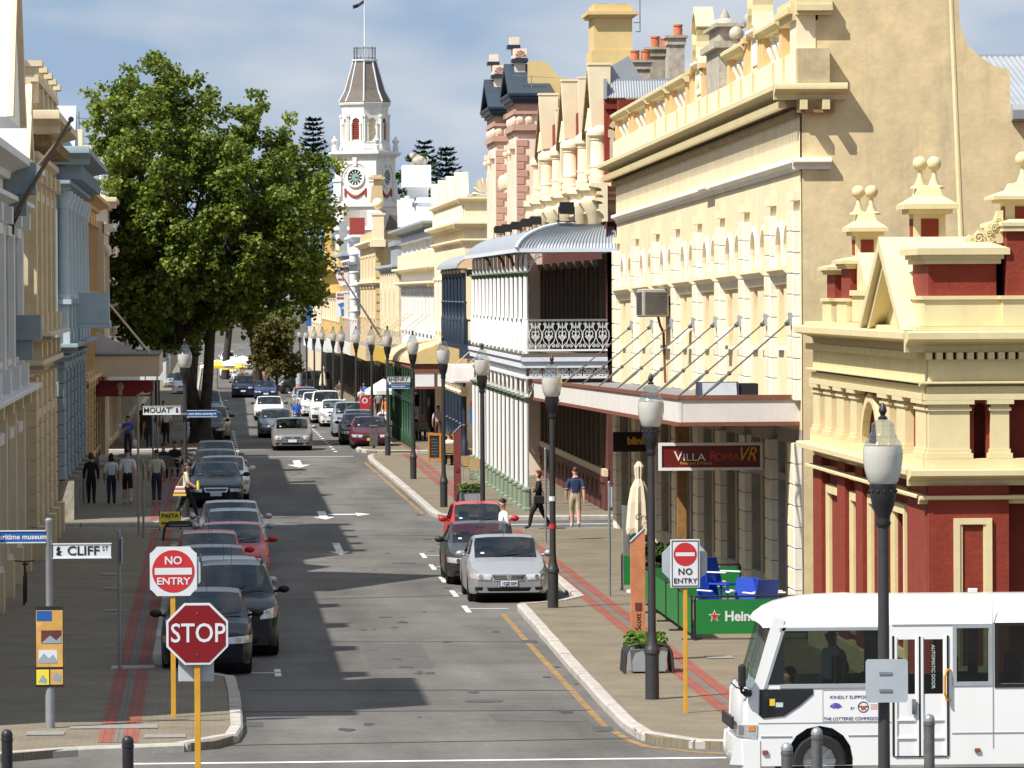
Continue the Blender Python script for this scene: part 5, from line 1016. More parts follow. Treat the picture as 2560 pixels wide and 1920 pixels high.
for xf in (twf, twr):
    for s in (-1,1):
        b = MB(xf); b.box(s*2.35-.5,s*2.35+.5,Hh,Hh+.22,17.95,20.3); b.box(s*2.35-.58,s*2.35+.58,Hh,Hh+.34,20.3,20.6); b.box(s*2.45-.5,s*2.45+.5,Hh,Hh+.5,17.95,18.7); b.build('corner_pilaster', MATS['tower_white'], CT)
    b = MB(xf)
    for r0,r1,o in ((2.15,1.85,.16),(1.7,1.55,.08)):
        for k in range(16):
            a, c = math.pi*k/16, math.pi*(k+1)/16; b.prism([(r0*math.cos(a),20.6+r0*math.sin(a)),(r0*math.cos(c),20.6+r0*math.sin(c)),(r1*math.cos(c),20.6+r1*math.sin(c)),(r1*math.cos(a),20.6+r1*math.sin(a))], Hh, Hh+o)
    b.prism([(-.2,22.1),(.2,22.1),(.28,23.2),(-.28,23.2)], Hh, Hh+.3); b.build('arch_moulding', MATS['tower_white'], CT)
    b = MB(xf); N = 24
    def ring(r0, r1, o0, o1):
        for k in range(N):
            a, c = 2*math.pi*k/N, 2*math.pi*(k+1)/N; b.prism([(r0*math.cos(a),20.8+r0*math.sin(a)),(r0*math.cos(c),20.8+r0*math.sin(c)),(r1*math.cos(c),20.8+r1*math.sin(c)),(r1*math.cos(a),20.8+r1*math.sin(a))], o0, o1)
    ring(1.22,.95,Hh,Hh+.22); b.build('clock_surround', MATS['tower_white'], CT)
    b = MB(xf); ring(.95,.5,Hh,Hh+.06); ck = b.build('clock_dial', MATS['clock_dark'], CT)
    b = MB(xf); b.prism([(.5*math.cos(2*math.pi*k/N),20.8+.5*math.sin(2*math.pi*k/N)) for k in range(N)], Hh, Hh+.07); b.build('clock_centre', MATS['clock_green'], ck)
    b = MB(xf)
    for k in range(12): a = 2*math.pi*k/12; b.prism([(.6*math.cos(a-.07),20.8+.6*math.sin(a-.07)),(.88*math.cos(a-.07),20.8+.88*math.sin(a-.07)),(.88*math.cos(a+.07),20.8+.88*math.sin(a+.07)),(.6*math.cos(a+.07),20.8+.6*math.sin(a+.07))], Hh+.061, Hh+.08)
    b.build('numeral', MATS['white_paint'], ck)
    b = MB(xf)
    for a,l,w in ((R(5),.55,.05),(R(-22),.42,.06)): b.prism([(-w*math.sin(a),20.8+w*math.cos(a)),(l*math.cos(a),20.8+l*math.sin(a)),(w*math.sin(a),20.8-w*math.cos(a))], Hh+.081, Hh+.1)
    b.build('clock_hand', MATS['clock_dark'], ck)
    b = MB(xf); pts = [(-1.35+2.7*k/10, Hh+.08, 19.35-.85*math.sin(math.pi*k/10)) for k in range(11)]; b.tube(pts, [.1+.09*math.sin(math.pi*k/10) for k in range(11)], 6); b.box(-1.45,-1.25,Hh,Hh+.15,18.5,19.5); b.box(1.25,1.45,Hh,Hh+.15,18.5,19.5); b.build('red_swag', MATS['red_paint'], CT, True)
    b = MB(xf); b.box(-1.6,1.6,Hh,Hh+.1,14.9,16.9); b.build('panel', MATS['beige'], CT)
def octo(b, prof, a0=math.pi/8, n=8):
    k = len(prof); vs = [tw(r*math.cos(a0+2*math.pi*i/n), r*math.sin(a0+2*math.pi*i/n), z) for r,z in prof for i in range(n)]
    b.add(vs, [(j*n+i, j*n+(i+1)%n, (j+1)*n+(i+1)%n, (j+1)*n+i) for j in range(k-1) for i in range(n)]+[tuple(range(n-1,-1,-1)), tuple(range((k-1)*n,k*n))]); return b
r8 = 2.78
b = MB(); octo(b, [(3.05,24.0),(3.1,24.3),(2.95,24.9),(3.0,25.0),(2.9,25.1)]); b.build('belfry_base', MATS['tower_white'], CT); b = MB(); octo(b, [(r8-.02,28.4),(r8+.02,28.9),(r8+.05,29.2),(r8+.3,29.5),(r8+.36,29.75),(r8+.1,29.85)]); b.build('belfry_cornice', MATS['tower_white'], CT)
b = MB(); octo(b, [(2.1,25.0),(2.1,29.0)]); b.build('belfry_core', MATS['beige'], CT)
ap = r8*math.cos(math.pi/8); side_ = 2*r8*math.sin(math.pi/8)
for i in range(8):
    a = 2*math.pi*i/8-math.pi/2; ca, sa = math.cos(a), math.sin(a)
    fx = (lambda ca,sa: lambda u,w,z: tw((ap+w)*ca-u*sa, (ap+w)*sa+u*ca, z))(ca,sa)
    b = MB(fx); b.wall(-side_/2,side_/2,25.1,28.4,0,[(-.48,.48,25.3,27.9,1)],.3); b.build('belfry_wall', MATS['tower_white'], CT)
    b = MB(fx)
    for s in (-1,1):
        b.box(s*side_/2-.18,s*side_/2+.18,.0,.14,25.1,28.0); b.box(s*side_/2-.24,s*side_/2+.24,0,.22,28.0,28.35); b.box(s*.6-.1,s*.6+.1,0,.16,25.1,27.1); b.box(s*.6-.15,s*.6+.15,0,.2,27.1,27.3)
    b.build('belfry_pilaster', MATS['tower_white'], CT)
    if i % 2 == 0:
        b = MB(fx)
        for k in range(12): b.prism([(-.29,25.35+k*.2),(-.12,25.35+k*.2),(-.2,25.5+k*.2)],-.48,.48,'x') if False else b.box(-.48,.48,-.22,-.1,25.32+k*.215,25.45+k*.215)
        b.build('louvre', MATS['red_paint'], CT); b = MB(fx); b.box(-.5,.5,-.3,-.26,25.2,27.95); b.build('louvre_back', MATS['maroon'], CT)
    else: b = MB(fx); b.box(-.5,.5,-.3,-.2,25.2,27.95); b.build('blank_niche', MATS['old_stone' if False else 'beige'], CT)
for sx_,sy_ in ((-1,-1),(1,-1),(-1,1),(1,1)):
    b = MB(); x,y,_ = tw(sx_*2.75,sy_*2.75,0); b.lathe([(.35,24.0),(.35,24.6),(.2,24.7),(.42,25.1),(.42,25.25),(.2,25.4),(.1,25.7),(.02,25.8)], x, y, 10); b.build('corner_urn', MATS['tower_white'], CT, True)
rb = [(r8+.3,29.86),(2.35,31.2),(1.72,33.4),(1.36,34.7)]
b = MB(); octo(b, rb); sp = b.build('spire', MATS['slate'], CT)
b = MB()
for i in range(8):
    a = math.pi/8+2*math.pi*i/8; pts = [tw((r+.03)*math.cos(a),(r+.03)*math.sin(a),z) for r,z in rb]; b.tube(pts, .09, 5)
b.build('spire_rib', MATS['blue_white'], sp)
b = MB(); octo(b, [(1.42,34.7),(1.55,34.8),(1.55,34.95)]); b.build('platform', MATS['blue_white'], CT)
b = MB()
for z in (35.15,36.35):
    pts = [tw(1.35*math.cos(2*math.pi*i/8+.39),1.35*math.sin(2*math.pi*i/8+.39),z) for i in range(9)]; b.tube(pts, .04, 4)
for i in range(16):
    a = 2*math.pi*i/16; x,y,_ = tw(1.3*math.cos(a),1.3*math.sin(a),0); b.cyl((x,y,34.95),(x,y,36.5 if i % 2 else 36.3),.05 if i % 2 else .025,.05 if i % 2 else .025,4)
    a2 = 2*math.pi*(i+1)/16; x2,y2,_ = tw(1.3*math.cos(a2),1.3*math.sin(a2),0); b.cyl((x,y,35.15),(x2,y2,36.3),.018,.018,4)
b.build('railing', MATS['dark_steel'], CT)
fp2 = thing('flagpole', 'white flagpole on top of the clock tower with a furled dark flag', 'flagpole', tuple(tw(0,0,34.95))); x,y,_ = tw(0,0,0)
b = MB(); b.cyl((x,y,34.95),(x,y,43.2),.09,.06,8); b.build('pole', MATS['white_paint'], fp2, True)
b = MB(); vs = [(x-k*.2, y-.15*math.sin(k*1.3), 42.2-.5*abs(math.sin(k*.25))-.03*k+dz) for k in range(8) for dz in (0,-.45)]; b.add(vs, [(2*k,2*k+2,2*k+3,2*k+1) for k in range(7)]); b.build('flag', MATS['navy'], fp2, True)
hall = thing('town_hall', 'ochre and brick hall at the foot of the clock tower, behind the row', 'building', (22,630,-1.6)); b = MB(); b.box(14,34,628,660,-1.6,13.2); b.box(13.5,34.5,627.5,628,13.2,13.6); b.build('wall', MATS['beige'], hall); b = MB(); b.prism([(13.5,13.2),(34.5,13.2),(24,17)],628,660); b.build('roof', MATS['rusty'], hall)
# ---------------------------------------------------------------- Norfolk pines
M('pine', (.022,.048,.030), .7, .3, 2); M('pine_trunk', (.08,.06,.05), .9, .2)
def norfolk(label, X, Y, zt, h, rad, seed):
    rr = random.Random(seed); t = thing('norfolk_pine', label, 'tree', (X,Y,-1.6), 'norfolk pines on the skyline')
    b = MB(); b.cyl((X,Y,-1.6),(X,Y,zt-.5),.35,.06,7); b.build('trunk', MATS['pine_trunk'], t)
    b = MB(); z = zt-.4; k = 0
    while z > zt-h:
        f = (zt-z)/h; r = rad*(.14+.95*f**.8); n = 6 if f > .15 else 5; a0 = rr.uniform(0,6.28)
        for i in range(n):
            a = a0+2*math.pi*i/n+rr.uniform(-.15,.15); L = r*rr.uniform(.8,1.08); dx, dy = math.cos(a), math.sin(a); up = rr.uniform(.12,.3)*L
            m = max(3,int(L/.42))
            for q in range(m):
                s0 = (q+.6)/m; c = Vector((X+dx*L*s0, Y+dy*L*s0, z+up*s0*s0+rr.uniform(-.1,.1)-.12*L*s0*(1-s0)))
                for w_ in range(5):
                    sl = rr.uniform(.55,1.0)*(1.15-.5*abs(s0-.5)); aa = a+rr.choice((-1,1))*rr.uniform(.5,1.3); d2 = Vector((math.cos(aa),math.sin(aa),rr.uniform(-.05,.75)))*sl; p_ = Vector((-d2.y,d2.x,rr.uniform(-.2,.2)*sl))*.3
                    b.add([tuple(c),tuple(c+d2*.5+p_),tuple(c+d2),tuple(c+d2*.5-p_)], [(0,1,2,3)])
        z -= .72*(1+f*.5); k += 1
    for q in range(10): b.add([(X,Y,zt-.5),(X+rr.uniform(-.2,.2),Y,zt-.2),(X,Y,zt),(X+rr.uniform(-.2,.2),Y,zt-.25)],[(0,1,2,3)])
    b.build('crown', MATS['pine'], t)
norfolk('lone dark norfolk pine just left of the clock tower', 14.9, 760, 32.6, 24, 5.2, 1)
norfolk('norfolk pine right of the clock tower, left and taller of the pair', 31.3, 762, 29.2, 16, 4.6, 2)
norfolk('norfolk pine right of the clock tower, right and shorter of the pair', 34.1, 755, 28.0, 15, 5.0, 3)
norfolk('norfolk pine mostly hidden behind the big street tree', 10.2, 775, 29.5, 18, 4.4, 4)
# ================================================================ left side buildings
M('pale_grey', (.60,.62,.63), .8, .08, 2, .1, streak=.3, streak_col=(.35,.35,.35))
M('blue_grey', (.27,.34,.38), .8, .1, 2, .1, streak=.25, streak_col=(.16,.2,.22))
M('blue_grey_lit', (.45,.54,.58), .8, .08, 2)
M('left_cream', (.62,.53,.36), .85, .1, 2, .15, streak=.35, streak_col=(.3,.24,.15))
M('left_ochre', (.58,.42,.20), .85, .1, 2, .15, streak=.3, streak_col=(.3,.2,.1))
M('rubble', (.30,.27,.22), .95, .35, 3, .8, bsc=8)
M('shutter_red', (.14,.022,.02), .6, .15)
M('chalk', (.86,.86,.84), .7, .04, 2)
XL = -4.75
def lbuild(name, label, X, Y0, Y1, H, mat, holes, depth=9, hm='window_dark', trim=None):
    xf = left(X); t = thing(name, label, 'building', (X, Y0, .12)); b = MB(xf); b.wall(Y0, Y1, .1, H, 0, holes, .3); b.xf = None
    xe = X-depth; b.add([(X,Y0,.1),(xe,Y0,.1),(xe,Y0,H),(X,Y0,H)],[(0,1,2,3)]); b.add([(X,Y1,.1),(xe,Y1,.1),(xe,Y1,H),(X,Y1,H)],[(0,1,2,3)]); b.add([(X,Y0,H),(xe,Y0,H),(xe,Y1,H),(X,Y1,H)],[(0,1,2,3)]); b.add([(xe,Y0,.1),(xe,Y1,.1),(xe,Y1,H),(xe,Y0,H)],[(0,1,2,3)])
    b.build('wall', MATS[mat], t)
    for h in holes:
        b = MB(xf); b.box(h[0],h[1],-.36,-.3,h[2],h[3]); w_ = b.build('window', MATS[hm], t)
        b = MB(xf); b.box(h[0]-.2,h[0]-.01,0,.1,h[2]-.1,h[3]+.05); b.box(h[1]+.01,h[1]+.2,0,.1,h[2]-.1,h[3]+.05); b.box(h[0]-.3,h[1]+.3,0,.2,h[3]+.06,h[3]+.3); b.box(h[0]-.25,h[1]+.25,0,.16,h[2]-.25,h[2]-.11); b.build('window_surround', MATS[trim or mat], w_)
    return t, xf
# nearest grey-white building with steep pediments
hs = [(86.5+i*5.6, 88.6+i*5.6, 1.0, 3.6) for i in range(8)]+[(86.5+i*5.6, 88.6+i*5.6, 5.6, 8.3, .5) for i in range(8)]
L1, l1x = lbuild('pediment_building', 'grey-white building at the left edge with steep white pediments and two flagpoles', XL-.12, 82.0, 133.2, 10.2, 'pale_grey', hs)
for i in range(9):
    u = 84.6+i*5.6
    for z0,z1,o in ((.12,1.0,.34),(1.0,4.3,.2),(4.3,4.6,.36),(4.75,5.3,.3),(5.3,8.6,.18),(8.6,9.0,.36)):
        b = MB(l1x); b.box(u-.42,u+.42,-.02,o,z0,z1-.003); b.build('pilaster', MATS['left_cream' if z1 < 5 and i > 4 else 'pale_grey'], L1)
for z0,z1,o,m in ((4.45,4.75,.5,'pale_grey'),(9.0,9.3,.35,'pale_grey'),(9.7,10.2,.62,'pale_grey')):
    b = MB(l1x); b.mould(cornice(z0,z1,o), 82, 133.2); b.xf = front(82); b.mould(cornice(z0,z1,o), XL-9, XL-.12+o); b.build('cornice', MATS[m], L1, True)
b = MB(l1x); b.box(82,133,-.5,.1,10.2,10.5); b.box(82.1,88.4,-.6,.12,10.502,12.9)  # tall near block and piers: unseen, added to shape the shadow on the road
for u in (90,97,104,111): b.box(u-.6,u+.6,-.4,.14,10.502,11.6)
b.build('parapet', MATS['pale_grey'], L1)
for u0,ua,u1,zb,za,o,m in ((116.8,121.2,125.4,11.0,15.6,.3,'chalk'),(125.2,127.6,130.4,9.8,11.35,.34,'blue_grey_lit'),(131.2,133.25,134.4,10.4,12.35,.16,'chalk')):
    b = MB(l1x); b.add([(u0,o,zb),(ua,o,za),(ua,-1.5,za),(u0,-1.5,zb),(u1,o,zb),(u1,-1.5,zb)], [(0,1,2,3),(1,4,5,2),(0,4,1),(3,2,5)]); pd = b.build('pediment', MATS[m], L1)
    b = MB(l1x); b.prism([(u0-.05,zb),(ua,za+.04),(ua,za-.4),(u0+.6,zb)], o+.002, o+.14); b.prism([(u1+.05,zb),(ua,za+.04),(ua,za-.4),(u1-.6,zb)], o+.002, o+.14); b.build('raking_cornice', MATS['beige'], pd)
for (u,z0,z1,o) in ((122.6,9.35,10.1,.75),(127,5.9,6.5,.7)):
    b = MB(l1x); b.box(u-.5,u+.5,.02,o,z0,z1); b.prism([(u-.4,z0),(u+.4,z0),(u+.3,z0-.5),(u-.3,z0-.5)],.02,o*.7); b.build('bracket_block', MATS['blue_grey'], L1)
for i,(p0,p1) in enumerate((((-4.72,122,8.66),(-3.28,122,11.1)),((-4.7,130,9.75),(-3.55,130,11.15)))):
    f = thing('flagpole', ['lower bare flagpole jutting up from the left facade','upper bare flagpole jutting up from the left facade, farther from the camera'][i], 'flagpole', p0); b = MB(); b.cyl(p0,p1,.055,.04,8); b.ball(p1,.07,8,6); b.build('pole', MATS['dim_trim'], f, True); b = MB(); b.box(p0[0]-.05,p0[0]+.1,p0[1]-.12,p0[1]+.12,p0[2]-.25,p0[2]+.12); b.cyl((p0[0],p0[1],p0[2]-.2),(p0[0]+.25,p0[1],p0[2]+.35),.03,.03,5); b.build('socket', MATS['lamp_black'], f)
# cream building with bracketed parapet and rusticated piers
hs = [(136.0+i*3.9, 137.6+i*3.9, .9, 3.7) for i in range(4)]+[(136.0+i*3.9, 137.6+i*3.9, 6.6, 9.4, .4) for i in range(4)]
L2, l2x = lbuild('bracketed_building', 'cream building with bracketed cornice and rusticated piers on the left before Mouat Street', XL, 134.5, 151.8, 11.2, 'left_cream', hs)
qb2 = MB(left(0)); chamf(qb2, -.55,.55,-.03,.22,-.21,.21,.035); q2 = qb2.build('q', MATS['left_cream'], None, link=False).data
for i in range(5):
    u = 135.1+i*3.95
    for k in range(9): piece('rusticated_block', q2, L2, (XL, u, 1.2+k*.43))
    for z0,z1,o in ((.12,.98,.42),(5.35,5.75,.34),(6.05,6.5,.36),(6.5,9.9,.22),(9.9,10.3,.36)):
        b = MB(l2x); b.box(u-.5,u+.5,-.02,o,z0,z1-.003); b.build('pier', MATS['left_cream'], L2)
    b = MB(l2x); b.prism([(u-.42,11.95),(u+.42,11.95),(u+.42,12.9),(u-.42,12.9)],-.4,.28); b.box(u-.52,u+.52,-.45,.4,12.9,13.05); b.build('parapet_pier', MATS['left_cream'], L2)
for z0,z1,o in ((4.95,5.3,.4),(5.76,6.02,.6),(10.3,10.7,.3),(11.15,11.75,.85)):
    b = MB(l2x); b.mould(cornice(z0,z1,o), 134.4, 151.9); b.xf = front(134.4); b.mould(cornice(z0,z1,o*.6), XL-2, XL+o); b.build('cornice', MATS['left_cream'], L2, True)
b = MB(l2x); b.box(134.5,151.8,-.4,.1,11.75,12.5)
for k in range(22): b.box(134.8+k*.78,135.1+k*.78,.1,.24,11.8,12.45)
b.box(134.5,151.8,-.45,.3,12.5,12.68); b.build('parapet', MATS['left_cream'], L2)
for k in range(20):
    u = 134.8+k*.86; b = MB(l2x); b.prism([(0.02,10.75),(.16,10.75),(.7,11.12),(.02,11.12)], u, u+.32, 'x') if False else b.box(u,u+.34,.02,.62,10.85,11.14); b.build('bracket', MATS['grime_stone'], L2)
b = MB(); b.box(-5.9,-5.2,134.4,136,12.7,13.3); b.box(-6.1,-5.0,134.2,136.2,13.3,13.45); b.build('chimney', MATS['left_cream'], L2)
# blue-grey columned building past Mouat Street
hs = [(160.4+i*4.2, 162.0+i*4.2, 1.5, 4.6, .5) for i in range(6)]+[(160.4+i*4.2, 161.8+i*4.2, 6.7, 9.6, .4) for i in range(6)]
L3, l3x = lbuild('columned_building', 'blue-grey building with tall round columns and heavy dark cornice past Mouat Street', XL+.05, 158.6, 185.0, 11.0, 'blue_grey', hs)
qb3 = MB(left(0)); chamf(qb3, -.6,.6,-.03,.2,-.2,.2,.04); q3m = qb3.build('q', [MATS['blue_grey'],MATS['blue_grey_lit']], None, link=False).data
for i in range(7):
    u = 159.3+i*4.2
    for k in range(9): piece('rusticated_block', q3m, L3, (XL+.05, u, 1.55+k*.42))
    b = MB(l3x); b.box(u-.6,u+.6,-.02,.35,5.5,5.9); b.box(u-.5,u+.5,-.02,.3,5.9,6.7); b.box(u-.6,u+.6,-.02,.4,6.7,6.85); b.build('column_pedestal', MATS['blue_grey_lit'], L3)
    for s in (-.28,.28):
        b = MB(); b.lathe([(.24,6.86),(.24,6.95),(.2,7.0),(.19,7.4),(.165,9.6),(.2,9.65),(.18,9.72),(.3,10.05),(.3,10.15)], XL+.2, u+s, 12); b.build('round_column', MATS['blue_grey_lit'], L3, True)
    b = MB(l3x); b.prism([(u-.9,.1),(u+.9,.1),(u+.65,1.3),(u-.65,1.3)], -.02, .45); b.build('rubble_plinth', MATS['rubble'], L3)
for z0,z1,o in ((5.2,5.5,.6),(4.95,5.15,.35),(10.16,10.5,.4),(10.95,11.5,1.0)):
    b = MB(l3x); b.mould(cornice(z0,z1,o), 158.5, 185.1); b.xf = front(158.5); b.mould(cornice(z0,z1,o*.6), XL-2, XL+.05+o); b.build('cornice', MATS['blue_grey'], L3, True)
for k in range(26): b = MB(l3x); b.box(158.8+k*1.02,159.2+k*1.02,.02,.75,10.52,10.93); b.build('bracket', MATS['blue_grey'], L3)
b = MB(); b.box(-6.6,-4.9,158.7,161,11.5,12.55); b.box(-6.8,-4.7,158.5,161.2,12.55,12.75); b.box(-6.4,-5.1,158.9,160.8,12.75,12.95); b.build('parapet_block', MATS['blue_grey_lit'], L3)
b = MB(l3x); b.add([(171,.2,11.5),(174,.2,13.3),(174,-1.2,13.3),(171,-1.2,11.5),(177,.2,11.5),(177,-1.2,11.5)], [(0,1,2,3),(1,4,5,2),(0,4,1)]); b.build('pediment', MATS['blue_grey_lit'], L3)
b = MB(l3x); b.box(161,185,-.4,.0,11.5,12.1); b.build('parapet', MATS['blue_grey'], L3)
b = MB(l3x); b.box(168.5,170,.02,1.35,6.05,7.05); b.box(168.4,170.1,.0,1.4,5.9,6.04); b.build('balcony_box', MATS['blue_grey_lit'], L3)
b = MB(); b.box(XL-1,XL+.03,158.45,158.59,.1,3.9); b.build('side_door', MATS['maroon'], L3)
# ochre building with red shutters
hs = [(187.5+i*4.4, 189.6+i*4.4, 7.2, 9.6) for i in range(6)]+[(187.5+i*4.4, 189.6+i*4.4, 4.2, 6.2) for i in range(6)]+[(187.5+i*4.4, 189.6+i*4.4, 1.0, 3.4) for i in range(6)]
L4, l4x = lbuild('shuttered_building', 'ochre three-storey building with dark red shutters beyond the blue-grey one', XL, 185.6, 214, 11.6, 'left_ochre', hs, hm='shutter_red', trim='left_ochre')
for z0,z1,o in ((6.5,6.75,.3),(10.3,10.7,.6),(3.6,3.9,.35)):
    b = MB(l4x); b.mould(cornice(z0,z1,o), 185.6, 214); b.xf = front(185.6); b.mould(cornice(z0,z1,o*.6), XL-2, XL+o); b.build('cornice', MATS['left_ochre'], L4, True)
for i in range(7):
    u = 186.5+i*4.4
    for k in range(8): b = MB(l4x); chamf(b,u-.4,u+.4,-.02,.14,.6+k*.36,.92+k*.36,.02); b.build('rusticated_block', MATS['left_ochre'], L4)
for q in ((199,201,12.7),(186,187.5,12.9)): b = MB(l4x); b.box(q[0],q[1],-.5,.15,11.6,q[2]); b.build('parapet_pier', MATS['cream_pale'], L4)
L5, l5x = lbuild('pale_shop_building', 'pale narrow shop building with a deep boxed awning on the left corner', XL+.3, 214.4, 221.6, 10.0, 'beige', [(216,217.4,6,8.6),(218.8,220.2,6,8.6)])
b = MB(l5x); b.mould(cornice(9.5,9.9,.4), 214.4, 221.6); b.build('cornice', MATS['white_trim'], L5, True); b = MB(l5x); [b.ball((215.4+k*.6,.1,8.9-.2*(k%2)),.16,7,5) for k in range(3)]; b.build('carved_panel', MATS['white_trim'], L5, True)
aw = thing('awning', 'deep pale boxed awning over the left footpath with red shop sign below', 'awning', (-4.7,206.5,3.7))
b = MB(); b.box(-4.7,-2.12,206.5,206.6,3.72,4.55); b.box(-2.25,-2.12,206.601,221,3.72,4.55); b.build('fascia', MATS['beige'], aw); b = MB(); b.box(-4.69,-2.26,206.601,221,4.3,4.4); b.box(-4.69,-2.1,206.45,221,4.551,4.6); b.build('canopy', MATS['dark_steel'], aw)
for k in range(4): b = MB(); b.cyl((-2.5,208+k*.5,4.6),(-4.4,209+k*.6,6.9),.035,.035,5); b.build('tie_rod', MATS['beige'], aw)
b = MB(); b.prism([(-4.7,4.61),(-4.7,5.5),(-2.9,4.62)],209,209.2); b.build('gusset', MATS['pale_grey'], aw)
rs = thing('hanging_sign', 'dark red cafe sign with white script hanging under the left awning', 'sign', (-3.5,208,2.9)); M('cola_red', (.30,.012,.015), .35, .1)
b = MB(); b.box(-4.62,-2.45,208,208.1,2.9,3.55); b.build('sign_panel', MATS['cola_red'], rs); b = MB(); b.ball((-3.7,207.98,3.3),.14,8,6,1,.2,1.2); b.box(-3.78,-3.62,207.96,207.99,2.95,3.2); b.build('emblem', MATS['beige'], rs); b = MB(front(207.99)); b.prism([(-2.95,3.02),(-2.8,3.1),(-2.68,3.02),(-2.5,3.08),(-2.52,2.98),(-2.75,2.95),(-2.95,2.96)],0,.01); b.build('script_mark', MATS['letter_white'], rs)
b = MB(); b.cyl((-4.4,208.05,3.55),(-4.4,208.05,4.3),.02,.02,5); b.cyl((-2.7,208.05,3.55),(-2.7,208.05,4.3),.02,.02,5); b.build('hanger', MATS['dark_steel'], rs)
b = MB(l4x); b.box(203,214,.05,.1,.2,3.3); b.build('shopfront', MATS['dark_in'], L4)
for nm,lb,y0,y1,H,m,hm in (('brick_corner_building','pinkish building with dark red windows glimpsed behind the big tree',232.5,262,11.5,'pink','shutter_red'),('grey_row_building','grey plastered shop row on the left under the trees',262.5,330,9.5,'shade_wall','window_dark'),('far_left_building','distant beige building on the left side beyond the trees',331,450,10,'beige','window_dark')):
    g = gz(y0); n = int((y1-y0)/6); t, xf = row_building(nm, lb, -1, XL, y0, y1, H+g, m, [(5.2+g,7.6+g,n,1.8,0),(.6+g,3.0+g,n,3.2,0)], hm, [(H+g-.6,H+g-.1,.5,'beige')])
    if y0 < 300:
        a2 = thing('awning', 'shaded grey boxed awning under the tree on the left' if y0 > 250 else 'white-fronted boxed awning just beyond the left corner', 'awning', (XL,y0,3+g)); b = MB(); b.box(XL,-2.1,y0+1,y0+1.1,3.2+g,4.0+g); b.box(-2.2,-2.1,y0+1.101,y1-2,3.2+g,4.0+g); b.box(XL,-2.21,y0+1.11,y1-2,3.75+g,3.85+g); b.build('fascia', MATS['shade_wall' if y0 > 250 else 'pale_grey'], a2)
f = thing('flagpole', 'white slanting flagpole with a small flag rising behind the left crown of the tree', 'flagpole', (-5.6,262,11.5)); b = MB(); b.cyl((-5.55,262,14.0),(-4.5,262,18.0),.06,.045,6); b.cyl((-5.6,262,11.4),(-5.55,262,14.1),.07,.06,6); b.build('pole', MATS['white_paint'], f); b = MB(); b.prism([(-4.58,17.8),(-4.9,17.1),(-4.85,16.7),(-4.62,17.2)],262.06,262.1); b.build('flag', MATS['cola_red'], f)
ae = thing('aerial', 'television aerial on the roof behind the blue-grey building', 'aerial', (-5.2,205,11.6)); b = MB(); b.cyl((-5.2,205,11.6),(-5.2,205,14.2),.025,.02,5)
for z in (13.0,13.3,14.0): b.cyl((-5.7,205,z),(-4.6,205,z-.12),.018,.018,4)
for k in range(5): b.cyl((-5.5+k*.2,204.7,13.95-k*.03),(-5.5+k*.2,205.3,13.95-k*.03),.012,.012,4)
b.build('mast', MATS['dark_steel'], ae)
gull = thing('seagull', 'small white gull perched on the edge of the left awning', 'bird', (-3.0,212,4.6)); b = MB(); b.ball((-3.0,212,4.75),.1,8,6,1.7,.9,.9); b.ball((-2.83,212,4.86),.06,8,6); b.cyl((-2.78,212,4.86),(-2.7,212,4.84),.015,.004,4); b.add([(-3.1,212,4.78),(-3.32,211.97,4.72),(-3.32,212.03,4.72)],[(0,1,2)]); b.cyl((-3.0,211.97,4.6),(-3.0,211.97,4.68),.01,.01,4); b.cyl((-3.0,212.03,4.6),(-3.0,212.03,4.68),.01,.01,4); b.build('body', MATS['chalk'], gull, True)

# ================================================================ trees
def leaf_mat(name, c0, c1, c2):
    m = bpy.data.materials.new(name); m.use_nodes = True; n = m.node_tree.nodes; l = m.node_tree.links; b = n['Principled BSDF']
    b.inputs['Roughness'].default_value = .55; b.inputs['Specular IOR Level'].default_value = .35
    a = n.new('ShaderNodeAttribute'); a.attribute_name = 'leaf'; r = n.new('ShaderNodeValToRGB'); e = r.color_ramp.elements; e[0].color = (*c0,1); e[1].color = (*c2,1); x = e.new(.5); x.color = (*c1,1)
    l.new(a.outputs['Fac'], r.inputs['Fac']); l.new(r.outputs['Color'], b.inputs['Base Color'])
    t = n.new('ShaderNodeBsdfTranslucent'); mm = n.new('ShaderNodeMixRGB'); mm.blend_type = 'MULTIPLY'; mm.inputs['Fac'].default_value = 1; mm.inputs['Color2'].default_value = (1.5,1.6,.7,1); l.new(r.outputs['Color'], mm.inputs['Color1']); l.new(mm.outputs['Color'], t.inputs['Color'])
    s = n.new('ShaderNodeMixShader'); s.inputs['Fac'].default_value = .3; l.new(b.outputs[0], s.inputs[1]); l.new(t.outputs[0], s.inputs[2]); l.new(s.outputs[0], n['Material Output'].inputs['Surface']); MATS[name] = m; return m
leaf_mat('plane_leaf', (.04,.068,.010), (.105,.148,.016), (.25,.285,.05)); leaf_mat('olive_leaf', (.06,.055,.014), (.11,.095,.022), (.17,.15,.04)); leaf_mat('dark_leaf', (.02,.045,.012), (.04,.08,.016), (.08,.13,.03)); leaf_mat('box_leaf', (.05,.10,.012), (.10,.19,.02), (.2,.3,.05))
M('bark', (.055,.045,.036), .95, .35, 4, .6, bsc=10)
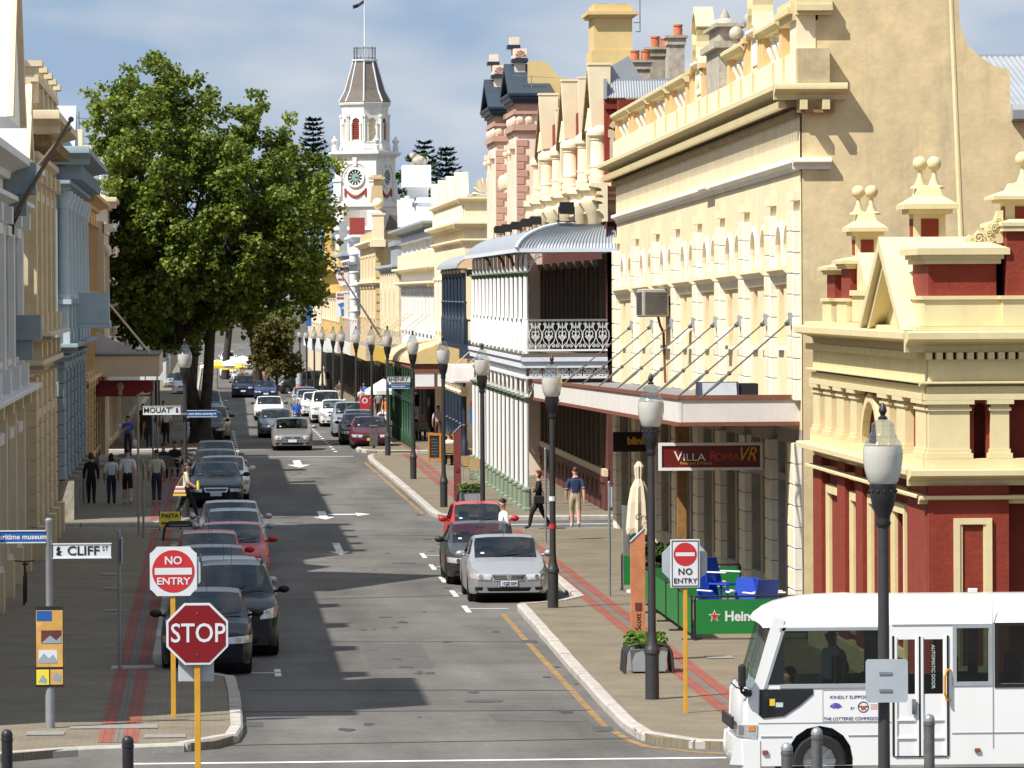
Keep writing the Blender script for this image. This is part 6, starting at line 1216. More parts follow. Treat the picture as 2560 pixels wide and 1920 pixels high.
def leaves(name, cents, per, spread, size, mat, parent, flat=.6, seed=1):
    g = np.random.default_rng(seed); C = np.repeat(np.asarray(cents,float), per, 0); n = len(C)
    d = g.normal(size=(n,3)); d /= np.linalg.norm(d,axis=1)[:,None]; P = C+d*(g.random((n,1))**.5)*spread*np.array([1,1,.75])
    nr = g.normal(size=(n,3))*flat+d*.6+np.array([0,0,.7]); nr /= np.linalg.norm(nr,axis=1)[:,None]
    a = np.cross(nr, g.normal(size=(n,3))); a /= np.linalg.norm(a,axis=1)[:,None]; c = np.cross(nr,a); s = size*(g.random((n,1))*.7+.65)
    # a leaf: five-cornered blade, bent along the rib
    pts = [-a*.5, -a*.05+c*.55-nr*.16, a*.38+c*.3-nr*.08, a*.62-nr*.1, a*.38-c*.3-nr*.08, -a*.05-c*.55-nr*.16]
    V = np.stack([P+p*s for p in pts],1).reshape(-1,3); base = np.arange(n)*6
    F = np.concatenate([np.stack([base,base+1,base+2,base+3],1), np.stack([base,base+3,base+4,base+5],1)])
    me = bpy.data.meshes.new(name); r = ROOT.get(parent.name) or (0,0,0); V = V-np.array(r)
    me.vertices.add(len(V)); me.vertices.foreach_set('co', V.ravel()); me.loops.add(F.size); me.loops.foreach_set('vertex_index', F.ravel().astype(np.int32))
    me.polygons.add(len(F)); me.polygons.foreach_set('loop_start', np.arange(0,F.size,4,dtype=np.int32)); me.update(calc_edges=True)
    v = np.clip(g.normal(.5,.2,n)+np.repeat(g.normal(0,.14,len(cents)),per),0,1); at = me.attributes.new('leaf','FLOAT','FACE'); at.data.foreach_set('value', np.concatenate([v,v]).astype(np.float32))
    me.materials.append(MATS[mat]); o = bpy.data.objects.new(name, me); COL.objects.link(o); o.parent = parent; return stuff(o)
def limb(b, p0, p1, r0, r1, rr, k=5, bend=.25):
    p0 = Vector(p0); p1 = Vector(p1); L = (p1-p0).length; pts = []
    for i in range(k+1):
        t = i/k; p = p0.lerp(p1,t); s = math.sin(math.pi*t)*L*bend*.3; p += Vector((rr.uniform(-s,s),rr.uniform(-s,s),s*.6)); pts.append(p)
    b.tube(pts, [r0+(r1-r0)*i/k for i in range(k+1)], 7); return pts
def pip(x, z, poly):
    c = False; j = len(poly)-1
    for i in range(len(poly)):
        xi,zi = poly[i]; xj,zj = poly[j]
        if (zi > z) != (zj > z) and x < (xj-xi)*(z-zi)/(zj-zi)+xi: c = not c
        j = i
    return c
def dist(x, z, poly):
    m = 9e9
    for i in range(len(poly)):
        ax,az = poly[i-1]; bx,bz = poly[i]; dx,dz = bx-ax,bz-az; t = max(0,min(1,((x-ax)*dx+(z-az)*dz)/(dx*dx+dz*dz+1e-9))); m = min(m, math.hypot(x-ax-t*dx,z-az-t*dz))
    return m
px = [(60,340),(60,215),(130,175),(240,150),(270,130),(340,62),(400,85),(480,140),(590,175),(655,270),(660,350),(700,360),(760,320),(870,275),(930,335),(1035,395),(1000,440),(1040,520),(1195,525),(1235,600),(1190,700),(1245,790),(1225,940),(1190,1000),(1200,1240),(1160,1300),(1050,1300),(950,1290),(850,1330),(800,1440),(700,1430),(650,1390),(560,1440),(420,1470),(300,1430),(160,1390),(110,1300),(110,1100),(130,1000),(90,850),(70,700),(50,560),(60,450)]
TY0 = 244.0
crown = [((200+x/1.929-531)*TY0/12962, 7+(733-(100+y/1.929))*TY0/12962) for x,y in px]
rr = random.Random(5); pt = thing('plane_tree', 'huge plane tree on the left kerb with two dark trunks', 'tree', (-.5,TY0,-.15))
cents = []
while len(cents) < 2700:
    x, z = rr.uniform(-6.2,6.4), rr.uniform(4,18.4)
    if not pip(x,z,crown): continue
    d = dist(x,z,crown)
    if d < .22: continue
    dep = min(5.0, .5+2.6*math.sqrt(d)); y = TY0+dep*rr.choice((-1,1))*rr.random()**.45
    if mnoise.noise(Vector((x*.62,y*.4,z*.66))) < -.16+.2*(z-8)/10: continue
    if d < .9 and mnoise.noise(Vector((x*1.5,y*.5+7,z*1.5))) < .06: continue
    cents.append((x,y,z))
for k in range(60):       # twigs that reach past the outline and hang under the crown
    i = rr.randrange(len(crown)); ax, az = crown[i-1]; bx, bz = crown[i]; t_ = rr.random(); x, z = ax+(bx-ax)*t_, az+(bz-az)*t_; ox, oz = x-.2, z-10.5; q = rr.uniform(-.3,.3)/math.hypot(ox,oz)
    cents.append((x+ox*q, TY0+rr.uniform(-1.5,1.5), z+oz*q))
leaves('crown', cents, 38, .46, .165, 'plane_leaf', pt, .8, 3)
b = MB(); r2 = random.Random(9)
T1 = [(-.42,TY0,-.16),(-.36,TY0,1.5),(-.22,TY0-.1,3.2),(-.1,TY0,5.2),(.2,TY0+.2,7.6),(.3,TY0,10)]; b.tube(T1,[.34,.27,.25,.24,.2,.12],10)
T2 = [(-.62,TY0+.3,-.16),(-.8,TY0+.3,1.4),(-1.15,TY0+.3,3.0),(-1.45,TY0+.3,5.0),(-1.9,TY0,8.0),(-2.2,TY0,12)]; b.tube(T2,[.42,.34,.3,.26,.2,.1],10)
b.lathe([(.75,0),(.62,.25),(.5,.7),(.45,1.0)], -.55, TY0+.1, 10, -.18)
b.build('trunk', MATS['bark'], pt, True)
ends = []
for i in range(26):
    q = r2.choice((T1,T2)); s = Vector(q[r2.choice((3,4,4))]); e = cents[r2.randrange(len(cents))]
    if e[2] < s.z+.5: continue
    b = MB(); pts = limb(b, s, e, .13, .03, r2)
    for k in (2,3,4): e2 = cents[r2.randrange(len(cents))]; e2 = Vector(pts[k]).lerp(Vector(e2), min(1,2.2/max(.1,(Vector(e2)-Vector(pts[k])).length))); limb(b, pts[k], e2, .05, .015, r2, 3)
    b.build('limb', MATS['bark'], pt, True)
def tree(label, X, Y, z0, z1, rad, mat, nc, per, seed, size=.24, lean=0, group=None, rt=.3, name='street_tree', ry=None):
    rr = random.Random(seed); g = gz(Y); t = thing(name, label, 'tree', (X,Y,g), group); cs = []
    lobes = [(rr.uniform(-.55,.55)*rad, rr.uniform(-.5,.5)*rad, z0+(z1-z0)*rr.uniform(.25,.8), rad*rr.uniform(.4,.62)) for _ in range(9)]
    while len(cs) < nc:
        lx,ly,lz,lr = lobes[rr.randrange(9)]; a, p = rr.uniform(0,6.28), math.acos(rr.uniform(-1,1)); q = lr*rr.random()**.4
        c = (X+lean+lx+q*math.sin(p)*math.cos(a), Y+ly+q*math.sin(p)*math.sin(a), lz+q*math.cos(p)*.8*(z1-z0)/(2*rad))
        if z0-.3 < c[2] < z1+.2: cs.append(c)
    leaves('crown', cs, per, .55, size, mat, t, .8, seed)
    b = MB(); zt = z0+(z1-z0)*.45; b.tube([(X,Y,g-.05),(X+lean*.25,Y,g+(zt-g)*.3),(X+lean*.7,Y,g+(zt-g)*.65),(X+lean,Y,zt)],[rt,rt*.8,rt*.7,rt*.4],9); b.build('trunk', MATS['bark'], t, True)
    for i in range(7): b = MB(); limb(b, (X+lean*.7,Y,g+(zt-g)*.65), cs[rr.randrange(len(cs))], rt*.4, .03, rr); b.build('limb', MATS['bark'], t, True)
    return t
tree('small brownish-olive tree beside the far lamps on the right of the carriageway', 5.1, 418, -.2, 5.0, 2.2, 'olive_leaf', 330, 18, 21, .26, .1, None, .16)
tree('green tree with dark leaning trunk beyond the market umbrellas', 4.0, 452, 2.6, 10.5, 4.2, 'plane_leaf', 520, 18, 22, .34, -.7, 'street trees farther along', .5)
tree('dark leafy tree far along the left kerb behind the parked cars', -1.4, 330, 3.2, 11.5, 4.4, 'dark_leaf', 520, 18, 23, .32, .5, 'street trees farther along', .35)
tree('leaning dark tree over the far end of the left kerb', 1.2, 520, 2.6, 13, 5, 'plane_leaf', 520, 18, 24, .42, .8, 'street trees farther along', .45)
tree('shaded tree close behind the big plane tree by the left shops', -3.2, 285, 3.4, 10.5, 3.6, 'dark_leaf', 480, 18, 25, .28, .2, 'street trees farther along', .3)
tree('farthest street tree closing the end of the road', -3.0, 620, 1.5, 12, 6, 'dark_leaf', 420, 18, 26, .5, .2, 'street trees farther along', .45)
tree('bushy tree behind the white building beside the clock tower', 24.6, 640, 4, 24.5, 2.6, 'dark_leaf', 300, 18, 27, .5, .0, None, .3, 'bushy_tree')
tree('yellow-green tree top showing above the white parapet by the pines', 24.5, 500, 3, 15.6, 2.6, 'box_leaf', 240, 18, 28, .4, .0, None, .3, 'bushy_tree')
# ================================================================ cars
glass_mat('car_glass', (.42,.48,.46), .07, .02)
glass_mat('side_glass', (.25,.29,.29), .09, .02)
M('tyre', (.018,.018,.018), .85, .1, 20); M('rim', (.45,.46,.47), .3, 0, metal=.9); M('chrome', (.75,.76,.78), .12, 0, metal=1.0); M('black_plastic', (.02,.02,.021), .5, .1, 8); M('seat_grey', (.05,.05,.052), .9, .1, 5)
M('lamp_clear', (.62,.64,.66), .08, .25, 14, spec=.8, metal=.35); M('amber', (.75,.22,.02), .2, 0); M('plate_white', (.72,.74,.76), .5, 0); M('plate_yellow', (.75,.55,.03), .5, 0); M('plate_ink', (.02,.03,.12), .6, 0); M('tail_red', (.35,.01,.01), .2, 0); M('sticker', (.55,.65,.7), .5, 0)
PAINT = dict(silver=(.44,.45,.46), grey=(.24,.245,.25), warm_grey=(.30,.29,.28), white=(.80,.80,.80), black=(.012,.013,.015), ink=(.014,.018,.03), blue=(.02,.035,.12), navy=(.015,.022,.05), red=(.48,.022,.026), maroon=(.085,.012,.022), steel=(.17,.2,.24), pale_blue=(.36,.41,.46), gold=(.36,.30,.2), dark_grey=(.07,.072,.075))
for k,c in PAINT.items(): M('paint_'+k, c, .32, .04, .7, metal=.55 if k in ('silver','grey','warm_grey','steel','pale_blue','gold','dark_grey') else .1, coat=.2, spec=.22)
wheel_cache = {}
def wheel_mesh(r, style):
    if (r,style) in wheel_cache: return wheel_cache[(r,style)]
    b = MB(); p = [(r*.62,-.1),(r*.9,-.105),(r*.98,-.08),(r,-.04),(r,.04),(r*.98,.08),(r*.9,.105),(r*.62,.1)]; n = 22
    vs = [(w, q*math.cos(2*math.pi*i/n), q*math.sin(2*math.pi*i/n)) for q,w in p for i in range(n)]; b.add(vs, [(j*n+i,j*n+(i+1)%n,(j+1)*n+(i+1)%n,(j+1)*n+i) for j in range(len(p)-1) for i in range(n)])
    ty = b.build('t', MATS['tyre'], None, True, link=False).data
    b = MB(); b.cyl((-.03,0,0),(.0,0,0),r*.62,r*.62,20); b.cyl((.0,0,0),(.085,0,0),r*.64,r*.6,20,False)
    for k in range(style): a = 2*math.pi*k/style; c, s = math.cos(a), math.sin(a); w = r*.1; b.add([(.06,c*r*.08-s*w,s*r*.08+c*w),(.06,c*r*.08+s*w,s*r*.08-c*w),(.075,c*r*.6+s*w*.7,s*r*.6-c*w*.7),(.075,c*r*.6-s*w*.7,s*r*.6+c*w*.7),(.0,c*r*.08-s*w,s*r*.08+c*w),(.0,c*r*.08+s*w,s*r*.08-c*w),(.0,c*r*.6+s*w*.7,s*r*.6-c*w*.7),(.0,c*r*.6-s*w*.7,s*r*.6+c*w*.7)], [(0,1,2,3),(0,4,5,1),(1,5,6,2),(3,2,6,7),(0,3,7,4)])
    b.cyl((0,0,0),(.08,0,0),r*.12,r*.1,10); ri = b.build('r', MATS['rim'], None, link=False).data
    wheel_cache[(r,style)] = (ty,ri); return ty,ri
KIND = dict(
 sedan=dict(L=4.75,W=1.82,H=1.45,nose=.77,cowl=.98,ws0=1.28,ws1=2.05,rs1=3.15,rs0=3.95,deck=1.02,wb=2.75,fx=.9,r=.325),
 hatch=dict(L=3.85,W=1.69,H=1.50,nose=.83,cowl=1.02,ws0=.92,ws1=1.72,rs1=3.3,rs0=3.72,deck=1.0,wb=2.45,fx=.74,r=.30),
 wagon=dict(L=4.7,W=1.80,H=1.48,nose=.77,cowl=.98,ws0=1.25,ws1=2.0,rs1=4.2,rs0=4.6,deck=1.0,wb=2.7,fx=.88,r=.32),
 suv=dict(L=4.5,W=1.84,H=1.74,nose=.99,cowl=1.17,ws0=1.2,ws1=1.9,rs1=4.1,rs0=4.42,deck=1.15,wb=2.65,fx=.85,r=.36),
 ute4=dict(L=4.9,W=1.9,H=1.86,nose=1.08,cowl=1.24,ws0=1.3,ws1=1.9,rs1=4.5,rs0=4.8,deck=1.2,wb=2.85,fx=.9,r=.40),
 van=dict(L=4.8,W=1.85,H=1.95,nose=.92,cowl=1.22,ws0=.75,ws1=1.6,rs1=4.5,rs0=4.72,deck=1.2,wb=2.9,fx=.9,r=.33))
def interp(x, pts):
    for (a,b),(c,d) in zip(pts,pts[1:]):
        if x <= c: return b+(d-b)*max(0,(x-a))/(c-a)
    return pts[-1][1]
def car(label, kind, paint, X, Y, back=False, rz=0.0, group=None, plate='plate_white', ptext=None, grille='bar', lamps='wide', bumper=None, badge=False, rack=False, spokes=5, scale=1.0, name='parked_car', roofpod=False, fogs=False, cat='car', blk=False):
    """a car standing with its nose at y=0 of its own axes, pointing to -y"""
    k = dict(KIND[kind]); L,W,H = k['L'],k['W'],k['H']; rng_ = random.Random(label)
    t = thing(name, label, cat, (X, Y, gz(Y)), group, rz, local=True)
    if scale != 1: t.scale = (scale,)*3
    zs = .21; r = k['r']; f0, f1 = k['fx'], k['fx']+k['wb']; R_ = r+.055
    top = [(0,k['nose']-.16),(.06,k['nose']-.05),(.2,k['nose']),(k['ws0']*.6,(k['nose']+k['cowl'])/2+.035),(k['ws0'],k['cowl']),(k['ws1'],H-.045),((k['ws1']+k['rs1'])/2,H),(k['rs1'],H-.05),(k['rs0'],k['deck']+.02),(L-.12,k['deck']-.03),(L,k['deck']-.2)]
    belt = [(0,k['nose']-.2),(.06,k['nose']-.1),(.2,k['nose']-.06),(k['ws0'],k['cowl']-.05),(k['rs0'],k['deck']-.0 if kind != 'sedan' else k['deck']-.03),(L-.1,k['deck']-.1),(L,k['deck']-.28)]
    def plan(x):
        a = 1.0
        if x < .75: a -= .22*(1-x/.75)**2.6
        if x > L-.7: a -= .14*((x-L+.7)/.7)**2.4
        return a
    def back_off(z, x):  # raked nose
        if x > .5: return 0
        s = (.07*max(0,(z-.5)/.3)**1.4 + .07*max(0,(.34-z)/.14))*(1-x/.5)
        return s
    xs = sorted({0,.02,.06,.12,.2,.32,.45,.6,.75,k['ws0']*.6,k['ws0'],*[k['ws0']+(k['ws1']-k['ws0'])*i/4 for i in range(1,5)],(k['ws1']+k['rs1'])/2-.06,(k['ws1']+k['rs1'])/2+.06,k['rs1'],*[k['rs1']+(k['rs0']-k['rs1'])*i/3 for i in (1,2,3)],L-.5,L-.3,L-.15,L-.06,L,
                 *[f+R_*c for f in (f0,f1) for c in (-1,-.97,-.85,-.6,-.3,0,.3,.6,.85,.97,1)]})
    xs = [x for i,x in enumerate(xs) if i == 0 or x-xs[i-1] > .012]
    rows = []
    for x in xs:
        w = W/2*plan(x); zt = interp(x,top); zb = min(interp(x,belt), zt-.02); zz = zs+.03*(x < .1)
        for f in (f0,f1):
            if abs(x-f) < R_: zz = max(zz, r+math.sqrt(max(0,R_*R_-(x-f)**2)))
        zz = min(zz, zb-.12); h = max(0,zt-zb); gh = min(1,h/.35)
        wr = w*.915-.30*max(0,h-.05); m1 = max(zz+.03,.42); m2 = max(zz+.06,.60)
        m1 = min(m1, zb-.08); m2 = min(max(m2,m1+.02), zb-.05)
        pts = [(w*.955,zz),(w*.99,min(m1,zz+.12) if zz < m1 else m1),(w,m2),(w*.985,(m2+zb)/2),(w*.955,zb-.012),(w*.915,zb+.012*gh+.3*h*(1-gh)),(wr,zt-.085*gh-.35*h*(1-gh)),(wr-.05-.1*(1-gh)*w,zt-.03*gh-.2*h*(1-gh)),(wr*.55,zt-.006),(0,zt)]
        rows.append([(a, x+back_off(z,x), z) for a,z in pts])
    n = 10; b = MB(); g1 = MB(); g2 = MB(); g3 = MB(); vv = []
    for rw in rows: vv += rw+[(-a,y,z) for a,y,z in rw[:-1][::-1]]
    m = 19; faces = {0:[],1:[],2:[],3:[]}
    ws0, ws1, rs1, rs0 = k['ws0'],k['ws1'],k['rs1'],k['rs0']; mid = (ws1+rs1)/2
    for i in range(len(xs)-1):
        xc = (xs[i]+xs[i+1])/2
        for j in range(m-1):
            jj = j if j < 9 else 17-j; q = (i*m+j, i*m+j+1, (i+1)*m+j+1, (i+1)*m+j); c = 0
            if ws0+.0 < xc < ws1 and jj >= 7: c = 1
            elif rs1 < xc < rs0 and jj >= 7: c = 2
            elif jj == 5 and ws0+(ws1-ws0)*.5 < xc < (rs1+rs0)/2+.05 and abs(xc-mid) > .061: c = 3
            faces[c].append(q)
    def sub(fs, off, mat, nm, par):
        used = sorted({a for f in fs for a in f}); ix = {a:i for i,a in enumerate(used)}; bb = MB(); bb.add([vv[a] for a in used], [tuple(ix[a] for a in f) for f in fs]); return bb.build(nm, mat, par, True, ang=40)
    capf = tuple(range(m)); caprear = tuple((len(xs)-1)*m+a for a in range(m))[::-1]
    faces[0] += [capf, caprear]; body = sub(faces[0], 0, MATS['paint_'+paint], 'body', t)
    sub(faces[1], 0, MATS['car_glass'], 'windscreen', t); sub(faces[2], 0, MATS['side_glass'], 'rear_window', t)
    for sgn,nm in ((1,'side_window'),(-1,'side_window')):
        fs = [f for f in faces[3] if sgn*sum(vv[a][0] for a in f) > 0]
        if fs: sub(fs, 0, MATS['side_glass'], nm, t)
    def fx(y, z):   # front surface
        a = min(.999,abs(y)/(W/2)); x = 0 if a < .78 else .75*(1-((1-a)/.22)**(1/2.6)); zt = k['nose']-.16
        if z > zt: x = max(x, .06*(z-zt)/.11)
        return x+back_off(z, x)
    def patch(c, mat, nm, par, off=.012, nu=6, nv=2, mirror=False):
        """quad (y,z)x4 laid on the nose"""
        for s in ((1,-1) if mirror else (1,)):
            bb = MB(); vs = []
            for i in range(nu+1):
                for j in range(nv+1):
                    u, v = i/nu, j/nv; y = (c[0][0]*(1-u)+c[1][0]*u)*(1-v)+(c[3][0]*(1-u)+c[2][0]*u)*v; z = (c[0][1]*(1-u)+c[1][1]*u)*(1-v)+(c[3][1]*(1-u)+c[2][1]*u)*v
                    bul = off*(1+.8*math.sin(math.pi*u)*math.sin(math.pi*v)); vs.append((s*y, fx(y,z)-bul, z))
            nn = (nu+1)*(nv+1); vs += [(x,y+.05,z) for x,y,z in vs]
            fs = [(i*(nv+1)+j,(i+1)*(nv+1)+j,(i+1)*(nv+1)+j+1,i*(nv+1)+j+1) for i in range(nu) for j in range(nv)]
            edge = [i*(nv+1) for i in range(nu+1)]+[nu*(nv+1)+j for j in range(1,nv+1)]+[i*(nv+1)+nv for i in range(nu-1,-1,-1)]+[j for j in range(nv-1,0,-1)]
            fs += [(edge[i],edge[(i+1)%len(edge)],nn+edge[(i+1)%len(edge)],nn+edge[i]) for i in range(len(edge))]
            bb.add(vs, fs); o = bb.build(nm, MATS[mat], par, True)
        return o
    nz_ = k['nose']-.125; hw = W/2
    if lamps == 'wide': hq = [(hw*.46,nz_-.12),(hw*.93,nz_-.10),(hw*.96,nz_+.03),(hw*.42,nz_-.0)]
    elif lamps == 'tall': hq = [(hw*.58,nz_-.13),(hw*.9,nz_-.1),(hw*.95,nz_+.12),(hw*.62,nz_+.02)]
    elif lamps == 'round': hq = [(hw*.55,nz_-.14),(hw*.86,nz_-.14),(hw*.88,nz_+.02),(hw*.53,nz_+.02)]
    else: hq = [(hw*.5,nz_-.13),(hw*.88,nz_-.13),(hw*.9,nz_-.02),(hw*.5,nz_-.02)]
    hl = patch(hq, 'lamp_clear', 'headlight', t, .014, 6, 3, True)
    patch([(hq[1][0]-.0,hq[1][1]+.0),(hq[1][0]+hw*.035,hq[1][1]+.005),(hq[2][0]+hw*.02,hq[2][1]-.01),(hq[2][0],hq[2][1]-.01)], 'amber', 'indicator', t, .012, 2, 1, True)
    for s in (1,-1):
        b = MB(); yy = (hq[0][0]+hq[1][0])/2; z_ = (hq[0][1]+hq[2][1])/2; b.cyl((s*yy,fx(yy,z_)-.02,z_),(s*yy,fx(yy,z_)-.034,z_),.055,.05,10); b.build('lamp_lens', MATS['chrome'], t)
    gw = hw*.4
    if grille == 'bar': patch([(-gw,nz_-.10),(gw,nz_-.10),(gw*1.05,nz_+.0),(-gw*1.05,nz_+.0)], 'black_plastic', 'grille', t, .012, 6, 2)
    elif grille == 'chrome':
        patch([(-gw*.95,nz_-.13),(gw*.95,nz_-.13),(gw*1.1,nz_+.01),(-gw*1.1,nz_+.01)], 'chrome', 'grille_surround', t, .010, 6, 2); patch([(-gw*.88,nz_-.11),(gw*.88,nz_-.11),(gw*1.02,nz_-.01),(-gw*1.02,nz_-.01)], 'black_plastic', 'grille', t, .024, 6, 2)
    elif grille == 'big': patch([(-hw*.5,nz_-.28),(hw*.5,nz_-.28),(hw*.52,nz_+.0),(-hw*.52,nz_+.0)], 'chrome', 'grille_surround', t, .012, 6, 3); patch([(-hw*.45,nz_-.26),(hw*.45,nz_-.26),(hw*.48,nz_-.03),(-hw*.48,nz_-.03)], 'black_plastic', 'grille', t, .03, 6, 3)
    if grille in ('chrome','big','bar'):
        b = MB()
        for q in range(3): zq = nz_-.085+q*.028; b.box(-gw*.85,gw*.85,-.04+fx(0,zq)-.0,-.03+fx(0,zq),zq,zq+.008)
        b.build('grille_bar', MATS['chrome' if grille != 'bar' else 'dark_steel'], t)
    if badge:
        b = MB(); zc_ = nz_-.05; y0 = fx(0,zc_); b.cyl((0,y0-.045,zc_),(0,y0-.06,zc_),.06,.055,16); b.build('badge', MATS['chrome'], t); b = MB()
        for a in range(3): q = math.pi/2+a*2.094; b.cyl((0,y0-.064,zc_),(.045*math.cos(q),y0-.064,zc_+.045*math.sin(q)),.012,.004,5)
        b.build('badge_mark', MATS['dark_steel'], t)
    bz = nz_-.34
    patch([(-hw*.5,.27),(hw*.5,.27),(hw*.56,.36),(-hw*.56,.36)], 'black_plastic', 'lower_grille', t, .006, 6, 2)
    if fogs or kind in ('sedan','hatch'): patch([(hw*.66,.29),(hw*.84,.30),(hw*.84,.37),(hw*.64,.37)], 'black_plastic', 'fog_recess', t, .006, 3, 2, True)
    if bumper: patch([(-hw*.9,.3),(hw*.9,.3),(hw*.92,.52),(-hw*.92,.52)], bumper, 'bumper', t, .05, 10, 3)
    if plate:
        zp = nz_-.2 if kind not in ('suv','ute4') else nz_-.32; b = MB(); y0 = fx(0,zp)-(.075 if bumper else .03); b.bbox(-.19,.19,y0-.012,y0,zp-.06,zp+.06,.004); po = b.build('number_plate', MATS[plate], t)
        b = MB(); b.bbox(-.2,.2,y0+.0005,y0+.02,zp-.07,zp+.07,.004); b.build('plate_frame', MATS['black_plastic'], t)
        if ptext: text(ptext, .095, MATS['plate_ink'], po, (0,y0-.016,zp), ext=.002, sx=.92, bold=.003)
    # bonnet crease and shut line, wipers, mirrors, interior
    for s in (1,-1):
        b = MB(); zc_ = k['cowl']+.02; b.tube([(s*.05-.3,ws0+.0,zc_+.005),(s*.05-.3+.52,ws0+.16,zc_+.13)],.011,4) if s > 0 else b.tube([(.15,ws0+.0,zc_+.005),(.62,ws0+.1,zc_+.08)],.011,4); b.build('wiper', MATS['black_plastic'], t)
        b = MB(); mz = k['cowl']+.06; my = ws0+.42; b.ball((s*(hw+.1),my,mz),.1,10,7,1.15,.7,.78); b.cyl((s*(hw*.9),my+.03,mz-.05),(s*(hw+.06),my+.01,mz-.02),.03,.03,6); b.build('mirror', MATS['black_plastic' if blk else 'paint_'+paint], t, True)
        b = MB(); sx_ = s*.36; sy_ = ws1+.2; b.bbox(sx_-.24,sx_+.24,sy_,sy_+.14,.5,H-.48,.03); b.bbox(sx_-.13,sx_+.13,sy_+.02,sy_+.12,H-.46,H-.26,.03); b.bbox(sx_-.24,sx_+.24,sy_-.45,sy_-.002,.42,.56,.03); b.build('seat', MATS['seat_grey'], t)
    b = MB(); b.bbox(-hw*.85,hw*.85,ws0+.12,ws0+.5,.5,k['cowl']-.06,.03); b.build('dashboard', MATS['black_plastic'], t)
    b = MB(); pts = [(.36+.18*math.cos(a*.5236),ws0+.62+.05*math.sin(a*.5236),k['cowl']-.06+.17*math.sin(a*.5236)) for a in range(13)]; b.tube(pts,.018,5); b.build('steering_wheel', MATS['black_plastic'], t)
    b = MB(); b.box(-hw*.88,hw*.88,.3,L-.3,zs+.05,zs+.2); b.build('underbody', MATS['black_plastic'], t)
    b = MB(); mzt = H-.17; b.bbox(-.12,.12,ws1-.06,ws1-.03,mzt,mzt+.06,.005); b.build('inner_mirror', MATS['black_plastic'], t)
    b = MB(); u_ = .14; yy = ws0+(ws1-ws0)*u_; zz_ = k['cowl']+(H-.045-k['cowl'])*u_; nrm = Vector((0,-(H-k['cowl']),(ws1-ws0))).normalized(); sl_ = Vector((0,(ws1-ws0),(H-k['cowl']))).normalized()
    c0 = Vector((-hw*.62,yy,zz_))+nrm*.012; b.add([tuple(c0),tuple(c0+Vector((.08,0,0))),tuple(c0+Vector((.08,0,0))+sl_*.07),tuple(c0+sl_*.07)],[(0,1,2,3)]); b.build('licence_label', MATS['sticker'], t)
    ty, ri = wheel_mesh(r, spokes)
    for s in (1,-1):
        for f in (f0,f1):
            o = bpy.data.objects.new('wheel', ty); COL.objects.link(o); o.parent = t; o.location = (s*(hw-.125), f, r); o.rotation_euler = (0,0,0 if s > 0 else math.pi)
            q = bpy.data.objects.new('rim', ri); COL.objects.link(q); q.parent = o
        b = MB(); b.bbox(s*hw*.72-.14,s*hw*.72+.14,L-.045-.02,L+.012,k['deck']-.34,k['deck']-.2,.01); b.build('tail_light', MATS['tail_red'], t)
    for f in (f0,f1): b = MB(); b.cyl((-hw*.86,f,r),(hw*.86,f,r),R_*.98,R_*.98,18); b.build('wheel_well', MATS['black_plastic'], t)
    if rack:
        for s in (1,-1):
            b = MB(); b.tube([(s*hw*.66,ws1+.2,H-.02),(s*hw*.66,ws1+.3,H+.06),(s*hw*.66,rs1-.3,H+.06),(s*hw*.66,rs1-.2,H-.02)],.022,6); b.build('roof_rail', MATS['dark_steel'], t)
    if roofpod: b = MB(); b.ball((0,(ws1+rs1)/2,H+.14),.5,14,8,.9,1.7,.34); b.build('roof_box', MATS['paint_'+roofpod], t, True)
    else: b = MB(); b.cyl((hw*.0,ws1+.1,H-.03),(0,ws1+.45,H+.32),.006,.004,4); b.build('aerial', MATS['black_plastic'], t)
    return t
GL, GR = 'cars parked along the left kerb', 'cars parked along the right kerb'
# --- left kerb, front to back
car('small black hatchback behind the stop sign, first in the left row', 'hatch', 'ink', -.14, 94.9, group=GL, ptext='302', lamps='wide', blk=True)
car('tall black four-wheel drive second in the left row with clear headlights', 'suv', 'black', .34, 99.6, group=GL, grille='chrome', lamps='tall', plate=None, rack=True)
car('silver van-roofed car behind the tall black one in the left row', 'wagon', 'pale_blue', .2, 106.2, group=GL, lamps='wide')
car('low dark car with curved roof between silver and red cars on the left', 'sedan', 'dark_grey', -.05, 112.5, group=GL)
car('bright red small car with pale windscreen sticker, nearer of two reds', 'hatch', 'red', -.12, 118.6, group=GL, lamps='tall', grille=None)
car('red sedan with red mirror, farther of the two red cars on the left', 'sedan', 'red', .42, 124.0, group=GL, lamps='wide')
car('silver-blue car with roof aerial just behind the two red cars', 'hatch', 'pale_blue', .5, 130.8, group=GL, lamps='tall')
car('silver sedan with sunroof, last before the Mouat Street gap', 'sedan', 'silver', .45, 137.2, group=GL, badge=True)
car('dark navy sedan with split chrome grille beside the woman with the bag', 'sedan', 'ink', .08, 169.5, group=GL, grille='chrome', lamps='square', blk=True)
car('white sedan directly behind the dark split-grille sedan', 'sedan', 'white', .32, 175.6, group=GL, lamps='wide')
car('silver wagon with rounded roof third past Mouat Street', 'wagon', 'silver', .1, 182.2, group=GL)
car('silver car fourth past Mouat Street with dark glass', 'suv', 'pale_blue', .1, 188.6, group=GL, scale=.92)
car('dark hatchback in the tree shade, nearest left car past Henry Street', 'hatch', 'ink', -.25, 249.5, group=GL, lamps='wide', blk=True)
car('pale gold four-wheel drive in the tree shade', 'suv', 'gold', .0, 256, group=GL, blk=True, scale=.95)
car('steel-blue sedan farther along under the trees', 'sedan', 'steel', -.1, 264, group=GL, blk=True)
car('grey wagon with roof rails under the trees', 'wagon', 'grey', -.2, 274, group=GL, rack=True)
car('black car in deep tree shade far along the left kerb', 'sedan', 'black', -.25, 286, group=GL)
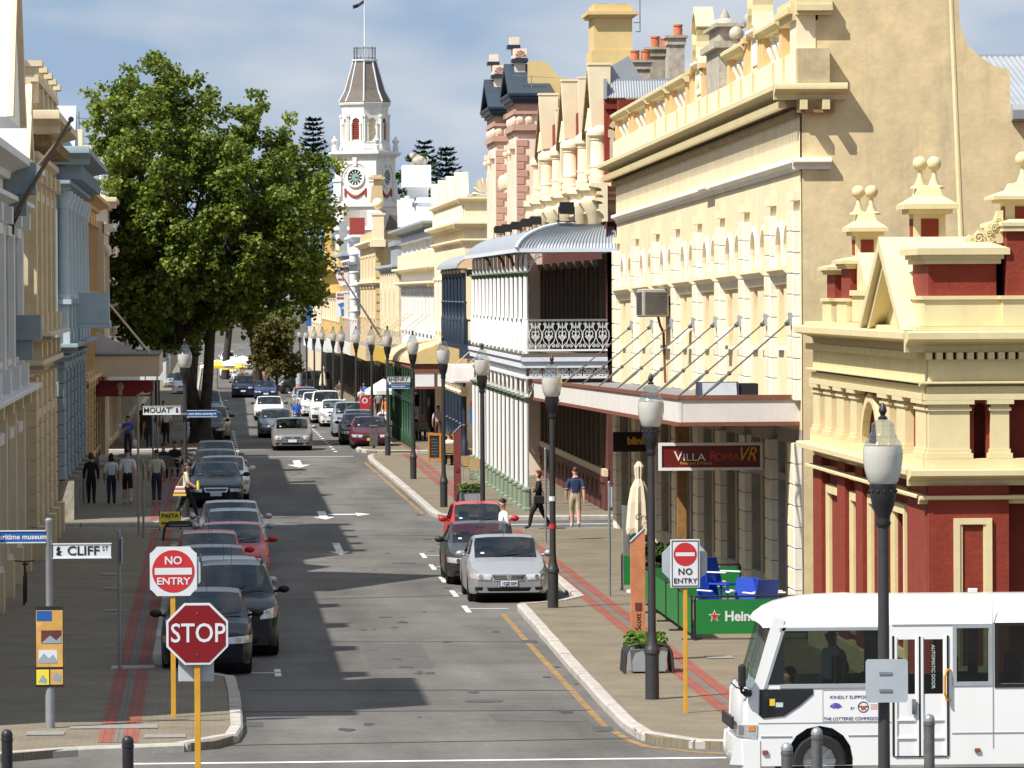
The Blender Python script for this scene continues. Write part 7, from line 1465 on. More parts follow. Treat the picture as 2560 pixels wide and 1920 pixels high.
car('silver van far along the left kerb by the umbrellas', 'van', 'silver', -.3, 300, group=GL)
# --- moving towards the camera
GM = 'cars driving towards the camera'
car('warm silver coupe with round star badge leading the moving cars', 'sedan', 'warm_grey', 3.55, 232.6, group=GM, grille='chrome', lamps='round', badge=True, ptext=None, name='moving_car')
car('dark blue-grey saloon just behind the silver coupe', 'sedan', 'steel', 3.15, 260, group=GM, lamps='square', name='moving_car')
car('white boxy sedan with black bumper behind the dark saloon', 'sedan', 'white', 3.35, 308, group=GM, grille='bar', lamps='square', bumper='black_plastic', name='moving_car', blk=True)
car('bright blue sedan with bonnet scoop near the market umbrellas', 'sedan', 'blue', 4.1, 402, group=GM, lamps='wide', name='moving_car')
car('dark navy car with one lit indicator beside the bright blue sedan', 'suv', 'navy', 2.4, 412, group=GM, name='moving_car')
# --- right kerb, front to back
car('silver sedan with round badge at the front of the right bay', 'sedan', 'silver', 6.62, 116.3, group=GR, grille='chrome', lamps='wide', badge=True, ptext='1CJZ·229', spokes=7, name='parked_car', fogs=True)
car('dark grey sedan squeezed between silver sedan and red hatchback', 'sedan', 'dark_grey', 6.45, 123.4, group=GR, blk=True)
car('bright red rounded hatchback with big headlights, third in the right bay', 'hatch', 'red', 6.92, 134.0, group=GR, lamps='tall', grille=None)
car('maroon sedan with yellow plate on the corner past Henry Street', 'sedan', 'maroon', 7.15, 234.9, group=GR, plate='plate_yellow', lamps='wide', bumper='paint_maroon')
car('black sedan with bright headlights beside the maroon one', 'sedan', 'ink', 6.85, 243, group=GR, lamps='wide')
car('white car with red spoiler edge behind the black sedan', 'hatch', 'white', 7.1, 252, group=GR)
car('silver-blue people mover fourth past Henry Street on the right', 'suv', 'pale_blue', 6.9, 261, group=GR)
car('white rounded car with dark lower grille in the right row', 'hatch', 'white', 6.75, 288, group=GR, lamps='tall')
car('white four-wheel drive with black bull bar in the right row', 'ute4', 'white', 6.55, 299, group=GR, grille='big', lamps='square', bumper='black_plastic', rack=True)
car('white compact car partly hidden by the four-wheel drive', 'hatch', 'white', 6.3, 322, group=GR)
car('pale silver wagon beyond the white compact on the right', 'wagon', 'pale_blue', 6.25, 338, group=GR)
car('silver sedan farthest in the right row before the slim tree', 'sedan', 'silver', 6.3, 356, group=GR)
sv = car('white van parked side-on by the red post sign', 'van', 'white', 9.7, 276, group=None, rz=R(-72), blk=True, cat='van', name='parked_van'); sv.location.x = 8.9; sv.location.z = gz(276)+.12
car('dark van with white roof side-on near the far tree', 'van', 'dark_grey', 5.2, 436, rz=R(-80), cat='van', name='parked_van')
for i,(x,y,p,kd,lb) in enumerate(((3.2,520,'silver','sedan','silver car in the distant queue, nearest the camera'),(1.6,530,'white','sedan','white car in the distant queue, left file'),(3.3,545,'white','van','white van in the distant queue'),(1.7,560,'silver','hatch','small silver car far up the road'),(3.2,585,'pale_blue','sedan','pale blue car far up the road'),(1.8,612,'white','suv','white four-wheel drive farthest up the road'),(-2.5,430,'white','van','white van glimpsed left of the tree trunk'),(-3.6,470,'silver','sedan','silver car glimpsed under the left trees'))): car(lb, kd, p, x, y, group='cars queued far up the road', plate=None, name='distant_car')
# ================================================================ people
M('skin', (.48,.27,.185), .6, .06, 6, obj=True); M('skin_pink', (.58,.34,.26), .6, .06, 6, obj=True); M('skin_tan', (.36,.19,.12), .6, .06, 6, obj=True)
for nm,c in dict(navy_cloth=(.022,.04,.10), beige_cloth=(.52,.42,.28), white_cloth=(.74,.75,.76), black_cloth=(.014,.013,.014), denim=(.025,.035,.07), cream_cloth=(.60,.56,.42), blue_cloth=(.03,.15,.62), red_cloth=(.42,.04,.04), pink_cloth=(.55,.2,.2), brown_cloth=(.12,.07,.045), grey_cloth=(.22,.22,.24), sky_cloth=(.15,.38,.62), mint_cloth=(.55,.68,.66), orange_cloth=(.6,.2,.05), lilac=(.5,.45,.55)).items(): M(nm, c, .9, .12, 12, .25, bsc=60, obj=True)
for nm,c in dict(hair_black=(.012,.010,.009), hair_brown=(.06,.032,.018), hair_auburn=(.11,.03,.015), hair_grey=(.4,.39,.37), hair_fair=(.35,.22,.1), hair_bald=(.5,.3,.22)).items(): M(nm, c, .6, .25, 30, .3, obj=True)
M('eye', (.02,.015,.012), .3, 0); M('lips', (.34,.12,.10), .5, 0); M('shoe_dark', (.02,.018,.016), .5, .1); M('shoe_white', (.7,.7,.7), .6, .05)
PEOPLE = []
def person(label, X, Y, z, rz, top, legs, shoes='shoe_dark', skin='skin', hair='hair_brown', hs='short', Ht=1.75, stride=.0, arms=('down','down'), short_sleeve=True, shorts=False, female=False, sit=False, group=None, lean=0.0, sun=False, hide=False):
    s = Ht/1.75; V = []; E = []; Rr = []; S = []       # joints, bones, radii, (point, material) samples
    def j(p, r, par=None):
        V.append(Vector(p)*s); Rr.append((r[0]*s*1.1, r[1]*s*1.2) if isinstance(r, tuple) else (r*s*1.28, r*s*1.28) if len(V) > 7 else (r*s*1.1, r*s*1.1)); i = len(V)-1
        if par is not None: E.append((par,i))
        return i
    def samp(a, b, m, n=6, t0=0, t1=1):
        for q in range(n+1): S.append((V[a].lerp(V[b], t0+(t1-t0)*q/n), m))
    zh = .50 if sit else .93; dz = zh-.93; fw = .92 if female else 1.0
    pel = j((0,0,zh), (.145 if not female else .15,.11)); wa = j((0,-.01-lean*.3,1.10+dz), (.135*fw,.098), pel); ch = j((0,-.02-lean*.7,1.30+dz), (.165*fw,.112), wa); nb = j((0,-.0-lean,1.455+dz), (.085,.075), ch); nk = j((0,-.02-lean*1.1,1.525+dz), .052, nb); hd = j((0,-.035-lean*1.15,1.60+dz), (.072,.088), nk); ht = j((0,-.03-lean*1.15,1.69+dz), (.072,.085), hd)
    samp(pel, wa, legs, 4, 0, .45); samp(pel, wa, top, 6, .5, 1); samp(wa, ch, top); samp(ch, nb, top, 6, 0, .9); samp(nb, nk, skin, 4, .55, 1); samp(nk, hd, skin); samp(hd, ht, skin)
    hands = []
    for sd,arm in ((-1,arms[0]),(1,arms[1])):
        sh = j((sd*.185*fw,0-lean*.9,1.405+dz), .062, ch); bx = sd*.185*fw
        if arm == 'down': el = (bx+sd*.06,.03,1.13+dz); wr = (bx+sd*.075,-.04,.88+dz); hp = (bx+sd*.07,-.06,.80+dz)
        elif arm == 'swing': el = (bx+sd*.05,.11,1.15+dz); wr = (bx+sd*.06,.14,.91+dz); hp = (bx+sd*.06,.14,.83+dz)
        elif arm == 'fwd': el = (bx+sd*.04,-.08,1.15+dz); wr = (bx+sd*.0,-.26,1.02+dz); hp = (bx-sd*.01,-.33,1.0+dz)
        elif arm == 'cross': el = (bx+sd*.06,-.06,1.15+dz); wr = (-sd*.02,-.20,1.17+dz+sd*.025); hp = (-sd*.10,-.19,1.18+dz+sd*.025)
        elif arm == 'chest': el = (bx+sd*.09,-.05,1.15+dz); wr = (bx-sd*.12,-.22,1.24+dz); hp = (bx-sd*.19,-.23,1.27+dz)
        e = j(el, .045, sh); w = j(wr, .032, e); h = j(hp, (.036,.026), w)
        samp(sh, e, top, 6); samp(e, w, skin if short_sleeve else top, 6, .12 if short_sleeve else 0, .95); samp(w, h, skin)
        hands.append((V[h], (V[h]-V[w]).normalized(), sd))
        if short_sleeve: samp(sh, e, skin, 2, .86, 1.0)
    for sd in (-1,1):
        st = stride*sd; hx = sd*.088
        if sit: hp = j((hx,-.04,zh-.02), .085, pel); kn = j((hx*1.3,-.42,.50), .062, hp); an = j((hx*1.3,-.42+.02*sd,.10), .042, kn); to = j((hx*1.4,-.58,.045), .038, an)
        else:
            hp = j((hx,0,.86), .085, pel); kn = j((hx*1.02,-.06-st*.55,.50), .060, hp); an = j((hx*1.0,(.02-st) if st <= 0 else (.0-st),.085+(.07 if st < -.1 else 0)), .041, kn); to = j((hx*1.25,(-.15-st),.04+(.0 if st < -.1 else 0)), .036, an)
        samp(pel, hp, legs, 3); samp(hp, kn, legs, 6); samp(kn, an, skin if shorts else legs, 6, .12 if shorts else 0, .85 if shorts else .95); samp(an, to, shoes, 5, -.05, 1.1)
        if shorts: samp(kn, an, 'white_cloth', 2, .8, .95)
    me = bpy.data.meshes.new('p'); me.from_pydata([tuple(v) for v in V], E, []); me.update()
    o = bpy.data.objects.new('body_src', me); COL.objects.link(o); md = o.modifiers.new('skin','SKIN'); md.use_smooth_shade = True; md.branch_smoothing = .6; sv_ = me.skin_vertices[0].data
    for i,(a,b_) in enumerate(Rr): sv_[i].radius = (a,b_)
    sv_[0].use_root = True; sd_ = o.modifiers.new('sub','SUBSURF'); sd_.levels = 2; sd_.render_levels = 2
    t = thing('person', label, 'person', (X,Y,z), group, rz, local=True); PEOPLE.append((o, t, S, hands, V[hd], V[ht], skin, hair, hs, s, sun)); return t
def finish_people():
    dg = bpy.context.evaluated_depsgraph_get()
    for (o, t, S, hands, hd, ht, skin, hair, hs, s, sun) in PEOPLE:
        ev = bpy.data.meshes.new_from_object(o.evaluated_get(dg)); nv = len(ev.vertices); co = np.empty(nv*3); ev.vertices.foreach_get('co', co); co = co.reshape(-1,3)
        fs = [tuple(p.vertices) for p in ev.polygons]; cen = np.array([co[list(f)].mean(0) for f in fs]); P = np.array([tuple(p) for p,_ in S]); mats = sorted({m for _,m in S}|{skin,'eye','lips'}); L = np.array([mats.index(m) for _,m in S])
        ix = L[((cen[:,None,:]-P[None])**2).sum(2).argmin(1)]
        b = MB(); b.add(co.tolist(), fs); b.mi = ix.tolist(); b.cm = mats.index(skin)
        for hp, d, sd in hands:       # palm blade, four unequal curled fingers and a thumb off the side
            d = Vector(d); side = Vector((0,1,0)) if abs(d.y) < .8 else Vector((0,0,1)); side = (side-d*side.dot(d)).normalized(); nrm = d.cross(side)*sd
            for k,Lf in enumerate((.066,.078,.074,.058)):
                p0 = hp+side*(.027-.018*k)*s+d*.015*s; p1 = p0+d*Lf*.5*s+nrm*.006*s; p2 = p1+d*Lf*.34*s-nrm*.014*s; p3 = p2+d*Lf*.2*s-nrm*.02*s; b.tube([p0,p1,p2,p3],[.0088*s,.008*s,.0072*s,.005*s],5)
            p0 = hp+side*.026*s-d*.02*s; p1 = p0+side*.03*s+d*.03*s; b.tube([p0,p1,p1+d*.028*s-nrm*.01*s],[.011*s,.0095*s,.006*s],5)
        c = Vector(hd); f = c+Vector((0,-.088*s,.035*s))
        b.cyl(f+Vector((0,.02*s,.018*s)), f+Vector((0,-.022*s,-.018*s)), .009*s, .014*s, 6)
        for q in (-1,1): b.ball((c.x+q*.083*s,c.y+.005*s,c.z+.03*s),.028*s,7,5,.45,.8,1.15)
        b.cm = mats.index('eye')
        for q in (-1,1): b.ball((c.x+q*.031*s,f.y+.004*s,c.z+.045*s),.0115*s if not sun else .024*s,7,5,1.2,.6,.8)
        b.cm = mats.index('lips'); b.ball((c.x,f.y+.006*s,c.z-.012*s),.02*s,7,5,1.2,.5,.4)
        b.build('body', [MATS[m] for m in mats], t, True, ang=60)
        hb = MB(); tp = Vector(ht); hc = (c.x, c.y+.016*s, (c.z+tp.z)/2+.032*s)
        n, m = 14, 10; vs = []; fsn = []
        for i in range(m+1):
            ph = math.pi/2-math.pi*.62*i/m
            for k in range(n):
                th_ = 2*math.pi*k/n; fr = max(0,-math.sin(th_)); cut = max(ph, .0+.5*fr); rr_ = .094*s*(1+.05*math.sin(k*5+i*3))
                vs.append((hc[0]+rr_*.93*math.cos(cut)*math.cos(th_), hc[1]+rr_*1.1*math.cos(cut)*math.sin(th_), hc[2]+rr_*1.12*math.sin(cut)))
        fsn = [(i*n+k,i*n+(k+1)%n,(i+1)*n+(k+1)%n,(i+1)*n+k) for i in range(m) for k in range(n)]; hb.add(vs, fsn)
        if hs == 'long': hb.ball((c.x,c.y+.055*s,c.z-.02*s),.085*s,10,8,1.08,.62,1.75)
        if hs == 'bob': hb.ball((c.x,c.y+.035*s,c.z+.03*s),.092*s,10,8,1.12,.82,1.15)
        if hs != 'bald': hb.build('hair', MATS[hair], t, True, ang=80)
    for p in PEOPLE:
        m_ = p[0].data; bpy.data.objects.remove(p[0]); bpy.data.meshes.remove(m_)
W_, A_ = R(180), 0.0
G1 = 'people walking on the footpaths'
person('man in navy shirt and beige shorts walking away past the white verandah', 10.66, 152.6, .0, W_, 'navy_cloth', 'beige_cloth', 'shoe_white', 'skin_pink', 'hair_brown', Ht=1.80, stride=.12, shorts=True, arms=('swing','down'))
person('woman dressed in black with dark glasses and arms crossed, striding left', 9.42, 150.0, .125, R(-90), 'black_cloth', 'black_cloth', 'shoe_dark', 'skin_pink', 'hair_auburn', 'bob', 1.68, .3, ('cross','cross'), False, female=True, sun=True)
person('man in white shirt and sunglasses standing between parked red and dark cars', 7.28, 130.2, .0, R(-75), 'white_cloth', 'black_cloth', hair='hair_black', Ht=1.78, sun=True, short_sleeve=False)
person('woman in pale top with long brown hair carrying a striped bag', -.84, 158.4, .125, R(88), 'cream_cloth', 'black_cloth', 'shoe_dark', 'skin_pink', 'hair_brown', 'long', 1.70, .34, ('fwd','fwd'), True, female=True)
person('woman all in black walking away beside the left facade', -4.0, 170.4, .125, W_, 'black_cloth', 'black_cloth', hair='hair_auburn', hs='bob', Ht=1.66, stride=.1, short_sleeve=False, female=True)
person('woman in white top with long black hair walking away', -3.34, 170.2, .125, W_, 'white_cloth', 'denim', skin='skin_tan', hair='hair_black', hs='long', Ht=1.64, stride=-.1, female=True)
person('man in white polo shirt, black shorts and white shoes walking away', -2.8, 169.6, .125, W_, 'white_cloth', 'black_cloth', 'shoe_white', 'skin_pink', 'hair_black', Ht=1.80, stride=.14, shorts=True, arms=('swing','down'))
person('man in cream T-shirt and dark jeans walking away near the left kerb', -1.86, 169.9, .125, W_, 'cream_cloth', 'denim', 'shoe_white', 'skin_tan', 'hair_black', Ht=1.76, stride=-.1)
person('sunlit woman in blue top holding a white plastic bag in the left shade', -3.62, 220.5, .125, R(10), 'blue_cloth', 'denim', skin='skin_pink', hair='hair_brown', hs='long', Ht=1.7, stride=.16, arms=('chest','down'), female=True)
person('grey-haired man in bright blue shirt walking beside the traffic', 4.42, 274, gz(274), R(20), 'blue_cloth', 'denim', skin='skin_pink', hair='hair_grey', Ht=1.76, stride=.12, arms=('down','fwd'))
person('shadowed figure with a light blue bag walking under the striped verandah', 10.5, 242, .12+gz(242), W_, 'lilac', 'brown_cloth', hair='hair_brown', Ht=1.72, stride=.14)
CR = 'crowd on the far right footpath'
for i,(x,y,rz,top,lg,hr,lb) in enumerate(((9.1,262,W_,'black_cloth','denim','hair_black','person in black shirt among the crowd by the awnings'),(9.6,268,W_,'white_cloth','grey_cloth','hair_brown','person in white shirt among the crowd by the awnings'),(9.2,276,0,'orange_cloth','beige_cloth','hair_brown','person in orange top among the crowd by the awnings'),(10.0,282,0,'sky_cloth','denim','hair_grey','grey-haired person in pale blue among the far crowd'),(9.0,296,W_,'red_cloth','brown_cloth','hair_black','person in red top beside the far lamps'),(9.7,304,0,'grey_cloth','black_cloth','hair_fair','fair-haired person in grey on the far right footpath'),(9.2,322,W_,'white_cloth','red_cloth','hair_brown','person in white top and red trousers by the closed umbrella'),(9.9,340,0,'blue_cloth','denim','hair_black','person in blue top deep in the far crowd'),(8.9,365,W_,'brown_cloth','beige_cloth','hair_brown','person in brown farthest along the right footpath'))):
    person(lb, x, y, .12+gz(y), rz+R(random.uniform(-20,20)), top, lg, hair=hr, Ht=random.uniform(1.62,1.82), stride=random.choice((.12,-.12)), group=CR)
CL = 'people in the shade of the left awnings'
for x,y,rz,top,lg,hr,lb in ((-2.9,236,W_,'black_cloth','denim','hair_black','dark-clothed person in deep shade past the left corner'),(-2.2,243,W_,'white_cloth','black_cloth','hair_brown','person in white sleeve in the shade behind the grey post'),(-3.4,252,0,'brown_cloth','brown_cloth','hair_black','person in brown leaning in the shade by the red sign'),(-2.5,262,0,'navy_cloth','denim','hair_brown','person in navy far along the left footpath')): person(lb, x, y, .12+gz(y), rz, top, lg, hair=hr, Ht=1.74, stride=.12, group=CL)
CM = 'people by the market umbrellas'
for x,y,rz,top,lg,hr,lb in ((1.9,458,W_,'white_cloth','denim','hair_brown','person in white shirt standing before the market umbrellas'),(2.5,463,0,'brown_cloth','orange_cloth','hair_auburn','person in brown shirt under the market umbrellas'),(4.0,466,0,'red_cloth','denim','hair_brown','person in red shirt by the white umbrella'),(4.6,468,W_,'pink_cloth','grey_cloth','hair_fair','person in pink top right of the umbrellas'),(5.1,472,0,'sky_cloth','denim','hair_black','person in sky blue shirt by the tree trunk'),(2.8,500,0,'white_cloth','cream_cloth','hair_fair','tall figure in white walking far behind the umbrellas')): person(lb, x, y, gz(y), rz, top, lg, hair=hr, Ht=1.78, stride=.1, group=CM)
CS = 'people seated outside the cafes'
SEATED = [(-1.85,193,W_,'denim','denim','hair_black','person in denim jacket seated outside the left cafe'),(-1.45,195.4,0,'black_cloth','black_cloth','hair_black','dark-haired person seated facing the camera at the left cafe'),(-1.15,196.6,R(60),'grey_cloth','black_cloth','hair_brown','person in grey seated nearest the kerb at the left cafe'),(9.35,205.6,W_,'white_cloth','black_cloth','hair_brown','woman in white top seated at the table past the white verandah'),(9.95,206.4,R(90),'brown_cloth','denim','hair_fair','fair-haired companion seated at the same right cafe table'),(9.55,247,W_,'black_cloth','black_cloth','hair_black','black-haired person seated by the green posts'),(9.95,246.2,W_,'pink_cloth','denim','hair_bald','bald man in pink shirt seated by the green posts')]
for x,y,rz,top,lg,hr,lb in SEATED: person(lb, x, y, .12+gz(y), rz, top, lg, hair=hr, hs='bald' if hr == 'hair_bald' else 'short', Ht=1.74, sit=True, arms=('fwd','fwd'), group=CS)
# ================================================================ white minibus
BUS = thing('minibus', 'white minibus crossing the junction with dark tinted windows and bifold doors', 'minibus', (7.2,72.3,0))
glass_mat('bus_glass', (.52,.56,.54), .04, .02); glass_mat('bus_screen', (.5,.58,.54), .06, .02)
M('bus_white', (.82,.82,.81), .28, .03, 1, coat=.5, spec=.45, streak=.12, streak_col=(.6,.58,.52)); M('rubber', (.012,.012,.012), .6, .1)
BX = lambda xc: 7.184+xc*.001866
BZ = lambda yc: 2.787-yc*.001866
y0, y1, xr = 72.3, 74.35, 14.3
bx = front(y0)
b = MB(bx); W1 = (BX(420),BX(1165),BZ(702),BZ(300)); D1 = (BX(1282),BX(1414),BZ(785),BZ(372)); D2 = (BX(1480),BX(1626),BZ(785),BZ(372)); W3 = (BX(1728),BX(1972),BZ(696),BZ(290)); W4 = (BX(2045),BX(2620),BZ(712),BZ(276)); W5 = (12.3,13.2,BZ(712),BZ(276)); W6 = (13.35,14.1,BZ(712),BZ(276)); ARCH = (BX(690)-.47,BX(690)+.47,.33,.89,1); AR2 = (12.2,13.14,.33,.89,1)
zt_ = BZ(262); holes_ = [W1,D1,D2,W3,W4,W5,W6,ARCH,AR2]
b.wall(BX(420), xr, .33, zt_, 0, holes_, .06)
b.prism([(BX(10),.36),(BX(235),.33),(BX(420),.33),(BX(420),zt_),(BX(335),BZ(228)),(BX(190),BZ(724)),(BX(150),BZ(800)),(BX(140),BZ(990)),(BX(100),BZ(1000))], -.05, 0)
b.build('side_panel', MATS['bus_white'], BUS)
far = lambda u,w,z: (u, y1+w, z)
b = MB(far); b.wall(BX(420), xr, .33, zt_, 0, [W1,(BX(1282),BX(1700),BZ(712),BZ(290)),W3,W4,W5,W6,ARCH,AR2], .06); b.prism([(BX(190),.36),(BX(420),.33),(BX(420),zt_),(BX(365),BZ(262)),(BX(240),BZ(735)),(BX(190),BZ(800))], -.05, 0); b.build('side_panel', MATS['bus_white'], BUS)
# nose and roof lofts
prof = [(BX(8),.36),(BX(6),BZ(1100)),(BX(14),BZ(1000)),(BX(22),BZ(800)),(BX(60),BZ(735))]
def loftY(pts, round_, mat, nm, flip=False):
    vs = []; ys = [0,.04,.15,.42,1.0]; ys = [y0+q*1.025 if q < 1 else (y0+y1)/2 for q in ys]; ys = ys+[y0+y1-q for q in ys[:-1][::-1]]; c = [1,.6,.25,.06,0]; c = c+c[:-1][::-1]
    for (x,z) in pts:
        for yy,cc in zip(ys,c): vs.append((x+round_[0]*cc+(.15 if round_[0] and cc < .5 else .0 if not round_[0] else .05), yy, z-(min(round_[1],max(.03,z-zt_-.03))*cc+.05 if round_[1] else 0)))
    n = len(ys); bb = MB(); bb.add(vs, [(i*n+k,i*n+k+1,(i+1)*n+k+1,(i+1)*n+k) for i in range(len(pts)-1) for k in range(n-1)]); return bb.build(nm, mat, BUS, True, ang=70)
loftY(prof, (.22,0), MATS['bus_white'], 'nose')
loftY([(BX(60),BZ(735)),(BX(120),BZ(722)),(BX(170),BZ(560)),(BX(225),BZ(370)),(BX(268),BZ(225))], (.14,0), MATS['bus_screen'], 'windscreen')
loftY([(BX(262),BZ(232)),(BX(300),BZ(165)),(BX(345),BZ(125)),(BX(430),BZ(85)),(BX(560),BZ(50)),(BX(760),BZ(32)),(BX(980),BZ(22)),(BX(1040),BZ(30)),(xr-.5,BZ(34)),(xr-.1,BZ(60)),(xr,BZ(140))], (.0,.47), MATS['bus_white'], 'roof')
b = MB(); b.box(xr-.04,xr,y0+.05,y1-.05,.35,BZ(100)); b.box(BX(420),xr,y0+.36,y1-.36,.36,.44); b.build('rear_and_floor', MATS['bus_white'], BUS)
b = MB(bx); pl = [(BX(335),BZ(228)),(BX(420),zt_-.001),(BX(425),BZ(215)),(BX(350),BZ(190))]; b.prism(pl, -.12, -.001); b.build('roof_corner', MATS['bus_white'], BUS)
for h,nm in ((W1,'window'),(D1,'door_window'),(D2,'door_window'),(W3,'window'),(W4,'window'),(W5,'window'),(W6,'window')):
    b = MB(bx); b.box(h[0],h[1],-.035,-.025,h[2],h[3]); w_ = b.build(nm, MATS['bus_glass'], BUS)
    if nm == 'window':
        b = MB(bx); q = .055; b.box(h[0]-q,h[1]+q,.001,.012,h[2]-q,h[2]); b.box(h[0]-q,h[1]+q,.001,.012,h[3],h[3]+q*.8); (b.box(h[0]-q,h[0],.001,.012,h[2],h[3]) if h is not W1 else b.prism([(BX(268),h[2]-q),(BX(290),h[2]-q),(BX(428),h[3]),(BX(440),h[3]+q*.8),(BX(412),h[3]+q*.8)],.001,.012)); b.box(h[1],h[1]+q,.001,.012,h[2],h[3]); b.build('window_frame', MATS['grey_lead' if h is W3 or h is W1 else 'rubber'], w_)
for h in (W1,W3,W4,W5,W6): b = MB(far); b.box(h[0],h[1],-.035,-.025,h[2],h[3]); b.build('window', MATS['bus_glass'], BUS)
b = MB(bx); b.prism([(BX(285),BZ(702)),(BX(420),BZ(702)),(BX(420),BZ(318))], .001, .006); b.build('quarter_window', MATS['window_dark'], BUS); b = MB(); b.box(BX(440),xr-.1,y0+.1,y1-.1,zt_+.012,zt_+.03); b.build('headliner', MATS['seat_grey'], BUS)
b = MB(bx); b.box(BX(805),BX(812),-.024,.006,BZ(702),BZ(300)); b.build('window_bar', MATS['rubber'], BUS)
b = MB(bx); b.prism([(BX(236),BZ(738)),(BX(640),BZ(738)),(BX(640),BZ(775)),(BX(540),BZ(862)),(BX(420),BZ(940)),(BX(260),BZ(955)),(BX(232),BZ(930))], .001, .012); wl_ = b.build('lower_window', MATS['window_dark'], BUS)
b = MB(bx); b.box(BX(312),BX(352),.0125,.015,BZ(862),BZ(810)); b.build('sticker', MATS['plate_yellow'], wl_); b = MB(bx); b.box(BX(358),BX(413),.0125,.015,BZ(872),BZ(838)); b.build('sticker', MATS['mint_cloth'], wl_)
# doors
for a,c in ((1258,1440),(1456,1652)):
    b = MB(bx); 
    for p in ((a,a+16,BZ(1250),BZ(350)),(c-16,c,BZ(1250),BZ(350))): b.box(BX(p[0]),BX(p[1]),.001,.022,p[2],p[3])
    b.box(BX(a+16),BX(c-16),.001,.02,BZ(985),BZ(975)); b.box(BX(a+16),BX(c-16),.001,.02,BZ(1120),BZ(1108)); b.build('door_leaf', MATS['bus_white'], BUS)
b = MB(bx); b.box(BX(1440),BX(1456),.001,.012,BZ(1250),BZ(350)); b.box(BX(1240),BX(1257),.001,.012,BZ(1250),BZ(345)); b.box(BX(1653),BX(1668),.001,.014,BZ(1250),BZ(345)); b.box(BX(1257),BX(1653),.001,.014,BZ(1258),BZ(1250)); b.build('door_seal', MATS['rubber'], BUS)
b = MB(bx); b.box(BX(1385),BX(1415),.02,.06,BZ(935),BZ(820)); b.build('door_latch', MATS['chrome'], BUS)
b = MB(); b.tube([(BX(1680),y0-.002,BZ(605)),(BX(1650),y0-.06,BZ(605)),(BX(1632),y0-.08,BZ(650)),(BX(1632),y0-.08,BZ(780)),(BX(1650),y0-.06,BZ(828)),(BX(1680),y0-.002,BZ(832))],.018,7); b.build('grab_handle', [M('handle_yellow',(.72,.33,.02),.4,.05)], BUS, True)
tx_ = text('AUTOMATIC DOOR', .068, MATS['mint_cloth'], BUS, (BX(1552),y0+.018,BZ(580)), (90,90,0), .002)
b = MB(bx); 
for z in (BZ(262),): b.box(BX(1240),BX(2000),.001,.01,z-.008,z+.008)
b.box(BX(2000),BX(2006),.001,.008,BZ(1195),BZ(95)); b.box(BX(1690),BX(2600),.001,.008,BZ(1085),BZ(1078)); b.box(BX(905),BX(1160),.001,.01,BZ(1095),BZ(1088)); b.box(BX(245),BX(480),.001,.01,BZ(1098),BZ(1090)); b.box(BX(225),BX(1230),.001,.006,BZ(995),BZ(990)); b.build('panel_line', MATS['grey_lead'], BUS)
for xc in (277,1884): b = MB(bx); b.bbox(BX(xc-22),BX(xc+20),.001,.03,BZ(1226),BZ(1196),.006); b.build('marker_lamp', MATS['brown_trim'], BUS)
b = MB(bx); b.prism([(BX(66),BZ(1088)),(BX(215),BZ(1112)),(BX(220),BZ(1005)),(BX(70),BZ(1000))], -.12, .012); h_ = b.build('headlight', MATS['lamp_clear'], BUS); b = MB(bx); b.box(BX(150),BX(200),.0125,.02,BZ(1050),BZ(1015)); b.build('indicator_lens', MATS['amber'], h_); b = MB(bx); b.box(BX(75),BX(110),.0125,.02,BZ(1070),BZ(1010)); b.build('lamp_lens', MATS['chrome'], h_)
b = MB(); b.box(BX(8)+.06,BX(8)+.1,y0+.35,y1-.35,BZ(1050),BZ(960)); b.build('grille', MATS['black_plastic'], BUS) 
loftY([(BX(30),.25),(BX(0)-.03,.30),(BX(0)-.045,.5),(BX(0)-.03,BZ(1122)),(BX(60),BZ(1115))], (.2,0), MATS['bus_white'], 'bumper'); b = MB(bx); b.prism([(BX(118),.25),(BX(238),.25),(BX(238),BZ(1118)),(BX(105),BZ(1118))], -.1, .014); b.build('bumper_end', MATS['bus_white'], BUS)
b = MB(); b.bbox(BX(70),BX(125),y0-.2,y0-.06,BZ(720),BZ(542),.03); b.tube([(BX(85),y0-.14,BZ(720)),(BX(100),y0-.1,BZ(760)),(BX(150),y0+.02,BZ(760))],.02,6); b.bbox(BX(110),BX(175),y0-.1,y0-.02,BZ(790),BZ(738),.02); b.tube([(BX(30),y0+.1,BZ(690)),(BX(60),y0-.05,BZ(720)),(BX(150),y0,BZ(740))],.012,5); b.build('mirror', MATS['black_plastic'], BUS)

for X_b in (BX(690),12.67):
    ty, ri = wheel_mesh(.385, 8)
    for yy,a in ((y0+.13,-math.pi/2),(y1-.13,math.pi/2)): o = bpy.data.objects.new('wheel', ty); COL.objects.link(o); o.parent = BUS; r0_ = ROOT[BUS.name]; o.location = (X_b-r0_[0], yy-r0_[1], .385); o.rotation_euler = (0,0,a); q = bpy.data.objects.new('rim', ri); COL.objects.link(q); q.parent = o
    b = MB(); b.cyl((X_b,y0+.2,.385),(X_b,y1-.2,.385),.5,.5,20); b.build('wheel_well', MATS['rubber'], BUS)
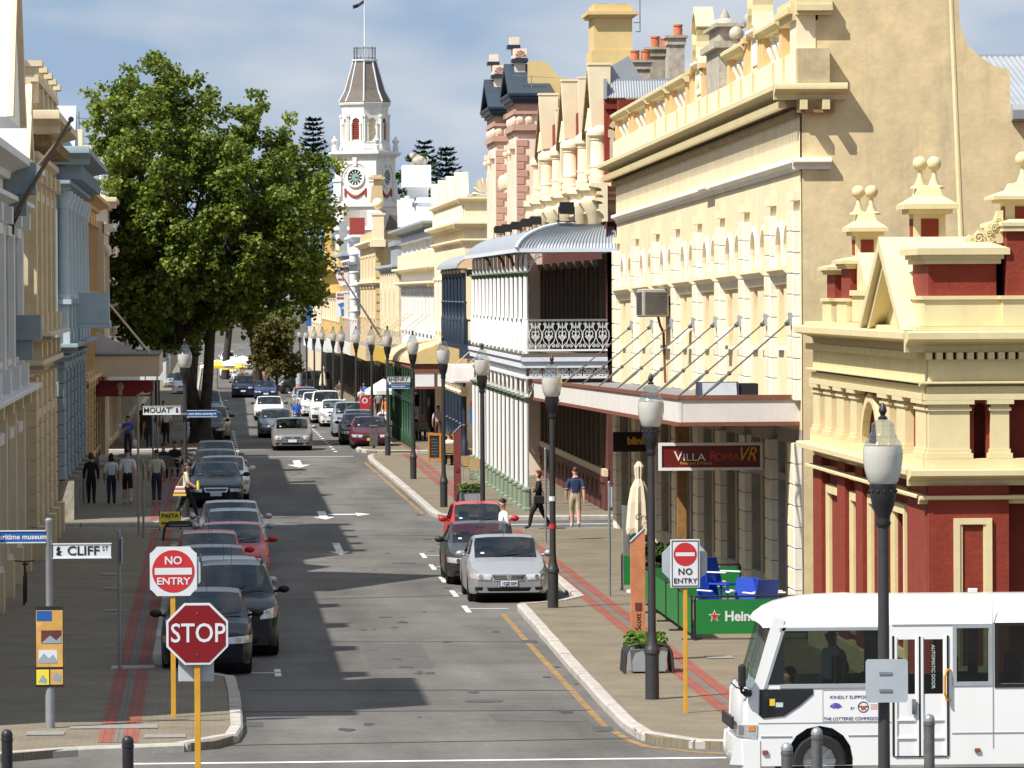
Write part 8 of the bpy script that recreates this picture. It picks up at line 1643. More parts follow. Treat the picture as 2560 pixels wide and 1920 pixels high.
# seats, wheel, sponsor panel
for i in range(6):
    for yy in (y0+.15,y0+1.2):
        xs_ = BX(560)+.2+i*.85
        if 9.3 < xs_ < 10.3 and yy < y0+.5: continue
        b = MB(); b.bbox(xs_+.38,xs_+.48,yy,yy+.7,.75,1.78,.03); b.bbox(xs_-.05,xs_+.42,yy,yy+.7,.72,.86,.03); b.build('seat', MATS['seat_grey'], BUS)
b = MB(); pts = [(BX(400)+.12*math.cos(a*.5236)*.4, y0+1.45+.2*math.sin(a*.5236), 1.28+.2*math.cos(a*.5236)) for a in range(13)]; b.tube(pts,.02,5); b.box(BX(130),BX(330),y0+.1,y1-.1,.6,1.2); b.build('dashboard', MATS['black_plastic'], BUS)
sp_ = MB(bx); 
for q in ((712,1155,BZ(750),BZ(746)),(712,1155,BZ(986),BZ(982)),(712,716,BZ(982),BZ(750)),(1151,1155,BZ(982),BZ(750))): sp_.box(BX(q[0]),BX(q[1]),.001,.004,q[2],q[3])
sp = sp_.build('sponsor_panel', MATS['grey_lead'], BUS)
text('KINDLY SUPPORTED', .062, MATS['plate_ink'], sp, (BX(945),y0-.004,BZ(803)), ext=.001, sx=1.15); text('BY', .05, MATS['plate_ink'], sp, (BX(938),y0-.004,BZ(887)), ext=.001); text('THE LOTTERIES COMMISSION', .06, MATS['plate_ink'], sp, (BX(937),y0-.004,BZ(965)), ext=.001, sx=1.02)
b = MB(bx); cx, cz = BX(812), BZ(893)
for k in range(9): a0_, a1_ = math.pi*(.12+.76*k/9), math.pi*(.12+.76*(k+.8)/9); b.prism([(cx+.02*math.cos(a0_),cz+.02*math.sin(a0_)),(cx+.095*math.cos(a0_),cz+.09*math.sin(a0_)),(cx+.095*math.cos(a1_),cz+.09*math.sin(a1_)),(cx+.02*math.cos(a1_),cz+.02*math.sin(a1_))], .001, .004)
b.build('fan_logo', [M('logo_violet',(.10,.07,.45),.5,0)], sp)
b = MB(bx); cx, cz = BX(1020), BZ(878)
for k in range(20): a0_, a1_ = 2*math.pi*k/20, 2*math.pi*(k+1)/20; b.prism([(cx+.066*math.cos(a0_),cz+.066*math.sin(a0_)),(cx+.078*math.cos(a0_),cz+.078*math.sin(a0_)),(cx+.078*math.cos(a1_),cz+.078*math.sin(a1_)),(cx+.066*math.cos(a1_),cz+.066*math.sin(a1_))], .001, .004)
b.box(cx-.065,cx+.065,.001,.0035,cz+.0,cz+.012); b.build('round_logo', MATS['lamp_black'], sp); b = MB(bx); b.prism([(cx-.04,cz+.035),(cx,cz+.0),(cx+.04,cz+.03),(cx+.03,cz-.03),(cx-.03,cz-.04)], .0042, .006); b.build('logo_bird', MATS['letter_red'], sp)
b = MB(bx); 
for k in range(3): b.box(BX(1075),BX(1128),.001,.003,BZ(862+k*15)-.004,BZ(862+k*15)+.004)
b.build('red_print', MATS['letter_red'], sp)
person('driver in dark clothes seated at the wheel of the white minibus', BX(560), y0+1.45, .28, R(-90), 'black_cloth', 'black_cloth', hair='hair_black', sit=True, arms=('fwd','fwd'))
person('dark-haired passenger in light blue shirt seated behind the minibus driver', BX(1080), y0+.55, .26, R(-90), 'sky_cloth', 'black_cloth', skin='skin_tan', hair='hair_black', sit=True)
person('standing passenger in pale green shirt inside the white minibus', BX(890), y0+1.5, .44, R(-60), 'mint_cloth', 'black_cloth', hair='hair_brown', Ht=1.74, short_sleeve=False)
finish_people()
# ================================================================ street furniture
M('lamp_pole', (.055,.056,.058), .45, .15, 6, metal=.3); M('pole_grey', (.33,.35,.37), .45, .12, 5, metal=.5); M('sign_blue2', (.02,.10,.36), .45, .08); M('stop_red', (.20,.006,.010), .4, .06, 3); M('sign_red2', (.52,.03,.035), .4, .06, 3); M('sign_white', (.66,.69,.72), .45, .05, 4); M('post_yellow', (.62,.32,.03), .5, .12, 4, streak=.2); M('sign_back', (.42,.46,.50), .5, .08, 3); M('letter_black', (.015,.015,.017), .5, 0); M('beer_green', (.012,.19,.04), .5, .08, 2); M('plastic_blue', (.015,.06,.42), .35, .06); M('pillar_orange', (.52,.21,.10), .8, .18, 4, .3); M('pillar_red', (.20,.045,.045), .75, .15, 4); M('canvas', (.66,.58,.43), .9, .1, 3, .2); M('canvas_white', (.78,.77,.74), .85, .05, 3); M('canvas_yellow', (.72,.52,.06), .85, .08, 3); M('board_black', (.03,.03,.032), .8, .2, 4); M('frame_orange', (.62,.24,.03), .6, .15, 6); M('wicker', (.48,.33,.16), .8, .2, 20); M('panel_amber', (.62,.36,.10), .5, .25, 3); M('pasta_yellow', (.78,.66,.05), .5, .05)
globe_m = bpy.data.materials.new('globe_glass'); globe_m.use_nodes = True; _b = globe_m.node_tree.nodes['Principled BSDF']; _b.inputs['Base Color'].default_value = (.72,.70,.64,1); _b.inputs['Roughness'].default_value = .18; _b.inputs['Transmission Weight'].default_value = .35; _b.inputs['Coat Weight'].default_value = .5; MATS['globe'] = globe_m
clear_m = glass_mat('clear_cap', (.8,.84,.84), .16, .03)
def lamp_proto():
    t = thing('street_lamp', 'x', 'street lamp', (0,0,0), 'street lamps along the kerbs', local=True)
    b = MB(); b.lathe([(.118,0),(.118,.76),(.135,.78),(.135,.84),(.12,.87),(.1,.93),(.078,1.05),(.068,1.2),(.06,4.16)], n=14); b.build('pole', MATS['lamp_pole'], t, True)
    b = MB(); b.lathe([(.07,4.12),(.09,4.16),(.075,4.2),(.08,4.24),(.125,4.36),(.15,4.5),(.145,4.53),(.155,4.56),(.15,4.6)], n=14); 
    for k in range(12): a = k*.5236; b.ball((.148*math.cos(a),.148*math.sin(a),4.52),.018,5,4)
    b.build('collar', MATS['lamp_black'], t, True, ang=50)
    b = MB(); b.lathe([(.145,4.6),(.17,4.63),(.205,4.75),(.222,4.88),(.222,4.97),(.215,5.02)], n=20); g = b.build('globe', globe_m, t, True)
    b = MB(); b.lathe([(.215,5.022),(.2,5.06),(.165,5.1),(.155,5.115),(.16,5.13),(.135,5.16),(.125,5.25),(.128,5.265),(.09,5.29),(.05,5.32)], n=20); b.build('glass_cap', clear_m, t, True, ang=50)
    b = MB(); b.lathe([(.05,5.315),(.055,5.335),(.025,5.36),(.048,5.41),(.038,5.45),(.01,5.5)], n=8); b.build('finial', MATS['lamp_black'], t, True)
    return t
lp = lamp_proto(); first = True
LY = [57.2,87,112.5,141.8,165.8,191,218.8,240.5,266.6,296.2,317.3,349.4,376.5,407.5,438.5,452]
for i,y in enumerate(LY):
    o = lp if first else copy_tree(lp); first = False; o.location = (7.42 if i == 0 else 7.36 if i < 15 else 6.9, y, (.25 if i == 0 else .12)+gz(y))
    o['label'] = ['nearest street lamp, standing in front of the white minibus with a sign on its pole','street lamp beside the orange pillar and planter, left of the minibus','street lamp with red and white bands beside the silver sedan','street lamp rising behind the red hatchback','street lamp beside the dark red pillar before the white verandah','street lamp carrying the HENRY street sign','street lamp at the tip of the kerb by the striped verandah','street lamp with a litter bin at its foot past Henry Street','street lamp just right of the red post sign','street lamp seen above the white compact cars','sixth lamp from the far end of the right-hand row','fifth lamp from the far end of the right-hand row','fourth lamp from the far end of the right-hand row','third lamp from the far end of the right-hand row','second lamp from the far end of the right-hand row','farthest lamp of the right-hand row, against the olive tree'][i]
o = copy_tree(lp); o.location = (-.86,159.8,.12); o['label'] = 'street lamp on the left corner carrying the MOUAT street sign'
for z in (1.85,2.45): b = MB(); b.lathe([(.078,z),(.078,z+.1)],7.36,112.5,14); b.lathe([(.105,z+.045),(.105,z+.095)],7.36,112.5,14) if False else None; b.build('reflective_band', MATS['sign_red2' if z < 2 else 'sign_white'], None)
for o in [o for o in COL.objects if o.name.startswith('reflective_band')]: o.parent = [q for q in COL.objects if q.get('label','').startswith('street lamp with red and white')][0]; o.location = (-7.36,-112.5,-.12)
def sgn(label, X, Y, z=0, name='road_sign', cat='sign', group=None): return thing(name, label, cat, (X,Y,z), group)
def octagon(cx, cz, r): return [(cx+r*math.cos(math.pi/8+k*math.pi/4), cz+r*math.sin(math.pi/8+k*math.pi/4)) for k in range(8)]
def disc(cx, cz, r, n=28): return [(cx+r*math.cos(2*math.pi*k/n), cz+r*math.sin(2*math.pi*k/n)) for k in range(n)]
# STOP
X0, Y0_ = -.21, 63.0; t = sgn('red octagonal STOP sign on a yellow square post at lower left', X0, Y0_)
b = MB(); b.bbox(X0-.036,X0+.036,Y0_+.02,Y0_+.09,0,2.6,.004); b.build('post', MATS['post_yellow'], t)
b = MB(front(Y0_)); b.prism(octagon(X0,2.87,.405),-.015,0); b.build('plate', MATS['sign_white'], t); b = MB(front(Y0_)); b.prism(octagon(X0,2.87,.375),.001,.004); b.build('red_face', MATS['stop_red'], t); text('STOP', .325, MATS['sign_white'], t, (X0+.01,Y0_-.007,2.87), bold=.003, sx=.86, ext=.002)
b = MB(front(Y0_+.1)); b.bbox(X0-.23,X0+.2,-.02,0,2.28,2.75,.01); b.build('back_plate', MATS['sign_back'], t)
for z in (2.62,3.12): b = MB(); b.cyl((X0,Y0_-.004,z),(X0,Y0_-.012,z),.012,.012,8); b.build('bolt', MATS['brown_trim'], t)
# NO ENTRY, left and right
X0, Y0_ = -.66, 84.2; t = sgn('white-edged red disc NO ENTRY sign on a yellow post, left kerb corner', X0, Y0_, .12)
b = MB(); b.bbox(X0-.05,X0+.03,Y0_+.02,Y0_+.1,.12,2.3,.004); b.build('post', MATS['post_yellow'], t)
b = MB(front(Y0_)); w, z0, z1, c = .38, 2.1, 2.9, .11; b.prism([(X0-w,z0+c),(X0-w+.03,z0+c-.02),(X0-w+c-.02,z0+.03),(X0-w+c,z0),(X0+w-c,z0),(X0+w-c+.02,z0+.03),(X0+w-.03,z0+c-.02),(X0+w,z0+c),(X0+w,z1-c),(X0+w-.03,z1-c+.02),(X0+w-c+.02,z1-.03),(X0+w-c,z1),(X0-w+c,z1),(X0-w+c-.02,z1-.03),(X0-w+.03,z1-c+.02),(X0-w,z1-c)],-.015,0); b.build('plate', MATS['sign_white'], t)
b = MB(front(Y0_+.02)); b.prism(octagon(X0+.07,2.48,.40),-.015,0); b.build('back_plate', MATS['sign_back'], t)
b = MB(front(Y0_)); b.prism(disc(X0,2.5,.345),.001,.004); b.build('red_disc', MATS['sign_red2'], t); b = MB(front(Y0_)); b.box(X0-.3,X0+.3,.0045,.007,2.445,2.555); b.build('white_bar', MATS['sign_white'], t)
text('NO', .18, MATS['sign_white'], t, (X0,Y0_-.008,2.67), bold=.004, ext=.002); text('ENTRY', .16, MATS['sign_white'], t, (X0,Y0_-.008,2.335), bold=.003, ext=.002, sx=1.1)
X0, Y0_ = 7.66, 84.07; t = sgn('white rectangular NO ENTRY sign with red disc on a yellow post, right footpath', X0, Y0_, .12)
b = MB(); b.bbox(X0-.03,X0+.035,Y0_+.02,Y0_+.09,.12,2.5,.004); b.build('post', MATS['post_yellow'], t)
b = MB(front(Y0_+.1)); b.prism(octagon(X0,2.58,.40),-.015,0); b.build('back_plate', MATS['sign_back'], t)
b = MB(front(Y0_)); b.bbox(X0-.24,X0+.24,-.015,0,2.17,2.96,.006); b.build('plate', MATS['sign_white'], t)
b = MB(front(Y0_))
for q in ((X0-.22,X0+.22,2.19,2.205),(X0-.22,X0+.22,2.925,2.94),(X0-.22,X0-.207,2.206,2.924),(X0+.207,X0+.22,2.206,2.924)): b.box(q[0],q[1],.001,.004,q[2],q[3])
b.build('border', MATS['letter_black'], t); b = MB(front(Y0_)); b.prism(disc(X0,2.715,.19),.001,.004); b.build('red_disc', MATS['sign_red2'], t); b = MB(front(Y0_)); b.box(X0-.155,X0+.155,.0045,.007,2.685,2.745); b.build('white_bar', MATS['sign_white'], t)
text('NO', .145, MATS['letter_black'], t, (X0,Y0_-.006,2.43), bold=.002, ext=.002, space=1.1); text('ENTRY', .115, MATS['letter_black'], t, (X0,Y0_-.006,2.28), bold=.001, ext=.002, sx=1.05, space=1.05)
# name plates
def emblem(t, x, y, z, h):
    b = MB(front(y)); b.prism([(x-.2*h,z-.45*h),(x+.3*h,z-.45*h),(x+.1*h,z-.25*h),(x+.3*h,z-.05*h),(x+.05*h,z+.05*h),(x+.15*h,z+.3*h),(x-.02*h,z+.48*h),(x-.2*h,z+.35*h),(x-.28*h,z+.1*h),(x-.1*h,z-.1*h),(x-.3*h,z-.2*h)],0,.003); b.build('emblem', MATS['letter_black'], t)
def serifs(me_o, s): pass
def plate(t, xa, xb, za, zb, Y, m, txt, tm, size, sx=1.0, border=True, off=0, edge='sign_white', align='CENTER'):
    b = MB(front(Y)); b.box(xa,xb,-.02,0,za,zb); b.build('name_plate', MATS[m], t)
    if border: b = MB(front(Y)); b.box(xa-.012,xb+.012,-.03,.012,zb,zb+.016); b.box(xa-.012,xb+.012,-.03,.012,za-.016,za); b.build('plate_edge', MATS[edge], t)
    text(txt, size, MATS[tm], t, ((xa+xb)/2+off,Y-.005,(za+zb)/2-.004), sx=sx, ext=.002, bold=.003, align=align)
t = sgn('pale grey pole with white CLIFF ST plate, blue museum plate and tourist panel', -2.61, 82.4, .12, 'street_sign')
b = MB(); b.lathe([(.075,.12),(.075,.9),(.055,1.0),(.055,3.38),(.062,3.39),(.062,3.43),(.03,3.46)],-2.61,82.4,12); b.build('pole', MATS['pole_grey'], t, True)
plate(t,-2.54,-1.63,2.83,3.04,82.34,'sign_white','CLIFF','letter_black',.2,1.08,True,.02); text('ST',.1,MATS['letter_black'],t,(-1.72,82.335,2.97),ext=.002); emblem(t,-2.45,82.34,2.935,.16)
plate(t,-3.65,-2.67,3.08,3.25,82.36,'sign_blue2','maritime museum','sign_white',.115,1.0,True,.1)
b = MB(front(82.32)); b.box(-2.83,-2.39,-.03,0,.78,2.06); b.build('panel_frame', MATS['lamp_black'], t)
for q,m in (((-2.82,-2.4,1.10,2.0),'panel_amber'),((-2.82,-2.62,.82,1.06),'pasta_yellow'),((-2.6,-2.4,.82,1.06),'panel_amber'),((-2.81,-2.57,1.83,1.99),'sign_blue2'),((-2.74,-2.42,1.47,1.68),'maroon'),((-2.78,-2.49,1.16,1.37),'sign_white')):
    b = MB(front(82.32)); o_ = .003 if q[3]-q[2] > .5 else .006; b.box(q[0],q[1],.001,o_,q[2],q[3]); b.build('panel_print', MATS[m], t)
b = MB(front(82.32)); b.prism([(-2.78,1.22),(-2.7,1.32),(-2.62,1.24),(-2.55,1.3),(-2.49,1.2),(-2.49,1.165),(-2.78,1.165)],.0065,.008); b.prism([(-2.79,.86),(-2.72,.98),(-2.65,.9),(-2.66,.84)],.0065,.008); b.prism([(-2.58,.9),(-2.5,1.02),(-2.42,.95),(-2.44,.86)],.0065,.008); b.prism([(-2.74,1.475),(-2.6,1.6),(-2.5,1.52),(-2.42,1.6),(-2.42,1.475)],.0065,.008); b.build('panel_picture', MATS['blue_grey'], t)
t = sgn('white MOUAT ST plate and blue university plate on the left corner lamp', -.86, 159.66, 3.2, 'street_sign')
plate(t,-2.15,-1.0,3.30,3.54,159.66,'sign_white','MOUAT','letter_black',.23,1.02,True,-.14); text('ST',.1,MATS['letter_black'],t,(-1.27,159.655,3.48),ext=.002); emblem(t,-1.1,159.66,3.42,.17); plate(t,-.8,.12,3.22,3.4,159.64,'sign_blue2','notre dame university','sign_white',.1,.86,True,-.05); b = MB(front(159.64)); b.prism([(.0,3.3),(.05,3.3),(.05,3.28),(.1,3.31),(.05,3.34),(.05,3.32),(.0,3.32)],.001,.004); b.build('arrow', MATS['sign_white'], t)
b = MB(); b.box(-1.0,-.72,159.64,159.68,3.28,3.34); b.build('clamp', MATS['pole_grey'], t)
t = sgn('white HENRY street plate above a blue plate, left of a lamp pole', 7.25, 190.9, 3.4, 'street_sign')
plate(t,6.42,7.26,3.70,3.90,190.9,'sign_white','HENRY','letter_black',.2,1.0,True,.02,'pole_grey'); emblem(t,6.5,190.9,3.8,.15); plate(t,6.44,7.22,3.48,3.62,190.92,'sign_blue2','fishing boat harbour','sign_white',.075,.85,True)
t = sgn('blank grey plate clamped to the nearest lamp pole, seen from behind', 7.42, 57.05, 2.4, 'road_sign'); b = MB(front(57.05)); b.prism([(7.22,2.43),(7.65,2.43),(7.67,2.46),(7.67,2.88),(7.65,2.91),(7.22,2.91),(7.2,2.88),(7.2,2.46)],-.012,0); b.build('plate', MATS['sign_back'], t); b = MB()
for z in (2.55,2.74): b.lathe([(.092,z),(.092,z+.03)],7.42,57.2,12); b.box(7.35,7.49,57.04,57.12,z,z+.03)
b.build('clamp', MATS['galv'], t)
# plain sign posts
for i,(x,y,h,pw,lb) in enumerate(((-1.73,95.1,2.64,1,'thin grey parking sign post on the near left footpath'),(-2.14,148.2,4.1,0,'tall thin grey post before Mouat Street on the left'),(-1.98,146.6,2.3,1,'short grey post with dark plate beside the tall one'),(-1.98,170.7,3.75,0,'thin grey post beside the man in the cream T-shirt'),(-2.3,215,3.6,0,'grey post far down the left footpath near the red sign'),(8.91,116.6,2.69,1,'slim steel parking post right of the silver sedan'),(9.08,141.7,2.7,0,'slim steel post beside the woman in black'),(-2.9,252,4.6,0,'thick grey pole in the shade beyond the left awning'))):
    t = sgn(lb, x, y, .12+gz(y), 'sign_post', 'post'); g = .12+gz(y); b = MB(); b.cyl((x,y,g),(x,y,g+h-.12),.032 if h < 4.5 else .09,None,8); b.ball((x,y,g+h-.12),.034,8,6); b.build('pole', MATS['pole_grey'], t, True)
    if pw: b = MB(); b.box(x+.035,x+.06,y-.16,y+.16,h-.55,h-.1); b.build('plate', MATS['sign_back'], t)
# bollards
def bollard(x, y, m, lb, h=1.12):
    t = sgn(lb, x, y, 0, 'bollard', 'bollard', 'bollards along the near edge'); b = MB(); b.lathe([(.075,0),(.075,h-.16),(.082,h-.155),(.082,h-.12),(.075,h-.115),(.075,h-.1)],x,y,14); b.build('shaft', MATS[m], t, True); b = MB(); b.lathe([(.078,h-.1),(.078,h-.06),(.06,h-.02),(.03,h),(.004,h+.005)],x,y,14); b.build('cap', MATS['galv' if m == 'dark_steel' else m], t, True)
bollard(8.08,69.3,'dark_steel','grey bollard before the front wheel of the minibus'); bollard(7.42,67.0,'dark_steel','grey bollard left of the front wheel, shortest in view'); bollard(9.88,71.3,'dark_steel','grey bollard before the minibus doors'); bollard(-2.81,70.3,'lamp_black','black bollard at the bottom left corner'); bollard(-1.16,69.1,'lamp_black','black bollard between the left corner and the STOP sign')
# barriers
def barrier(lb, xa, ya, xb, yb, txt=False):
    v = Vector((xb-xa,yb-ya,0)); L = v.length; rz = math.atan2(v.y,v.x); t = thing('cafe_barrier', lb, 'barrier', (xa,ya,.12), 'green cafe barriers', rz, local=True)
    b = MB(); b.box(.05,L-.05,-.01,.01,.12,.80); b.build('banner', MATS['beer_green'], t); b = MB(); b.tube([(.03,0,0),(.03,0,.8),(.06,0,.86),(L-.06,0,.86),(L-.03,0,.8),(L-.03,0,0)],.022,6); b.box(-.0,.06,-.2,.2,0,.03); b.box(L-.06,L,-.2,.2,0,.03); b.build('frame', MATS['lamp_black'], t)
    if txt:
        b = MB(); st = []
        for k in range(10): r = .13 if k % 2 == 0 else .052; st.append((.42+r*math.sin(k*.6283), .47+r*math.cos(k*.6283)))
        b.prism(st, -.016, -.0105); b.build('star', MATS['sign_white'], t); b = MB(); b.prism([(.42+(x-.42)*.74,.47+(z-.47)*.74) for x,z in st], -.019, -.0165); b.build('red_star', MATS['sign_red2'], t); text('Heineken', .27, MATS['sign_white'], t, (.62,-.013,.46), align='LEFT', bold=.009, ext=.002, sx=.98)
barrier('green Heineken barrier facing the camera, partly behind the minibus', 9.42,101.7,11.7,101.7,True); barrier('green Heineken barrier at the far end of the cafe enclosure', 9.62,113.6,11.6,113.6,True)
for i,lb in enumerate(('green barrier panel along the footpath, nearest the camera','green barrier panel along the footpath, second from the near end','green barrier panel along the footpath, third from the near end','green barrier panel along the footpath, at the far end')): barrier(lb, 9.4, 104.55+i*2.9, 9.4, 101.75+i*2.9)
barrier('small green Heineken barrier behind the lamp post left of the enclosure', 9.35,119,10.4,119,True)
hd_ = thing('hedge_planter', 'clipped dark green box hedge standing behind the green barriers', 'hedge', (9.9,116,.12)); b = MB(); b.box(9.5,10.5,115.8,116.3,.12,.6); b.build('trough', MATS['beer_green'], hd_); leaves('foliage', [(random.uniform(9.5,10.5),random.uniform(115.8,116.3),random.uniform(.65,1.3)) for _ in range(120)], 18, .12, .09, 'dark_leaf', hd_, .9, 41)
# blue plastic chairs tipped against white-edged tables
def pchair(): 
    t = thing('plastic_chair', 'x', 'chair', (0,0,0), 'blue plastic chairs in the cafe enclosure', local=True)
    b = MB(); b.bbox(-.23,.23,-.22,.22,.42,.46,.02); b.build('seat', MATS['plastic_blue'], t); b = MB(); b.add([(-.23,.2,.46),(.23,.2,.46),(.2,.3,.9),(-.2,.3,.9),(-.23,.24,.46),(.23,.24,.46),(.2,.34,.9),(-.2,.34,.9)],[(0,1,2,3),(7,6,5,4),(0,4,5,1),(1,5,6,2),(2,6,7,3),(3,7,4,0)]); b.build('backrest', MATS['plastic_blue'], t)
    for x in (-.2,.2):
        for y in (-.2,.2): b = MB(); b.cyl((x,y,.42),(x*1.15,y*1.2,0),.022,.016,6); b.build('leg', MATS['plastic_blue'], t)
        b = MB(); b.bbox(x*1.15-.03,x*1.15+.03,-.2,.24,.64,.67,.01); b.build('armrest', MATS['sign_white'], t)
    return t
pc = pchair()
for i,(x,y,z,rz,rx,lb) in enumerate(((10.25,105.6,.12,30,0,'blue plastic chair at the left of the enclosure, upright'),(10.45,105.9,.48,50,0,'topmost blue plastic chair of the stack'),(10.75,104.9,.12,-20,0,'blue plastic chair in the middle of the enclosure'),(11.05,104.6,.12,200,0,'blue plastic chair turned away near the white pier'),(11.35,104.9,.12,90,0,'rightmost blue plastic chair in the enclosure'))):
    o = pc if i == 0 else copy_tree(pc); o.location = (x,y,z); o.rotation_euler = (R(rx),0,R(rz)); o['label'] = lb; o.scale = (1.15,1.15,1.15)
t = thing('cafe_table', 'white-topped cafe table among the blue plastic chairs', 'table', (10.8,105.8,.12)); b = MB(); b.bbox(10.45,11.15,105.5,106.1,.82,.86,.01); b.build('tabletop', MATS['sign_white'], t); b = MB(); b.cyl((10.8,105.8,.12),(10.8,105.8,.82),.04,.04,8); b.cyl((10.8,105.8,.12),(10.8,105.8,.15),.25,.25,12); b.build('leg', MATS['plastic_blue'], t)
# pillars and planters
def pillar(lb, x, y, w, h, m, txt=None):
    t = thing('totem_pillar', lb, 'pillar', (x,y,.12)); b = MB(front(y)); b.prism([(x-w/2,.12),(x+w/2,.12),(x+w/2,h),(x-w/2,h-.26)],-.2,0); b.build('slab', MATS[m], t); b = MB(front(y)); b.box(x-.06,x+.06,.001,.012,1.08,1.22); b.build('plaque', MATS['maroon'], t)
    b = MB(front(y)); b.prism([(x-w/2-.01,h-.262),(x+w/2+.01,h+.002),(x+w/2+.01,h+.02),(x-w/2-.01,h-.24)],-.21,.01); b.build('cap', MATS['grey_lead'], t)
    if txt: text(txt, .15, MATS['letter_black'], t, (x,y-.006,.72), (0,-90,-90) if False else (90,-90,0), .001)
pillar('orange-red pillar with Kim Scott written up its side behind the planter', 7.86, 95.9, .26, 2.6, 'pillar_orange', 'Kim Scott'); pillar('dark red slanted-top pillar before the white verandah columns', 8.02, 170.4, .24, 2.62, 'pillar_red')
def planter(lb, x, y):
    t = thing('planter', lb, 'planter', (x,y,.12)); b = MB(); b.add([(x-.30,y-.3,.16),(x+.30,y-.3,.16),(x+.30,y+.4,.16),(x-.30,y+.4,.16),(x-.34,y-.33,.56),(x+.34,y-.33,.56),(x+.34,y+.43,.56),(x-.34,y+.43,.56)],[(0,3,2,1),(4,5,6,7),(0,1,5,4),(1,2,6,5),(2,3,7,6),(3,0,4,7)]); b.build('box', MATS['grey_lead'], t)
    for k in range(4):
        yy = y-.36+k*.3; b = MB(); b.tube([(x-.44,yy,.12),(x-.41,yy,.5),(x-.34,yy,.62),(x-.2,yy,.66),(x+.2,yy,.66),(x+.34,yy,.62),(x+.41,yy,.5),(x+.44,yy,.12)],.024,6); b.build('hoop', MATS['lamp_pole'], t, True)
    leaves('plants', [(x+random.uniform(-.3,.3),y+random.uniform(-.25,.35),random.uniform(.6,.8)) for _ in range(46)], 14, .1, .08, 'box_leaf', t, .9, int(y))
planter('grey planter with hoop guards and green plants at the foot of the lamp', 7.8, 93.2); planter('planter with bright green shrub behind the red hatchback', 8.25, 166.5)
# umbrellas
def closed_umb(lb, x, y, top, bot, m, txt=None):
    g = .12+gz(y); t = thing('closed_umbrella', lb, 'umbrella', (x,y,g)); b = MB(); prof = [(.03,top),(.09,top-.12),(.07,top-.4),(.15,top-.55),(.2,top-.9),(.24,bot+.12),(.22,bot),(.1,bot+.05)]; n = 18; vs = []
    for r,z in prof:
        for k in range(n): a = 2*math.pi*k/n; q = r*(1+.28*(k%2)); vs.append((x+q*math.cos(a),y+q*math.sin(a),z-(.06 if k % 2 and z < top-.5 else 0)))
    b.add(vs,[(j*n+k,j*n+(k+1)%n,(j+1)*n+(k+1)%n,(j+1)*n+k) for j in range(len(prof)-1) for k in range(n)]); b.build('canopy', MATS[m], t); b = MB(); b.cyl((x,y,g),(x,y,top-.1),.03,.03,8); b.cyl((x,y,g),(x,y,g+.06),.3,.3,14); b.build('pole', MATS['sign_white'], t)
    if txt: text(txt, .2, MATS['letter_black'], t, (x+.02,y-.34,bot+.36), ext=.001, shear=.3)
closed_umb('closed cream umbrella with black script hanging beside the awning lamp', 9.7, 118, 3.12, 1.5, 'canvas', 'Cre'); closed_umb('closed cream market umbrella beyond the white four-wheel drive', 7.9, 372, 1.75, .4, 'canvas')
def open_umb(lb, x, y, r, h, m, m2=None):
    g = gz(y); t = thing('open_umbrella', lb, 'umbrella', (x,y,g)); n = 8
    for k in range(n):
        a0_, a1_ = 2*math.pi*k/n+.39, 2*math.pi*(k+1)/n+.39; b = MB(); P = lambda a,q,z: (x+q*math.cos(a),y+q*math.sin(a),g+z); b.add([P(a0_,.06,h),P(a1_,.06,h),P(a1_,r*.55,h-.28),P(a0_,r*.55,h-.28),P(a1_,r,h-.55),P(a0_,r,h-.55),P(a1_,r,h-.75),P(a0_,r,h-.75)],[(0,1,2,3),(3,2,4,5),(5,4,6,7)]); b.build('canopy_panel', MATS[m if not m2 or k % 2 else m2], t)
    b = MB(); b.cyl((x,y,g),(x,y,g+h+.08),.03,.03,8); b.cyl((x,y,g),(x,y,g+.08),.35,.35,12); b.build('pole', MATS['timber'], t)
open_umb('white market umbrella behind the red post sign', 8.45, 257, 1.0, 2.95, 'canvas_white'); open_umb('yellow and cream market umbrella at the end of the left row', .4, 468, 1.7, 2.65, 'canvas_yellow', 'canvas_white'); open_umb('big white market umbrella right of the yellow one', 2.7, 471, 1.9, 2.95, 'canvas_white'); open_umb('second yellow market umbrella half hidden behind the white one', 1.9, 475, 1.4, 2.4, 'canvas_yellow')
# boards, chairs, tables
for i,(x,y,lb) in enumerate(((9.0,210.3,'orange-framed blackboard easel, left one of the pair'),(9.42,209.2,'orange-framed blackboard easel, right one of the pair'))):
    t = thing('blackboard', lb, 'board', (x,y,.12), 'orange blackboards on the right footpath'); b = MB(front(y)); b.box(x-.24,x+.24,-.02,0,.24,1.2); b.build('board', MATS['board_black'], t); b = MB(front(y))
    for q in ((x-.3,x-.235,.12,1.28),(x+.235,x+.3,.12,1.28),(x-.234,x+.234,1.19,1.28),(x-.234,x+.234,.2,.28)): b.box(q[0],q[1],-.04,.02,q[2],q[3])
    b.build('frame', MATS['frame_orange'], t); b = MB(front(y))
    for k in range(6): b.box(x-.18,x+.05+.02*(k*3%5),.001,.004,.42+k*.12,.435+k*.12)
    b.build('chalk_lines', MATS['pole_grey'], t); b = MB(); b.cyl((x-.2,y+.03,1.2),(x-.2,y+.5,.12),.02,.02,5); b.cyl((x+.2,y+.03,1.2),(x+.2,y+.5,.12),.02,.02,5); b.build('back_leg', MATS['frame_orange'], t)
